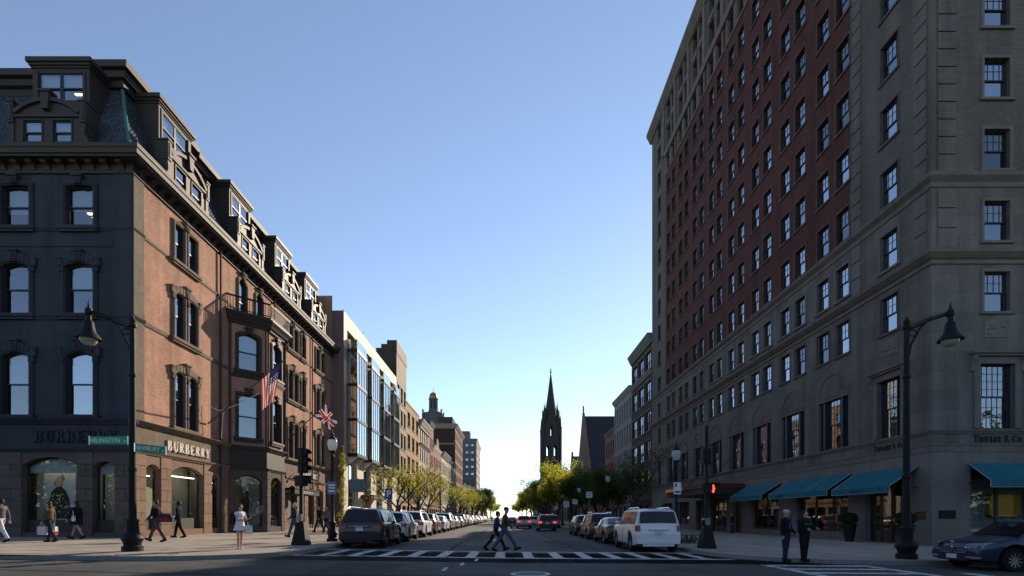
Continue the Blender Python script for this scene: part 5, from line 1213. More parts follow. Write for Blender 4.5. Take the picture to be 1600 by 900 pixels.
def car_meshes(kind):
    if kind in CARM: return CARM[kind]
    K = KIND[kind]; st = K['st']; L, W = K['L'], K['W']; hw = W / 2; r = K['r']; out = {}
    ys = {s[0] for s in st}
    for yc in K['wb']:
        for i in range(-6, 7): ys.add(round(yc + (r + .09) * math.sin(R(15 * i)), 4))
        ys.add(round(yc - r - .13, 4)); ys.add(round(yc + r + .13, 4))
    ys = sorted(y for y in ys if 0 <= y <= st[-1][0])
    ys2 = [ys[0]]
    for y in ys[1:]:
        if y - ys2[-1] > .025: ys2.append(y)
    ys = ys2
    def zbot(y):
        z = .26
        if y < .35: z = .26 + (.35 - y) * .3
        if y > L - .35: z = .24 + (y - L + .35) * .25
        for yc in K['wb']:
            d = abs(y - yc)
            if d < r + .09: z = max(z, r + math.sqrt((r + .09) ** 2 - d * d) * .98)
        return z
    def wid(y):                                    # the body narrows at both ends
        k = 1.0
        if y < .5: k = .93 + .07 * math.sin(math.pi / 2 * y / .5)
        if y > L - .9: k = .80 + .20 * math.cos(math.pi / 2 * (y - (L - .9)) / .9)
        return hw * k
    def ring(y):
        _, zu, zb, fu = interp(st, y); w = wid(y); b0 = zbot(y); wu = hw * fu * (w / hw); top = max(zu - zb, .0)
        sh = min(zb - .16, max(b0 + .05, .62))
        p = [(0, b0), (w * .93, b0), (w * .985, b0 + .035), (w, max(sh, b0 + .04)), (w * .985, max(zb - .05, b0 + .06)), (w * .955, max(zb, b0 + .08)), (wu + .015, zu - min(.06, top * .3) - .001), (wu - .09, zu), (wu * .5, zu + .018), (0, zu + .024)]
        return p
    b = MB(); n = len(ring(1.0)); rows = []
    for y in ys:
        rg = ring(y); rows.append([(x, y, z) for x, z in rg] + [(-x, y, z) for x, z in rg[-2:0:-1]])
    m = len(rows[0])
    for rr in rows: b.v += rr
    for i in range(len(rows) - 1):
        for k in range(m):
            k2 = (k + 1) % m
            under = (k == 0 or k == m - 1)
            b.f.append((i * m + k, i * m + k2, (i + 1) * m + k2, (i + 1) * m + k)); b.m.append(1 if under else 0)
    b.f.append(tuple(range(m))); b.m.append(0); e = (len(rows) - 1) * m; b.f.append(tuple(range(e + m - 1, e - 1, -1))); b.m.append(0)
    out['body'] = b.mesh('body', [CM['dark'], CM['inside']], smooth=38)
    # side glass
    def P(y, k): q = ring(y); return Vector((q[k][0], y, q[k][1]))
    sg = []
    for (ya, yb) in K['side']:
        g = MB(); A, B = [], []
        for i in range(9):
            y = ya + (yb - ya) * i / 8; lo, hi = P(y, 5), P(y, 6); a = lo.lerp(hi, .08); c = lo.lerp(hi, .93)
            A.append((a.x + .012, a.y, a.z)); B.append((c.x + .012, c.y, c.z))
        g.strip(A, B); sg.append(g); g = MB(); g.strip([(-x, y, z) for x, y, z in A], [(-x, y, z) for x, y, z in B]); sg.append(g)
    out['side_window'] = [q.mesh('side_window', CM['glass'], smooth=60) for q in sg]
    # rear window and windscreen
    for nm, (i0, i1), sgn in (('rear_window', K['rear'], -1), ('windscreen', K['front'], 1)):
        y0, y1 = st[i0][0], st[i1][0]; g = MB(); nrm = Vector((0, sgn * (abs(st[i1][1] - st[i0][1])), abs(y1 - y0))).normalized() * .02
        A = []
        for t in (.1, .5, .92) if nm == 'rear_window' else (.06, .5, .94):
            if nm == 'windscreen': t = 1 - t
            y = y0 + (y1 - y0) * t; _, zu, zb, fu = interp(st, y); wu = hw * fu * .93 * (wid(y) / hw)
            A.append([(x * wu, y + nrm.y, zu + nrm.z + .02 * (1 - x * x)) for x in (-1, -.6, 0, .6, 1)])
        for p, q in zip(A, A[1:]): g.strip(p, q)
        out[nm] = g.mesh(nm, CM['glass'], smooth=60)
    # wheels
    w = MB(); tw = .225
    w.lathe([(r * .62, -tw / 2), (r * .93, -tw / 2), (r, -tw * .32), (r, tw * .32), (r * .93, tw / 2), (r * .62, tw / 2)], 22, ax='x', cap=False)
    out['tyre'] = w.mesh('tyre', CM['tyre'], smooth=50)
    w = MB(); w.lathe([(r * .64, tw * .46), (r * .60, tw * .40), (r * .56, tw * .15), (.01, tw * .12)], 20, ax='x', mi=1, cap=False); w.lathe([(r * .66, tw * .40), (r * .66, tw * .47), (r * .6, tw * .47)], 20, ax='x', cap=False)
    ns = 10 if kind == 'sedan' else 5
    for k in range(ns):
        a = 2 * math.pi * k / ns; ww = .035 if ns == 5 else .018; s0 = len(w.v)
        w.add([(tw * .36, -ww * 1.3, .04), (tw * .36, ww * 1.3, .04), (tw * .43, ww, r * .62), (tw * .43, -ww, r * .62)], [(0, 1, 2, 3)]); w.xf(Matrix.Rotation(a, 4, 'X'), s0)
    w.lathe([(.055, tw * .3), (.05, tw * .44), (.001, tw * .44)], 10, ax='x')
    out['rim'] = w.mesh('rim', [CM['rim'], CM['dark']])
    # lamps, bumper, plate, mirrors, handles, rails
    zb = st[1][2]; ru = K['ru']
    def tl(s):
        g = MB(); x1 = wid(.12) * 1.0
        if kind == 'sedan': z0, z1, xi = .76, .92, .42
        elif kind == 'cross': z0, z1, xi = .80, 1.0, .46
        elif kind == 'truckish': z0, z1, xi = .86, 1.12, .74
        else: z0, z1, xi = .80, 1.02, .56
        g.add([(s * xi, -.012, z0 + .03), (s * (x1 - .03), .0, z0), (s * (x1 + .008), .1, z0 + .02), (s * (x1 + .0), .34, z0 + .06), (s * xi, .05, z1), (s * (x1 - .04), .05, z1), (s * (x1 + .002), .12, z1), (s * (x1 - .012), .34, z1 - .02)],
              [(0, 1, 5, 4), (1, 2, 6, 5), (2, 3, 7, 6), (4, 5, 6, 7), (0, 3, 2, 1)])
        return g
    out['tail_lamp'] = [tl(s).mesh('tail_lamp', CM['red']) for s in (-1, 1)]
    def hl(s):
        g = MB(); w1 = wid(L - .3); g.add([(s * .48, L + .0, .66), (s * (w1 * .93), L - .12, .64), (s * (w1 + .012), L - .42, .68), (s * (w1 + .004), L - .62, .76), (s * .48, L - .07, .78), (s * (w1 * .9), L - .2, .8), (s * (w1 - .01), L - .45, .82), (s * (w1 - .01), L - .6, .82)],
            [(0, 1, 5, 4), (1, 2, 6, 5), (2, 3, 7, 6), (4, 5, 6, 7)]); return g
    out['head_lamp'] = [hl(s).mesh('head_lamp', CM['lamp']) for s in (-1, 1)]
    g = MB(); w0 = wid(.05); g.box(-w0 * .96, w0 * .96, -.05, .12, .36, .5); g.box(-w0 * .7, w0 * .7, -.02, .12, .26, .36)
    for s in (-1, 1): g.box(s * .55 - .08, s * .55 + .08, -.054, .0, .38, .43)
    out['rear_bumper'] = g.mesh('rear_bumper', CM['dark'])
    out['plate'] = MB().box(-.16, .16, -.035, -.0, .74, .90).mesh('number_plate', CM['plate'])
    out['trim'] = MB().box(-.42, .42, -.03, .06, .925, .965).mesh('tailgate_trim', CM['chrome'])
    g = MB(); g.box(-.75, .75, L - .06, L + .03, .28, .42); g.box(-.42, .42, L - .03, L + .02, .5, .68)
    out['grille'] = g.mesh('grille', CM['dark'])
    ym = K['side'][-1][1] - .12
    def mr(s):
        q = MB(); q.ell((s * (hw + .09), ym, st[5][2] + .1), (.11, .07, .08), 10, 6); q.box(s * hw - .08, s * hw + .08, ym - .03, ym + .03, st[5][2] + .0, st[5][2] + .05); return q
    out['mirror'] = [mr(s).mesh('wing_mirror', CM['dark'], smooth=50) for s in (-1, 1)]
    hs = []
    for s in (-1, 1):
        for (ya, yb) in K['side'][-2:]: hs.append(MB().box(s * hw * .995 - .02, s * hw * .995 + .02, ya + .12, ya + .3, .83, .86).mesh('door_handle', CM['dark']))
    out['handle'] = hs
    gaps = []
    for s in (-1, 1):
        for (ya, yb) in K['side'][-2:]: gaps.append(('door_gap', MB().box(s * hw * .99 - .012, s * hw * .99 + .012, ya - .05, ya - .035, .4, .95).mesh('door_gap', CM['dark'])))
        gaps.append(('side_sill', MB().box(s * hw * .992 - .015, s * hw * .992 + .015, K['wb'][0] + r + .2, K['wb'][1] - r - .15, .3, .36).mesh('side_sill', CM['dark'])))
    out['gaps'] = gaps
    if K['rails']:
        rl = []
        for s in (-1, 1):
            x = s * hw * .66; z = K['H'] + .02
            rl.append(MB().tube([(x, .55, z - .03), (x, .7, z + .04), (x, 2.4, z + .03), (x, 2.65, z - .04)], .02, 6).mesh('roof_rail', CM['chrome']))
        out['rail'] = rl
    CARM[kind] = out
    return out
def car(kind, x, y, label, paint, rz=0, lit=False, near=True, name='parked_car', cat='car', group=None, z=None):
    Ms = car_meshes(kind); K = KIND[kind]
    t = thing(name, (x, y, G(x) if z is None else z), label, cat, group, rz)
    def pt(nm, me, m=None): return inst(nm, me, t, (0, 0, 0), 0, m)
    bo = pt('body', Ms['body'], [paint, CM['inside']])
    for q in Ms['side_window']: pt('side_window', q)
    pt('rear_window', Ms['rear_window']); pt('windscreen', Ms['windscreen'])
    for q in Ms['tail_lamp']: pt('tail_lamp', q, CM['redon'] if lit else None)
    pt('rear_bumper', Ms['rear_bumper'], paint if kind in ('truckish', 'sedan') else None); pt('number_plate', Ms['plate'])
    for yc in K['wb']:
        for s in (-1, 1):
            w = inst('wheel', Ms['tyre'], t, (s * (K['W'] / 2 - .125), yc, K['r'])); q = inst('rim', Ms['rim'], w, (0, 0, 0), math.pi if s < 0 else 0)
    if near:
        pt('tailgate_trim', Ms['trim'], paint if kind == 'truckish' else None); pt('grille', Ms['grille']); [pt(a_, q) for a_, q in Ms['gaps']]
        for q in Ms['head_lamp']: pt('head_lamp', q)
        for q in Ms['mirror']: pt('wing_mirror', q, [paint])
        for q in Ms['handle']: pt('door_handle', q, [paint])
        for q in Ms.get('rail', []): pt('roof_rail', q)
    if lit: inst('brake_lamp', MB().box(-.14, .14, -.02, .02, 0, .05).mesh('brake_lamp', CM['redon']), t, (0, K['st'][K['rear'][1]][0] - .05, K['H'] - .07))
    return t
CP = dict(char=carpaint('charcoal', (.016, .017, .018), .0), cream=carpaint('cream', (.55, .52, .45), 0), white=carpaint('white', (.68, .68, .68), 0), red=carpaint('maroon', (.13, .02, .025)), silver=carpaint('silver', (.36, .37, .38), .6),
          black=carpaint('black', (.012, .012, .014)), navy=carpaint('navy', (.012, .02, .05)), grey=carpaint('grey', (.13, .135, .14), .5), bronze=carpaint('bronze', (.085, .07, .058), .4), blue=carpaint('blue', (.008, .02, .06), .3))
GL, GR = 'cars parked along the left kerb', 'cars parked along the right kerb'
ORD = ['', 'first', 'second', 'third', 'fourth', 'fifth', 'sixth', 'seventh', 'eighth', 'ninth', 'tenth', 'eleventh', 'twelfth', 'thirteenth', 'fourteenth', 'fifteenth', 'sixteenth', 'seventeenth', 'eighteenth', 'nineteenth', 'twentieth', 'twenty-first', 'twenty-second']
LEFT = [('suv', 'char', 'dark grey estate-like car with roof rails, nearest of the left parked row'), ('cross', 'cream', 'cream rounded crossover parked right in front of the dark grey car'), ('suv', 'white', 'white sport utility car with roof rails, third in the left row'),
        ('cross', 'red', 'maroon crossover, fourth in the left parked row'), ('sedan', 'white', 'white saloon, fifth in the left parked row'), ('suv', 'silver', 'silver sport utility car, sixth in the left parked row'), ('sedan', 'silver', 'silver saloon, seventh in the left parked row'),
        ('sedan', 'grey', 'grey saloon, eighth in the left parked row'), ('suv', 'black', 'black tall car, ninth in the left parked row'), ('suv', 'char', 'dark tall car, tenth in the left parked row'), ('sedan', 'white', 'white saloon, eleventh in the left parked row'), ('cross', 'silver', 'silver crossover, twelfth in the left parked row')]
yy = 21.7
for i, (k, c, lb) in enumerate(LEFT):
    car(k, -6.2 + rnd.uniform(-.06, .06), yy, lb, CP[c], near=i < 7, group=GL); yy += KIND[k]['L'] + rnd.uniform(.75, 1.3)
for i in range(10):
    k = rnd.choice(('suv', 'sedan', 'cross')); c = rnd.choice(('white', 'silver', 'grey', 'black', 'red', 'white'))
    car(k, -6.2, yy, '%s car, %s from the crossing in the left parked row' % (dict(white='white', silver='silver', grey='grey', black='black', red='maroon')[c], ORD[13 + i]), CP[c], near=False, group=GL); yy += KIND[k]['L'] + rnd.uniform(.8, 2)
car('truckish', 6.25, 20.9, 'white boxy sport utility car parked nearest on the right, seen from behind', CP['white'], group=GR)
car('sedan', 6.25, 27.0, 'dark saloon parked in front of the white boxy car', CP['black'], group=GR)
car('suv', 6.3, 33.0, 'dark brown sport utility car, third in the right parked row', CP['bronze'], group=GR)
car('cross', 6.3, 39.6, 'dark crossover at the head of the right parked group', CP['black'], group=GR)
for i, (k, c) in enumerate((('suv', 'grey'), ('sedan', 'silver'), ('cross', 'black'), ('sedan', 'grey'))):
    car(k, 6.4, 68 + i * 6.3, '%s car, %s of those parked further down the right kerb' % (('grey', 'silver', 'black', 'dull grey')[i], ORD[i + 1]), CP[c], near=False, group=GR)
car('cross', 2.3, 63.0, 'pale tan car driving away in mid street with red rear lamps on', mat('car_paint_tan', (.3, .25, .2), .32, .5, .3, coat=1), lit=True, name='moving_car', group='cars driving away')
car('suv', 4.3, 52.5, 'black car with red rear lamps on, driving away on the right', CP['black'], lit=True, name='moving_car', group='cars driving away')
car('sedan', 1.2, 92, 'dark blue car far ahead in mid street', CP['navy'], near=False, name='moving_car', group='cars driving away')
car('cross', 4.2, 78, 'silver car ahead of the black car, waiting in the right lane', CP['silver'], near=False, name='moving_car', group='cars driving away')
# dark blue saloon at the kerb of the cross street, nose to the left
bm = car('sedan', 17.8, 14.9, 'dark blue saloon with twin chrome-ringed grilles, nose into the frame at lower right', CP['blue'], rz=R(90), name='parked_car', z=-.1)
L_ = KIND['sedan']['L']
for o in list(bm.children):
    if o.name.split('.')[0] == 'grille': bpy.data.objects.remove(o)
inst('air_intake', MB().box(-.5, .5, L_ - .06, L_ + .0, .28, .36).mesh('air_intake', CM['dark']), bm, (0, 0, 0))
def ringm(x0, x1, z0, z1, y, t):
    b = MB(); o = [(x0 + .04, z0), (x1 - .06, z0), (x1, z0 + .05), (x1, z1 - .03), (x1 - .03, z1), (x0 + .03, z1), (x0, z1 - .03), (x0, z0 + .04)]; c = ((x0 + x1) / 2, (z0 + z1) / 2)
    i = [(c[0] + (p[0] - c[0]) * .88, c[1] + (p[1] - c[1]) * .78) for p in o]; o2 = o + o[:1]; i2 = i + i[:1]
    b.strip([(x, y, z) for x, z in i2], [(x, y, z) for x, z in o2]); b.strip([(x, y, z) for x, z in o2], [(x, y - .06, z) for x, z in o2]); b.prism(i, y - .03, y - .028, 1)
    for k in range(1, 9): xx = i[0][0] + (i[2][0] - i[0][0]) * k / 9; b.box(xx - .008, xx + .008, y - .028, y - .008, i[0][1] + .01, i[4][1] - .01)
    return b
for s in (-1, 1):
    b = ringm(.03, .43, .50, .68, L_ + .0, .02); b.v = [(s * x, y, z) for x, y, z in b.v]; inst('kidney_grille', b.mesh('kidney_grille', [CM['chrome'], CM['dark']]), bm, (0, 0, 0))
    inst('fog_lamp_trim', MB().prism([(s * .45, .38), (s * .82, .36), (s * .82, .42), (s * .45, .41)], L_ - .08, L_ + .02).mesh('fog_lamp_trim', CM['chrome']), bm, (0, 0, 0))
    inst('head_lamp_brow', MB().add([(s * .46, L_ + .02, .7), (s * .84, L_ - .18, .74), (s * .84, L_ - .2, .79), (s * .46, L_ - .0, .76)], [(0, 1, 2, 3)]).mesh('head_lamp_brow', mat('blue_white_lens', (.16, .2, .28), .15, .6)), bm, (0, 0, 0))
inst('emblem', MB().lathe([(.045, 0), (.045, .012), (.03, .016), (0.001, .016)], 14, ax='y').mesh('emblem', [CM['chrome']]), bm, (0, L_ + .0, .8))
inst('number_plate', MB().box(-.16, .16, L_ + .0, L_ + .04, .34, .46).mesh('number_plate', CM['plate']), bm, (0, 0, 0))
# placeholder
# ------------------------------------------------------------------ street lamps, signals, signs
def PG(x): return G(x) + .135
M_['lampglass'] = mat('lamp_globe_glass', (.6, .62, .62), .12, .7, trans=(.7, .72, .72, .55))
M_['lens'] = mat('dull_lens', (.35, .32, .25), .25, .6)
def fluted(prof, n=16): return MB().lathe(prof, n)
def bell_lamp(label, x, y, arm, hz, rz_head=0):
    t = thing('street_lamp', (x, y, PG(x)), label, 'street lamp', 'bell shaped arm lamps')
    H = hz
    b = MB().lathe([(.3, 0), (.3, .16), (.24, .2), (.26, .3), (.33, .42), (.3, .52), (.2, .6), (.17, .95), (.2, 1.0), (.15, 1.06)], 12); b.build('base', M_['iron'], t, False, smooth=40)
    b = MB().lathe([(.12, 1.05), (.11, 2.6), (.14, 2.62), (.14, 2.7), (.105, 2.72), (.09, H - 1.6), (.12, H - 1.58), (.12, H - 1.5), (.085, H - 1.48), (.08, H), (.13, H + .02), (.13, H + .1), (.07, H + .14), (.1, H + .24), (.03, H + .38), (0, H + .46)], 12); b.build('pole', M_['iron'], t, False, smooth=40)
    s = 1 if arm > 0 else -1; A = abs(arm)
    b = MB(); b.tube([(0, 0, H - .05), (s * A * .5, 0, H + .28), (s * A, 0, H + .52)], .04, 8); b.tube([(0, 0, H + .06), (s * A * .5, 0, H + .36), (s * A, 0, H + .58)], .02, 6); b.tube([(s * .02, 0, H - 1.1), (s * .14, 0, H - .5), (s * .42, 0, H + .02), (s * .8, 0, H + .4)], .035, 8)
    pts = [(s * (.2 + .12 * math.cos(a * .7)), 0, H - .12 + .1 * math.sin(a * .7)) for a in range(9)]; b.tube(pts, .018, 6); b.build('arm', M_['iron'], t, False)
    hx = s * A; hzz = H + .52
    b = MB().lathe([(.0, .4), (.02, .3), (.05, .12), (.1, .1), (.11, -.08), (.07, -.12), (.08, -.26), (.14, -.32), (.17, -.54), (.22, -.68), (.33, -.82), (.36, -.88), (.31, -.88)], 16, (hx, 0, hzz), cap=False); b.build('lamp_shade', M_['iron'], t, False, smooth=40)
    b = MB().lathe([(.25, -.86), (.24, -.95), (.16, -1.05), (.001, -1.09)], 14, (hx, 0, hzz)); b.build('lens', M_['lens'], t, False, smooth=50)
    return t
def globe_lamp(label, x, y, near=True, h=4.55):
    t = thing('street_lamp', (x, y, PG(x)), label, 'street lamp', 'globe topped street lamps')
    b = MB().lathe([(.27, 0), (.27, .14), (.2, .2), (.22, .34), (.26, .42), (.18, .55), (.14, .85), (.17, .9), (.1, .98), (.075, 1.6), (.065, h - .55), (.1, h - .5), (.07, h - .42), (.08, h - .34), (.14, h - .3), (.15, h - .22)], 12); b.build('post', M_['iron'], t, False, smooth=40)
    b = MB().lathe([(.13, h - .22), (.2, h - .08), (.235, h + .08), (.225, h + .2), (.19, h + .3), (.15, h + .34)], 14, cap=False); b.build('globe', M_['lampglass'], t, False, smooth=60)
    b = MB().lathe([(.2, h + .3), (.19, h + .36), (.1, h + .44), (.06, h + .5), (.08, h + .56), (.03, h + .64), (.012, h + .8), (0, h + .82)], 12); b.build('lamp_cap', M_['iron'], t, False, smooth=40)
    return t
bell_lamp('black bell lamp on a curved arm by the corner shop, left of the crossing', -12.1, 16.6, -1.42, 7.25)
bell_lamp('black bell lamp on a curved arm before the hotel corner, right side', 13.0, 16.6, 1.42, 7.45)
globe_lamp('globe street lamp next to the dark grey parked car, left pavement', -8.25, 24.4)
for i, yv in enumerate((43, 64, 78, 93, 108, 124, 140)): globe_lamp('globe street lamp, %s beyond the parked dark grey car on the left pavement' % ORD[i + 2], -8.15, yv)
globe_lamp('globe street lamp behind the white boxy car, near the hotel marquee', 9.0, 27.0)
globe_lamp('globe street lamp among the dark trees, second on the right pavement', 8.8, 44.0)
for i, yv in enumerate((62, 80, 98)): globe_lamp('globe street lamp under the right trees, %s along that pavement' % ORD[i + 3], 8.9, yv)
def sign(label, x, y, zc, w, h, m, pole=True, text=None, rz=0, marks=(), ptop=None):
    t = thing('street_sign', (x, y, PG(x)), label, 'sign', 'small signs on poles', rz)
    if pole: MB().tube([(0, .04, 0), (0, .04, (ptop or zc + h / 2 + .05))], .03, 8).build('pole', mat('galvanised_pole', (.2, .2, .2), .5, .4, .5), t, False)
    MB().box(-w / 2, w / 2, -.012, .0, zc - h / 2, zc + h / 2).build('sign_plate', m, t, False)
    for (x0, x1, z0, z1, mm) in marks: MB().box(x0, x1, -.016, -.0125, zc + z0, zc + z1).build('sign_marking', mm, t, False)
    if text:
        o = inst('lettering', text_mesh(text[0], text[1], text[2], .002), t, (0, -.016, zc), 0); o.rotation_euler = (R(90), 0, 0)
    return t
SG = dict(teal=mat('sign_teal_back', (.07, .12, .13), .5, .4), blue=mat('sign_blue', (.02, .06, .22), .5, .4), white=mat('sign_white', (.6, .62, .62), .5, .4), pink=mat('sign_greyish', (.2, .17, .18), .5), ltext=mat('sign_text_white', (.85, .85, .83), .5), dtext=mat('sign_text_dark', (.05, .08, .2), .5), green=mat('sign_green', (.01, .30, .16), .45, .4), bluegrey=mat('sign_blue_grey', (.12, .18, .25), .5))
lt = SG['ltext']
sign('pale blue grey sign plate clamped to the nearest left globe lamp', -8.25, 24.3, 2.55, .42, .62, SG['bluegrey'], pole=False, marks=[(-.15, .15, .1, .16, lt), (-.15, .15, -.02, .03, lt), (-.15, .15, -.18, -.12, lt)])
sign('square teal sign on a pole before the modern building', -7.9, 27.3, 2.85, .8, .7, SG['teal'])
sign('blue parking sign with white symbol beside the parked cars', -7.9, 34.6, 2.75, .5, .72, SG['blue'], marks=[(-.1, -.04, -.2, .22, lt), (-.04, .12, .16, .22, lt), (.08, .13, .02, .2, lt), (-.04, .12, -.02, .03, lt)])
sign('dull pinkish sign plate on the second left lamp pole', -7.95, 42.8, 3.0, .62, .62, SG['pink'], pole=False)
sign('white parking notice on the right globe lamp post', 9.0, 26.85, 2.85, .38, .62, SG['white'], pole=False, marks=[(-.13, -.02, .08, .24, SG['dtext']), (-.13, .14, -.24, -.14, SG['dtext'])])
for i, (xx, yv, zz, ww, hh) in enumerate(((8.3, 70, 3.1, .75, .8), (8.4, 62, 3.2, .6, .6), (8.5, 52, 3.6, .62, .6), (8.3, 84, 2.9, .6, .6))):
    sign(['white notice under the right trees, left of the three', 'small white notice under the right trees, middle', 'square white notice under the right trees, highest', 'farthest small white notice under the right trees'][i], xx, yv, zz, ww, hh, SG['white'], marks=[(-.2, .2, .1, .18, SG['dtext']), (-.2, .1, -.1, -.04, SG['dtext'])])
# street-name plates on the left bell lamp
def nameplate(label, txt, st, loc, w, rz):
    t = thing('street_name_sign', loc, label, 'street sign', 'green street name plates', rz)
    MB().box(-w / 2, w / 2, -.01, .01, -.13, .13).build('plate', SG['green'], t, False)
    o = inst('lettering', text_mesh(txt, .21, lt, .002), t, (-w * .1, -.013, -.005)); o.rotation_euler = (R(90), 0, 0); o.scale = (.82 * (w / 1.25) * (1.2 if len(txt) < 8 else 1), 1, 1)
    o = inst('lettering', text_mesh(st, .11, lt, .002), t, (w * .42, -.013, -.04)); o.rotation_euler = (R(90), 0, 0); o.scale = (.85, 1, 1)
    for e in (-w / 2, w / 2): MB().box(e - .015, e + .015, -.02, .02, -.14, .14).build('bracket', M_['chrome'], t, False)
nameplate('green street name plate reading ARLINGTON ST on the left bell lamp', 'ARLINGTON', 'ST', (-12.82, 16.55, 3.9), 1.25, 0)
nameplate('green street name plate reading NEWBURY ST on the left bell lamp', 'NEWBURY', 'ST', (-11.78, 16.98, 3.68), .95, R(60))
# traffic signals
def signal(label, x, y, heads, ped=None, h=4.6):
    t = thing('traffic_signal', (x, y, PG(x)), label, 'traffic light', 'traffic signals at the crossing')
    b = MB(); b.prism([(-.3, -.3), (.3, -.3), (.3, .3), (-.3, .3)], 0, .06, ax='z')
    b.add([(-.3, -.3, .06), (.3, -.3, .06), (.3, .3, .06), (-.3, .3, .06), (-.15, -.15, .95), (.15, -.15, .95), (.15, .15, .95), (-.15, .15, .95)], [(0, 1, 5, 4), (1, 2, 6, 5), (2, 3, 7, 6), (3, 0, 4, 7), (4, 5, 6, 7)]); b.build('base', M_['iron'], t, False)
    MB().lathe([(.1, .94), (.1, 1.4), (.085, 1.42), (.075, h)], 10).build('pole', M_['iron'], t, False, smooth=40)
    for (dx, dy, z0, n, rz) in heads:
        hd = MB(); hd.box(-.17, .17, -.12, .12, 0, .34 * n); hd.box(-.02, .02, .1, .3, .1, .2)
        o = hd.build('signal_head', M_['iron'], t, False); o.location = (dx, dy, z0); o.rotation_euler = (0, 0, rz)
        for k in range(n):
            v = MB(); ang = [R(a) for a in range(-20, 201, 20)]; A = [(.135 * math.cos(a), -.12, .17 + .34 * k + .135 * math.sin(a)) for a in ang]; B = [(.13 * math.cos(a), -.36, .15 + .34 * k + .13 * math.sin(a)) for a in ang]; v.strip(A, B)
            q = inst('visor', v.mesh('visor', M_['iron']), o, (0, 0, 0))
            inst('signal_lens', MB().lathe([(.12, 0), (.1, -.03), (.001, -.05)], 12, ax='y').mesh('signal_lens', mat('unlit_lens_%d' % k, [(.01, .04, .03), (.05, .03, .005), (.05, .008, .008)][k], .2, .6)), o, (0, -.125, .17 + .34 * k))
    if ped:
        dx, dy, z0, rz, lit = ped
        o = MB().box(-.24, .24, -.14, .14, 0, .44).build('walk_signal', M_['iron'], t, False); o.location = (dx, dy, z0); o.rotation_euler = (0, 0, rz)
        inst('signal_hood', MB().box(-.25, .25, -.3, -.14, .42, .45).box(-.25, -.23, -.3, -.14, .1, .42).box(.23, .25, -.3, -.14, .1, .42).mesh('signal_hood', M_['iron']), o, (0, 0, 0))
        if lit:
            hm = mat('red_hand', (.6, .02, .01), .4, emit=(1, .05, .02, 3.0)); hb_ = MB(); hb_.box(-.08, .06, -.15, -.142, .08, .22)
            for k in range(4): hb_.box(-.08 + k * .037, -.052 + k * .037, -.15, -.142, .22, .34 + (.02 if k in (1, 2) else 0))
            hb_.prism([(.06, .1), (.12, .22), (.1, .25), (.06, .18)], -.15, -.142); hb_.box(-.05, .04, -.149, -.141, .03, .08)
            inst('lit_hand', hb_.mesh('lit_hand', hm), o, (0, 0, 0))
    MB().box(-.08, .08, -.16, -.06, 1.0, 1.3).build('push_button', mat('grey_box', (.2, .2, .2), .5), t, False)
    return t
signal('black traffic signal on a square based pole before the shop entrance, left', -8.5, 21.3, [(.08, 0, 3.0, 3, R(60))], (-.0, -.0, 2.45, R(150), False), h=3.1)
signal('tall black signal pole with red hand lit, right of the white boxy car', 8.6, 21.9, [(-.0, .05, 3.6, 2, R(180))], (.12, -.1, 2.35, R(30), True), h=5.25)
# planters with clipped shrubs, flower bed by the right kerb
def leafball(b, c, r, n, s, zs=1.0, mi=0):
    for k in range(n):
        a, u = rnd.uniform(0, 6.283), rnd.uniform(-1, 1); q = (1 - u * u) ** .5; rr = r * rnd.uniform(.82, 1.05)
        p = Vector((c[0] + rr * q * math.cos(a), c[1] + rr * q * math.sin(a), c[2] + rr * u * zs)); w, v = Vector((rnd.uniform(-1, 1), rnd.uniform(-1, 1), rnd.uniform(-1, 1))).normalized() * s, Vector((rnd.uniform(-1, 1), rnd.uniform(-1, 1), rnd.uniform(-1, 1))).normalized() * s
        b.quad(p - w, p + v * .6, p + w, p - v * .6, mi)
for i, (x, y, lb) in enumerate(((19.6, 29.2, 'black urn planter with clipped round shrub, between two awnings'), (18.9, 24.2, 'black urn planter with clipped round shrub, behind the right bell lamp'))):
    t = thing('planter', (x, y, PG(x)), lb, 'planter', 'urn planters by the hotel shop')
    MB().lathe([(.2, 0), (.24, .03), (.22, .1), (.3, .5), (.36, .95), (.42, 1.0), (.4, 1.04), (.34, 1.02)], 16).build('urn', M_['iron'], t, False, smooth=40)
    b = MB(); leafball(b, (0, 0, 1.32), .42, 900, .05, .8); b.ell((0, 0, 1.3), (.38, .38, .3)); b.build('shrub', mat('dark_box_leaf', (.012, .02, .008), .7, .2), t, False)
t = thing('flower_bed', (9.2, 26.4, PG(9)), 'low iron fenced flower bed with pale blooms beside the white boxy car', 'flower bed')
b = MB()
for k in range(9): b.tube([(-.9 + .22 * k, -1.0, 0), (-.9 + .22 * k, -1.0, .45)], .012, 5)
b.tube([(-.95, -1, .45), (.9, -1, .45)], .018, 5); b.tube([(-.95, -1, .1), (.9, -1, .1)], .015, 5); b.build('railing', M_['iron'], t, False)
b = MB()
for k in range(60): leafball(b, (rnd.uniform(-.8, .8), rnd.uniform(-.9, .9), rnd.uniform(.1, .3)), .14, 14, .05)
b.build('foliage', M_['leafd'], t, False)
b = MB()
for k in range(90): b.ell((rnd.uniform(-.8, .8), rnd.uniform(-.9, .9), rnd.uniform(.2, .38)), (.035, .035, .025), 6, 4)
b.build('blooms', mat('pale_bloom', (.5, .46, .5), .7), t, False, kind='stuff')
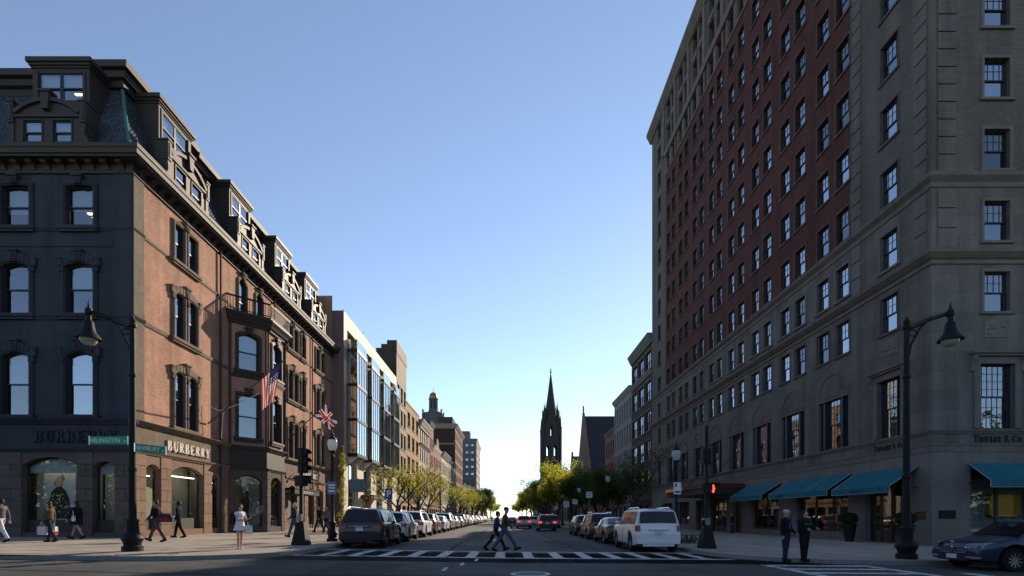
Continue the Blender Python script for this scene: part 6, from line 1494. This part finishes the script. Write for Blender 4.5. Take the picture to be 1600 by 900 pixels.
# climbing vine at the party wall between the shop and the modern building
vi = thing('climbing_vine', (-16.9, 52.6, .3), 'yellow green vine climbing the wall gap between shop and modern building', 'vine')
b = MB(); b.tube([(0, 0, 0), (.1, .1, 2), (-.1, .1, 4), (.1, 0, 6.5), (0, .1, 8.2)], [.06, .05, .04, .03, .015], 6); b.build('stem', M_['bark'], vi, False)
b = MB()
for k in range(1900):
    z = 8.4 * rnd.random() ** .8; r = (.45 + .2 * math.sin(z * 2.1) + .12 * math.sin(z * 5.3)) * (1 - z / 14) * rnd.random() ** .5; a = rnd.uniform(0, 6.28); p = Vector((.2 + r * math.cos(a) * 1.1, .0 + r * math.sin(a) - .1, z)); s = rnd.uniform(.05, .1)
    w, v = Vector((rnd.uniform(-1, 1), rnd.uniform(-1, 1), rnd.uniform(-1, 1))).normalized() * s, Vector((rnd.uniform(-1, 1), rnd.uniform(-1, 1), rnd.uniform(-1, 1))).normalized() * s
    b.quad(p - w, p + v * .6, p + w, p - v * .6)
b.build('leaves', M_['leaf'], vi, False)

# ------------------------------------------------------------------ trees
def tree_mesh(seed, H, trunk, spread, nleaf, leaf, lm, dens=1.0, trunk_r=.14, levels=4, upright=.55):
    r_ = random.Random(seed); tb = MB(); tips = []
    def grow(p, d, L, rad, lev):
        n = 4; pts = [p]; q = p; dd = d
        for i in range(n):
            dd = (dd + Vector((r_.uniform(-1, 1), r_.uniform(-1, 1), r_.uniform(-.4, .7))) * .16).normalized(); q = q + dd * (L / n); pts.append(q)
            if lev >= 2: tips.append((q.copy(), lev))
        tb.tube(pts, [rad * (1 - .5 * i / n) for i in range(n + 1)], 7 if lev < 2 else 4, cap=False)
        if lev >= levels: return
        k = r_.randint(3, 4) if lev else r_.randint(4, 5)
        for j in range(k):
            a = 2 * math.pi * (j + r_.uniform(0, .7)) / k; t = Vector((math.cos(a), math.sin(a), r_.uniform(.25, 1.0) * upright * 1.6)).normalized()
            nd = (dd * .5 + t * (.85 * spread)).normalized(); s = pts[r_.randint(2, n)]
            grow(s, nd, L * r_.uniform(.55, .78), rad * .52, lev + 1)
    grow(Vector((0, 0, 0)), Vector((r_.uniform(-.05, .05), r_.uniform(-.05, .05), 1)), trunk, trunk_r, 0)
    zmax = max(t[0].z for t in tips); k = H / (zmax + .4); 
    tb.v = [(x * k, y * k, z * k) for x, y, z in tb.v]
    lb = MB()
    for i in range(nleaf):
        c, lev = r_.choice(tips); c = c * k
        o = Vector((r_.gauss(0, 1), r_.gauss(0, 1), r_.gauss(0, .8))) * (.3 * dens * k); p = c + o; s = leaf * r_.uniform(.6, 1.3)
        w = Vector((r_.uniform(-1, 1), r_.uniform(-1, 1), r_.uniform(-1, 1))).normalized() * s; v = w.cross(Vector((r_.uniform(-1, 1), r_.uniform(-1, 1), r_.uniform(-1, 1)))).normalized() * s * .55
        lb.v += [tuple(p - w), tuple(p + v), tuple(p + w), tuple(p - v)]; n0 = len(lb.v) - 4; lb.f.append((n0, n0 + 1, n0 + 2, n0 + 3)); lb.m.append(0)
    return tb.mesh('trunk', M_['bark'], smooth=60), lb.mesh('crown', lm)
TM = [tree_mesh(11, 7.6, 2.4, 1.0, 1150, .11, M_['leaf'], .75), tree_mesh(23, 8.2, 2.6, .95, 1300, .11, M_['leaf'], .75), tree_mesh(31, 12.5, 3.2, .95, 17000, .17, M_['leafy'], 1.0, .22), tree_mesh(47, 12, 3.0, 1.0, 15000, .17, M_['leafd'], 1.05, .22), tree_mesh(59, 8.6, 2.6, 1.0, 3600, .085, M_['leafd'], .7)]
def tree(k, x, y, label, s=1.0, rz=0, group='street trees', gz=None):
    t = thing('street_tree', (x, y, PG(x) if gz is None else gz), label, 'tree', group, rz)
    a = inst('trunk', TM[k][0], t, (0, 0, 0), 0, None, (s, s, s)); c = inst('crown', TM[k][1], t, (0, 0, 0), 0, None, (s, s, s)); return t
LT = [(-9.2, 42.0, 0, .78), (-9.0, 50.5, 1, .9), (-9.2, 58.5, 0, .92), (-9.2, 77, 0, .85), (-9.0, 100, 1, 1.0), (-9.2, 112, 0, 1.05), (-9, 126, 1, 1.1), (-9.2, 140, 0, 1.2)]
for i, (x, y, k, s) in enumerate(LT): tree(k, x, y, 'sparse spring street tree, %s from the crossing along the left pavement' % ORD[i + 1], s, rnd.uniform(0, 6))
for i, (x, y, k, s) in enumerate(((-9.5, 158, 3, .85), (-10, 178, 3, 1.0), (-9.5, 205, 3, 1.1), (-9.5, 235, 3, 1.1), (-9.5, 270, 2, 1.1), (-9, 310, 2, 1.2))): tree(k, x, y, 'fuller dark tree, %s in the far left row of trees' % ORD[i + 1], s, rnd.uniform(0, 6))
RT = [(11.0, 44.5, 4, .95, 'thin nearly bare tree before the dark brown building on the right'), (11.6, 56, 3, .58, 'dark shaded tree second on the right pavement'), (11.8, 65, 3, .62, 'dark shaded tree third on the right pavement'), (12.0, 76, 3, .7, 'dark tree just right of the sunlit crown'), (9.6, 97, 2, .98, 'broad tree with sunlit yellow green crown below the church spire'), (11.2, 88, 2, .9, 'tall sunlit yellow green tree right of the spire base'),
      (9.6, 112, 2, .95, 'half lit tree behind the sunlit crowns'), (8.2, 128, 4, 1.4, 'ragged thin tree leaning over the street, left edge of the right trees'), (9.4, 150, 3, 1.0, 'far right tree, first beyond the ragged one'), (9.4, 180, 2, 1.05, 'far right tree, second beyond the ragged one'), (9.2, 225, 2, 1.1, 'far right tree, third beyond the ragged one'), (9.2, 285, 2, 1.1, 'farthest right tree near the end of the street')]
for x, y, k, s, lb in RT: tree(k, x, y, lb, s, rnd.uniform(0, 6))
# the public garden across the road behind the viewer (seen in the window reflections)
pk = MB()
for row in range(3):
    for x in range(-112, 113, 8):
        cx, cy = x + rnd.uniform(-2, 2), -22 - row * 9 + rnd.uniform(-3, 2); pk.tube([(cx, cy, 0), (cx, cy, 5)], [.35, .2], 7, 1)
        for q in range(16):
            c = (cx + rnd.gauss(0, 2.2), cy + rnd.gauss(0, 2.2), (6.5 if row else 7.5) + rnd.gauss(0, 2.4)); leafball(pk, c, 1.5, 90, .34)
        for q in range(5): leafball(pk, (cx + rnd.uniform(-3.5, 3.5), cy - 3, rnd.uniform(.6, 2.2)), 1.4, 110, .3)
tag(pk.build('park_trees', [M_['leafd'], M_['bark']]), 'leafy park trees across the road', 'trees', kind='stuff')
# ------------------------------------------------------------------ people
def caps(b, p, q, r0, r1, n=10):
    p, q = Vector(p), Vector(q); b.tube([p, p.lerp(q, .5), q], [r0, (r0 + r1) / 2, r1], n); b.ell(tuple(p), (r0, r0, r0), n, 6); b.ell(tuple(q), (r1, r1, r1), n, 6)
TMP = bpy.data.scenes.new('workshop')
def remesh(b, vox, sm=2):
    me = bpy.data.meshes.new('t'); me.from_pydata(b.v, [], b.f); o = bpy.data.objects.new('t', me); TMP.collection.objects.link(o)
    m = o.modifiers.new('r', 'REMESH'); m.mode = 'VOXEL'; m.voxel_size = vox; m.use_smooth_shade = True
    s = o.modifiers.new('s', 'SMOOTH'); s.factor = .5; s.iterations = sm
    TMP.view_layers[0].update(); dg = TMP.view_layers[0].depsgraph; out = bpy.data.meshes.new_from_object(o.evaluated_get(dg))
    bpy.data.objects.remove(o); bpy.data.meshes.remove(me)
    r = MB(); r.v = [tuple(v.co) for v in out.vertices]; r.f = [tuple(p.vertices) for p in out.polygons]; r.m = [0] * len(r.f); bpy.data.meshes.remove(out)
    return r
def cloth(n, c): return mat('cloth_' + n, c, .85, .15, var=.15, vscale=9, bump=.2, bscale=50)
CL = dict(black=cloth('black', (.012, .012, .014)), navy=cloth('navy', (.018, .022, .045)), jeans=cloth('jeans', (.05, .075, .12)), djeans=cloth('dark_jeans', (.02, .026, .045)), brown=cloth('brown', (.06, .042, .028)), khaki=cloth('dark_khaki', (.07, .062, .045)), white=cloth('white', (.62, .62, .66)), blue=cloth('blue', (.03, .09, .42)), bluej=cloth('blue_jacket', (.02, .035, .12)), grey=cloth('grey', (.12, .12, .125)), shoe=cloth('dark_shoe', (.02, .017, .015)), wshoe=cloth('white_shoe', (.6, .6, .62)), sleeve=cloth('tan_top', (.1, .075, .05)))
SK = dict(fair=mat('skin_fair', (.45, .27, .2), .55, .3), dark=mat('skin_dark', (.09, .05, .035), .5, .3))
HR = dict(brown=mat('hair_brown', (.06, .03, .018), .6, .3), black=mat('hair_black', (.012, .01, .01), .6, .3), grey=mat('hair_grey', (.4, .4, .4), .7, .2), cap=mat('cap_cloth', (.02, .022, .025), .8, .1), wcap=mat('pale_cap_cloth', (.4, .4, .42), .8, .1))
def rotx(v, a): return Vector((v.x, v.y * math.cos(a) - v.z * math.sin(a), v.y * math.sin(a) + v.z * math.cos(a)))
def person(label, x, y, rz, h=1.75, legs=((0, 0), (0, 0)), arms=((0, .2, .08), (0, .2, .08)), top='black', bottom='djeans', skirt=0, sleeves=1.0, skin='fair', hair='brown', long=False, shoe='shoe', lean=0, shirt=None, turn=0, bulk=1.0, coat=0, barelegs=False, z=None, vox=.016, cap=None):
    t = thing('person', (x, y, (PG(x) if z is None else z)), label, 'person', None, rz)
    k = h / 1.75; fwd = lambda a, L: Vector((0, -math.sin(a) * L, -math.cos(a) * L))
    J = {}; lows = []
    for s, (a, kn) in zip((-1, 1), legs):
        hip = Vector((s * .092, 0, .93)); knee = hip + fwd(R(a), .44); ank = knee + fwd(R(a - kn), .42); lift = R(min(max(a - kn, -50), 25))
        toe = ank + Vector((0, -.17 * math.cos(lift * .7), -.05 - .17 * math.sin(-lift) * .8)); heel = ank + Vector((0, .05, -.05 + (.05 * math.sin(-lift))))
        J[s] = (hip, knee, ank, toe, heel); lows.append(min(toe.z, heel.z, ank.z - .05) - .03)
    dz = -min(lows); up = Vector((0, 0, dz))
    for s in (-1, 1): J[s] = tuple(p + up for p in J[s])
    pel = Vector((0, 0, .95)) + up
    def tl(p): return pel + rotx(Vector(p) - Vector((0, 0, .95)), R(lean))          # torso frame leaning forward
    A = {}
    for s, (sw, el, ab) in zip((-1, 1), arms):
        sh = tl((s * .185 * bulk, 0, 1.42)); d1 = Vector((s * math.sin(ab), -math.sin(R(sw)), -math.cos(R(sw)) * math.cos(ab))).normalized()
        e = sh + d1 * .29; a2 = R(sw) + (R(el) if el > 3 else el); d2 = Vector((s * math.sin(ab) * .3 - (s * .35 * math.sin(a2) if el > 40 else 0), -math.sin(a2), -math.cos(a2))).normalized(); w = e + d2 * .25; A[s] = (sh, e, w, d2)
    hd = tl((0, -.015, 1.63)); nk = tl((0, 0, 1.5))
    # body: one continuous skin
    b = MB(); m = bulk
    b.ell(tuple(tl((0, 0, 1.0))), (.155 * m, .105 * m, .13)); b.ell(tuple(tl((0, 0, 1.17))), (.135 * m, .095 * m, .16)); b.ell(tuple(tl((0, 0, 1.33))), (.165 * m, .105 * m, .15)); caps(b, tl((-.12, 0, 1.42)), tl((.12, 0, 1.42)), .06, .06)
    caps(b, nk - Vector((0, 0, .06)), nk + Vector((0, -.01, .06)), .056, .05)
    b.ell(tuple(hd + Vector((0, 0, .03))), (.076, .095, .105), 14, 9); b.ell(tuple(hd + Vector((0, -.02, -.05))), (.058, .07, .065))
    fr_ = Matrix.Rotation(R(turn), 3, 'Z')
    def fp(v): return hd + fr_ @ Vector(v)
    b.ell(tuple(fp((0, -.1, -.01))), (.014, .02, .022), 8, 5); b.ell(tuple(fp((0, -.085, .03))), (.05, .02, .014), 8, 5); b.ell(tuple(fp((0, -.078, -.085))), (.026, .025, .02), 8, 5)
    for s in (-1, 1): b.ell(tuple(fp((s * .078, .008, .0))), (.012, .02, .03), 8, 5)
    for s in (-1, 1):
        hip, knee, ank, toe, heel = J[s]; caps(b, hip, knee, .082, .052); caps(b, knee, ank, .052, .036); b.ell(tuple(knee.lerp(ank, .28) + Vector((0, .015, 0))), (.05, .055, .1)); caps(b, heel, toe, .036, .03)
        sh, e, w, d2 = A[s]; caps(b, sh, e, .048, .038); caps(b, e, w, .038, .027)
    body = remesh(b, vox, 3)
    for s in (-1, 1):                                                # hands: palm, four fingers, thumb
        sh, e, w, d2 = A[s]; side = Vector((0, -1, 0)) if abs(d2.y) < .8 else Vector((0, 0, 1)); side = (side - d2 * side.dot(d2)).normalized(); nrm = d2.cross(side) * s
        pc = w + d2 * .055; caps(body, w - d2 * .02, w + d2 * .03, .025, .026, 8); caps(body, pc - side * .022, pc + side * .024, .022, .024, 8)
        for f, (o, L) in enumerate(((.032, .066), (.011, .075), (-.011, .07), (-.032, .055))):
            q = pc + d2 * .03 + side * o; mid = q + d2 * L * .55 - nrm * .006; body.tube([q, mid, mid + (d2 * .8 - nrm * .6).normalized() * L * .5], [.009, .0085, .006], 6)
        q = w + d2 * .03 + side * .028; body.tube([q, q + (side * .8 + d2 * .7).normalized() * .04, q + side * .035 + d2 * .062], [.011, .01, .007], 6)
    em = []
    for s in (-1, 1): body.ell(tuple(fp((s * .032, -.083, .014))), (.012, .008, .007), 8, 5, 1)
    body.ell(tuple(fp((0, -.092, -.048))), (.024, .008, .006), 8, 5, 2)
    def fin(mb, nm, ms, par=t, sm=60):
        mb.v = [(p[0] * k, p[1] * k, p[2] * k) for p in mb.v]; return inst(nm, mb.mesh(nm, ms, smooth=sm), par, (0, 0, 0))
    bo = fin(body, 'body', [SK[skin], mat('eye_dark', (.02, .015, .012), .2), mat('lips', (.3, .1, .09), .5)])
    # top garment
    g = MB(); e1 = .018; 
    g.ell(tuple(tl((0, 0, 1.04))), (.165 * m + e1, .115 * m + e1, .15)); g.ell(tuple(tl((0, 0, 1.18))), (.15 * m + e1, .105 * m + e1, .18)); g.ell(tuple(tl((0, 0, 1.33))), (.175 * m + e1, .115 * m + e1, .155)); caps(g, tl((-.13, 0, 1.425)), tl((.13, 0, 1.425)), .07, .07); caps(g, nk - Vector((0, 0, .08)), nk - Vector((0, 0, .015)), .07, .062)
    if coat: g.tube([tl((0, 0, 1.1)), tl((0, 0, 1.0)), pel + Vector((0, 0, .0 - coat))], [.16, .18, .2], 14)
    for s in (-1, 1):
        sh, e, w, d2 = A[s]; caps(g, sh, sh.lerp(e, min(1, sleeves * 2)), .064, .052)
        if sleeves > .5: caps(g, e, e.lerp(w, min(1, (sleeves - .5) * 2) * .97), .052, .042)
    fin(remesh(g, vox, 2), 'top', CL[top])
    if shirt:
        q = MB(); q.ell(tuple(tl((0, -.088 * m, 1.24))), (.055, .05, .2), 10, 8); q.ell(tuple(tl((0, -.07, 1.42))), (.05, .05, .07), 8, 6); fin(q, 'shirt', CL[shirt])
    if skirt:
        q = MB(); zt = tl((0, 0, 1.06)); q.tube([zt, pel - Vector((0, 0, .02)), pel - Vector((0, 0, skirt))], [.145 * m, .18 * m, .235 * m], 18, cap=False); q.tube([zt, pel, pel - Vector((0, 0, skirt - .01))], [.13 * m, .17 * m, .225 * m], 18, cap=False); fin(q, 'skirt', CL[bottom])
    if not barelegs:
        q = MB(); q.ell(tuple(tl((0, 0, .98))), (.165 * m, .12 * m, .13))
        for s in (-1, 1): hip, knee, ank, toe, heel = J[s]; caps(q, hip, knee, .1 * m ** .7, .074 * m ** .7); caps(q, knee, ank + Vector((0, 0, .01)), .074 * m ** .7, .06 * m ** .5)
        fin(remesh(q, vox, 2), 'trousers', CL[bottom])
    for s in (-1, 1):
        hip, knee, ank, toe, heel = J[s]; q = MB(); caps(q, heel, toe, .045, .038); caps(q, ank - Vector((0, 0, .01)), heel, .045, .045); q.tube([heel - Vector((0, -.03, .03)), toe - Vector((0, .02, .022))], [.042, .04], 8); fin(remesh(q, .013, 2), 'shoe', CL[shoe])
    q = MB(); q.ell(tuple(fp((0, .022, .055))), (.088, .1, .095), 14, 9); q.ell(tuple(fp((0, .05, .0))), (.082, .07, .085), 12, 8)
    if long: q.ell(tuple(fp((0, .075, -.1))), (.075, .05, .16), 12, 8)
    if cap: q = MB(); q.ell(tuple(fp((0, .005, .075))), (.09, .11, .075), 14, 8); q.ell(tuple(fp((0, -.1, .06))), (.07, .07, .012), 12, 5); fin(q, 'cap', HR[cap])
    else: fin(q, 'hair', HR[hair])
    M = Matrix.Rotation(rz, 4, 'Z')
    return t, {s: Vector(t.location) + (M @ ((A[s][2] + A[s][3] * .09) * k)) for s in (-1, 1)}, lambda p: Vector(t.location) + M @ (Vector(p) * k)
W1 = ((28, 8), (-18, 14)); W2 = ((-20, 18), (24, 6)); ST = ((2, 2), (-2, 2))
SW = ((-20, 12, .1), (18, 25, .1)); SW2 = ((18, 25, .1), (-20, 12, .1))
LEFTW, RIGHTW = R(-90), R(90)                  # facing -x / +x
# crossing pair
person('person in a dark brown jacket and jeans with a cap, striding over the crossing', -0.05, 20.9, RIGHTW, 1.84, ((34, 4), (-24, 10)), SW2, 'brown', 'jeans', cap='cap', lean=5, z=0)
person('person in a blue jacket, half hidden behind the brown jacket on the crossing', -0.42, 21.6, RIGHTW, 1.7, ((30, 4), (-26, 12)), SW, 'bluej', 'black', hair='black', lean=8, z=0)
# left pavement
t, hnd, P = person('person in dark jacket and khaki trousers with a shoulder bag, striding left past the shop', -15.05, 22.1, LEFTW, 1.82, ((28, 6), (-22, 8)), ((-10, 20, .1), (10, 30, .1)), 'black', 'khaki', hair='brown', lean=4)
def bag(name, label, loc, w, d, h, m, strap=None, sag=.75, rz=0, cat='bag', extra=None):
    o = thing(name, loc, label, cat, None, rz); b = MB()
    b.add([(-w / 2, -d / 2, 0), (w / 2, -d / 2, 0), (w / 2, d / 2, 0), (-w / 2, d / 2, 0), (-w / 2 * sag, -d / 2 * sag, h), (w / 2 * sag, -d / 2 * sag, h), (w / 2 * sag, d / 2 * sag, h), (-w / 2 * sag, d / 2 * sag, h), (-w * .54, -d * .56, h * .4), (w * .54, -d * .56, h * .4), (w * .54, d * .56, h * .4), (-w * .54, d * .56, h * .4)],
          [(3, 2, 1, 0), (4, 5, 6, 7), (0, 1, 9, 8), (8, 9, 5, 4), (1, 2, 10, 9), (9, 10, 6, 5), (2, 3, 11, 10), (10, 11, 7, 6), (3, 0, 8, 11), (11, 8, 4, 7)])
    b.build('bag_body', m, o, False, smooth=50)
    if strap: MB().tube([Vector(p) - Vector(loc) for p in strap], .014, 6).build('strap', m, o, False)
    if extra: MB().box(-w * .3, w * .3, -d * .57, -d * .5, h * .15, h * .6).build('pocket', extra, o, False)
    return o
bag('duffel_bag', 'large navy and red shoulder bag carried by the striding person', P((.0, .34, .82)), .58, .3, .36, cloth('duffel_navy', (.03, .035, .055)), [P((0, .2, 1.15)), P((.1, .05, 1.46)), P((0, -.05, 1.3)), P((0, .3, 1.15))], .7, R(20), extra=cloth('duffel_red', (.25, .02, .02)))
person('person in a black suit with open white shirt walking by the wide arched shop window', -16.6, 26.0, R(-75), 1.82, ((16, 6), (-14, 10)), ((5, 30, .1), (-5, 30, .1)), 'black', 'black', shirt='white', skin='dark', hair='black')
t, hnd, P = person('person in a white tennis dress and white shoes waiting at the kerb', -9.55, 18.4, R(70), 1.6, ((3, 2), (-2, 3)), ((20, 75, .05), (25, 80, .05)), 'white', 'white', skirt=.2, sleeves=.12, barelegs=True, long=True, shoe='wshoe', hair='brown', z=G(-10) + .1)
bag('backpack', 'black backpack worn by the person in the tennis dress', P((0, .22, 1.0)), .32, .2, .46, CL['black'], None, .75, R(70), cat='backpack')
rk = thing('tennis_racket', hnd[1], 'tennis racket held by the person in the white dress', 'racket')
b = MB(); dr = Vector((.62, -.1, .5)).normalized(); q0 = Vector((0, 0, 0)); b.tube([q0 - dr * .12, q0 + dr * .3], .016, 6); cN = q0 + dr * .46; sd = dr.cross(Vector((0, -1, 0))).normalized()
b.tube([cN + dr * .17 * math.cos(a * .3927) + sd * .12 * math.sin(a * .3927) for a in range(17)], .011, 6)
b.build('frame', cloth('racket_blue', (.08, .2, .3)), rk, False)
b = MB()
for i in range(-4, 5):
    o = i * .025; l = .17 * math.sqrt(max(0, 1 - (o / .12) ** 2)); b.tube([cN + sd * o - dr * l, cN + sd * o + dr * l], .0015, 3)
    o = i * .036; l = .12 * math.sqrt(max(0, 1 - (o / .17) ** 2)); b.tube([cN + dr * o - sd * l, cN + dr * o + sd * l], .0015, 3)
b.build('strings', CL['white'], rk, False)
bag('tote_bag', 'pale tote hanging at the side of the person in the tennis dress', P((.2, -.22, .62)), .24, .12, .3, CL['white'], [P((.2, -.22, .9)), P((.2, -.2, 1.1))], .9, R(60))
person('person in a dark sweater and jeans walking left behind the traffic signal', -11.55, 28, R(-65), 1.86, ((20, 4), (-14, 8)), SW, 'navy', 'jeans', hair='grey', bulk=1.08)
person('person in a dark top beside the far shop door, nearer of two walking together', -13.1, 36, R(-20), 1.85, W1, SW, 'black', 'djeans', hair='black')
person('person in dark clothes walking just behind another by the far shop door', -13.2, 37.6, R(-20), 1.83, W2, SW2, 'grey', 'djeans', hair='black')
t, hnd, P = person('person in a brown top and jeans carrying shopping bags past the front window', -18.6, 20.9, LEFTW, 1.64, ((20, 20), (-16, 14)), ((-5, 12, .15), (5, 12, .15)), 'sleeve', 'djeans', hair='brown', long=True, lean=3, shoe='shoe')
def tote(label, hp, m, m2, rz):
    o = bag('shopping_bag', label, (hp.x, hp.y, hp.z - .46), .3, .14, .34, m, [hp - Vector((.1, 0, .12)), hp, hp - Vector((-.1, 0, .12))], 1.0, rz); 
    if m2: MB().box(-.162, .162, -.085, .085, .02, .14).build('print', m2, o, False)
tote('white and red shopping bag in the hand of the person in brown, left one', hnd[-1] + Vector((-.02, -.04, 0)), CL['white'], cloth('bag_red', (.4, .02, .02)), 0)
tote('pale shopping bag in the hand of the person in brown, right one', hnd[1] + Vector((.02, .02, 0)), cloth('bag_pale', (.45, .47, .52)), None, 0)
t, hnd, P = person('person in a black coat with bare legs walking before the narrow front window', -19.7, 23.5, LEFTW, 1.74, ((22, 6), (-22, 10)), ((-10, 15, .1), (10, 20, .1)), 'black', 'black', hair='black', coat=.22, skirt=.28, barelegs=True, long=True, bulk=1.15)
bag('handbag', 'small white handbag at the side of the person in the black coat', P((.28, .1, .82)), .12, .07, .24, CL['white'], [P((.28, .1, 1.05)), P((.2, 0, 1.42))], .9, 0)
person('person in pale trousers stepping out of the frame at the left edge', -20.2, 20.5, LEFTW, 1.72, ((24, 6), (-20, 10)), SW, 'grey', 'white', hair='black', shoe='black')
# right corner couple
person('person in dark jacket, blue shirt and pale cap, waiting at the right kerb', 8.95, 16.35, R(35), 1.6, ((3, 2), (-4, 4)), ((-4, 15, .16), (5, 35, .12)), 'black', 'djeans', shirt='blue', hair='grey', cap='wcap', bulk=1.3, z=G(9) + .07, turn=15)
t, hnd, P = person('person in a dark hooded top with green lettering, standing next to the blue shirted one', 9.6, 16.45, R(18), 1.58, ((2, 1), (-3, 3)), ((12, 70, .12), (12, 75, .12)), 'black', 'black', hair='black', long=True, bulk=1.35, z=G(9) + .07, turn=15)
b = MB(); gt = mat('green_print', (.03, .22, .12), .7)
o = inst('print', text_mesh('BOSTON', .085, gt, .001), t, (.0, -.172, 1.18)); o.rotation_euler = (R(88), 0, 0)
person('person standing in front of the shop window under the awning near the marquee', 19.3, 43.6, R(-90), 1.75, ST, ((2, 8, .1), (2, 8, .1)), 'black', 'djeans', hair='black')
person('distant person in pale clothes standing at the left kerb far down the street', -3.6, 136, R(0), 1.7, ST, ((2, 8, .1), (2, 8, .1)), 'white', 'grey', hair='brown', z=.05, vox=.03)

bpy.data.scenes.remove(TMP)
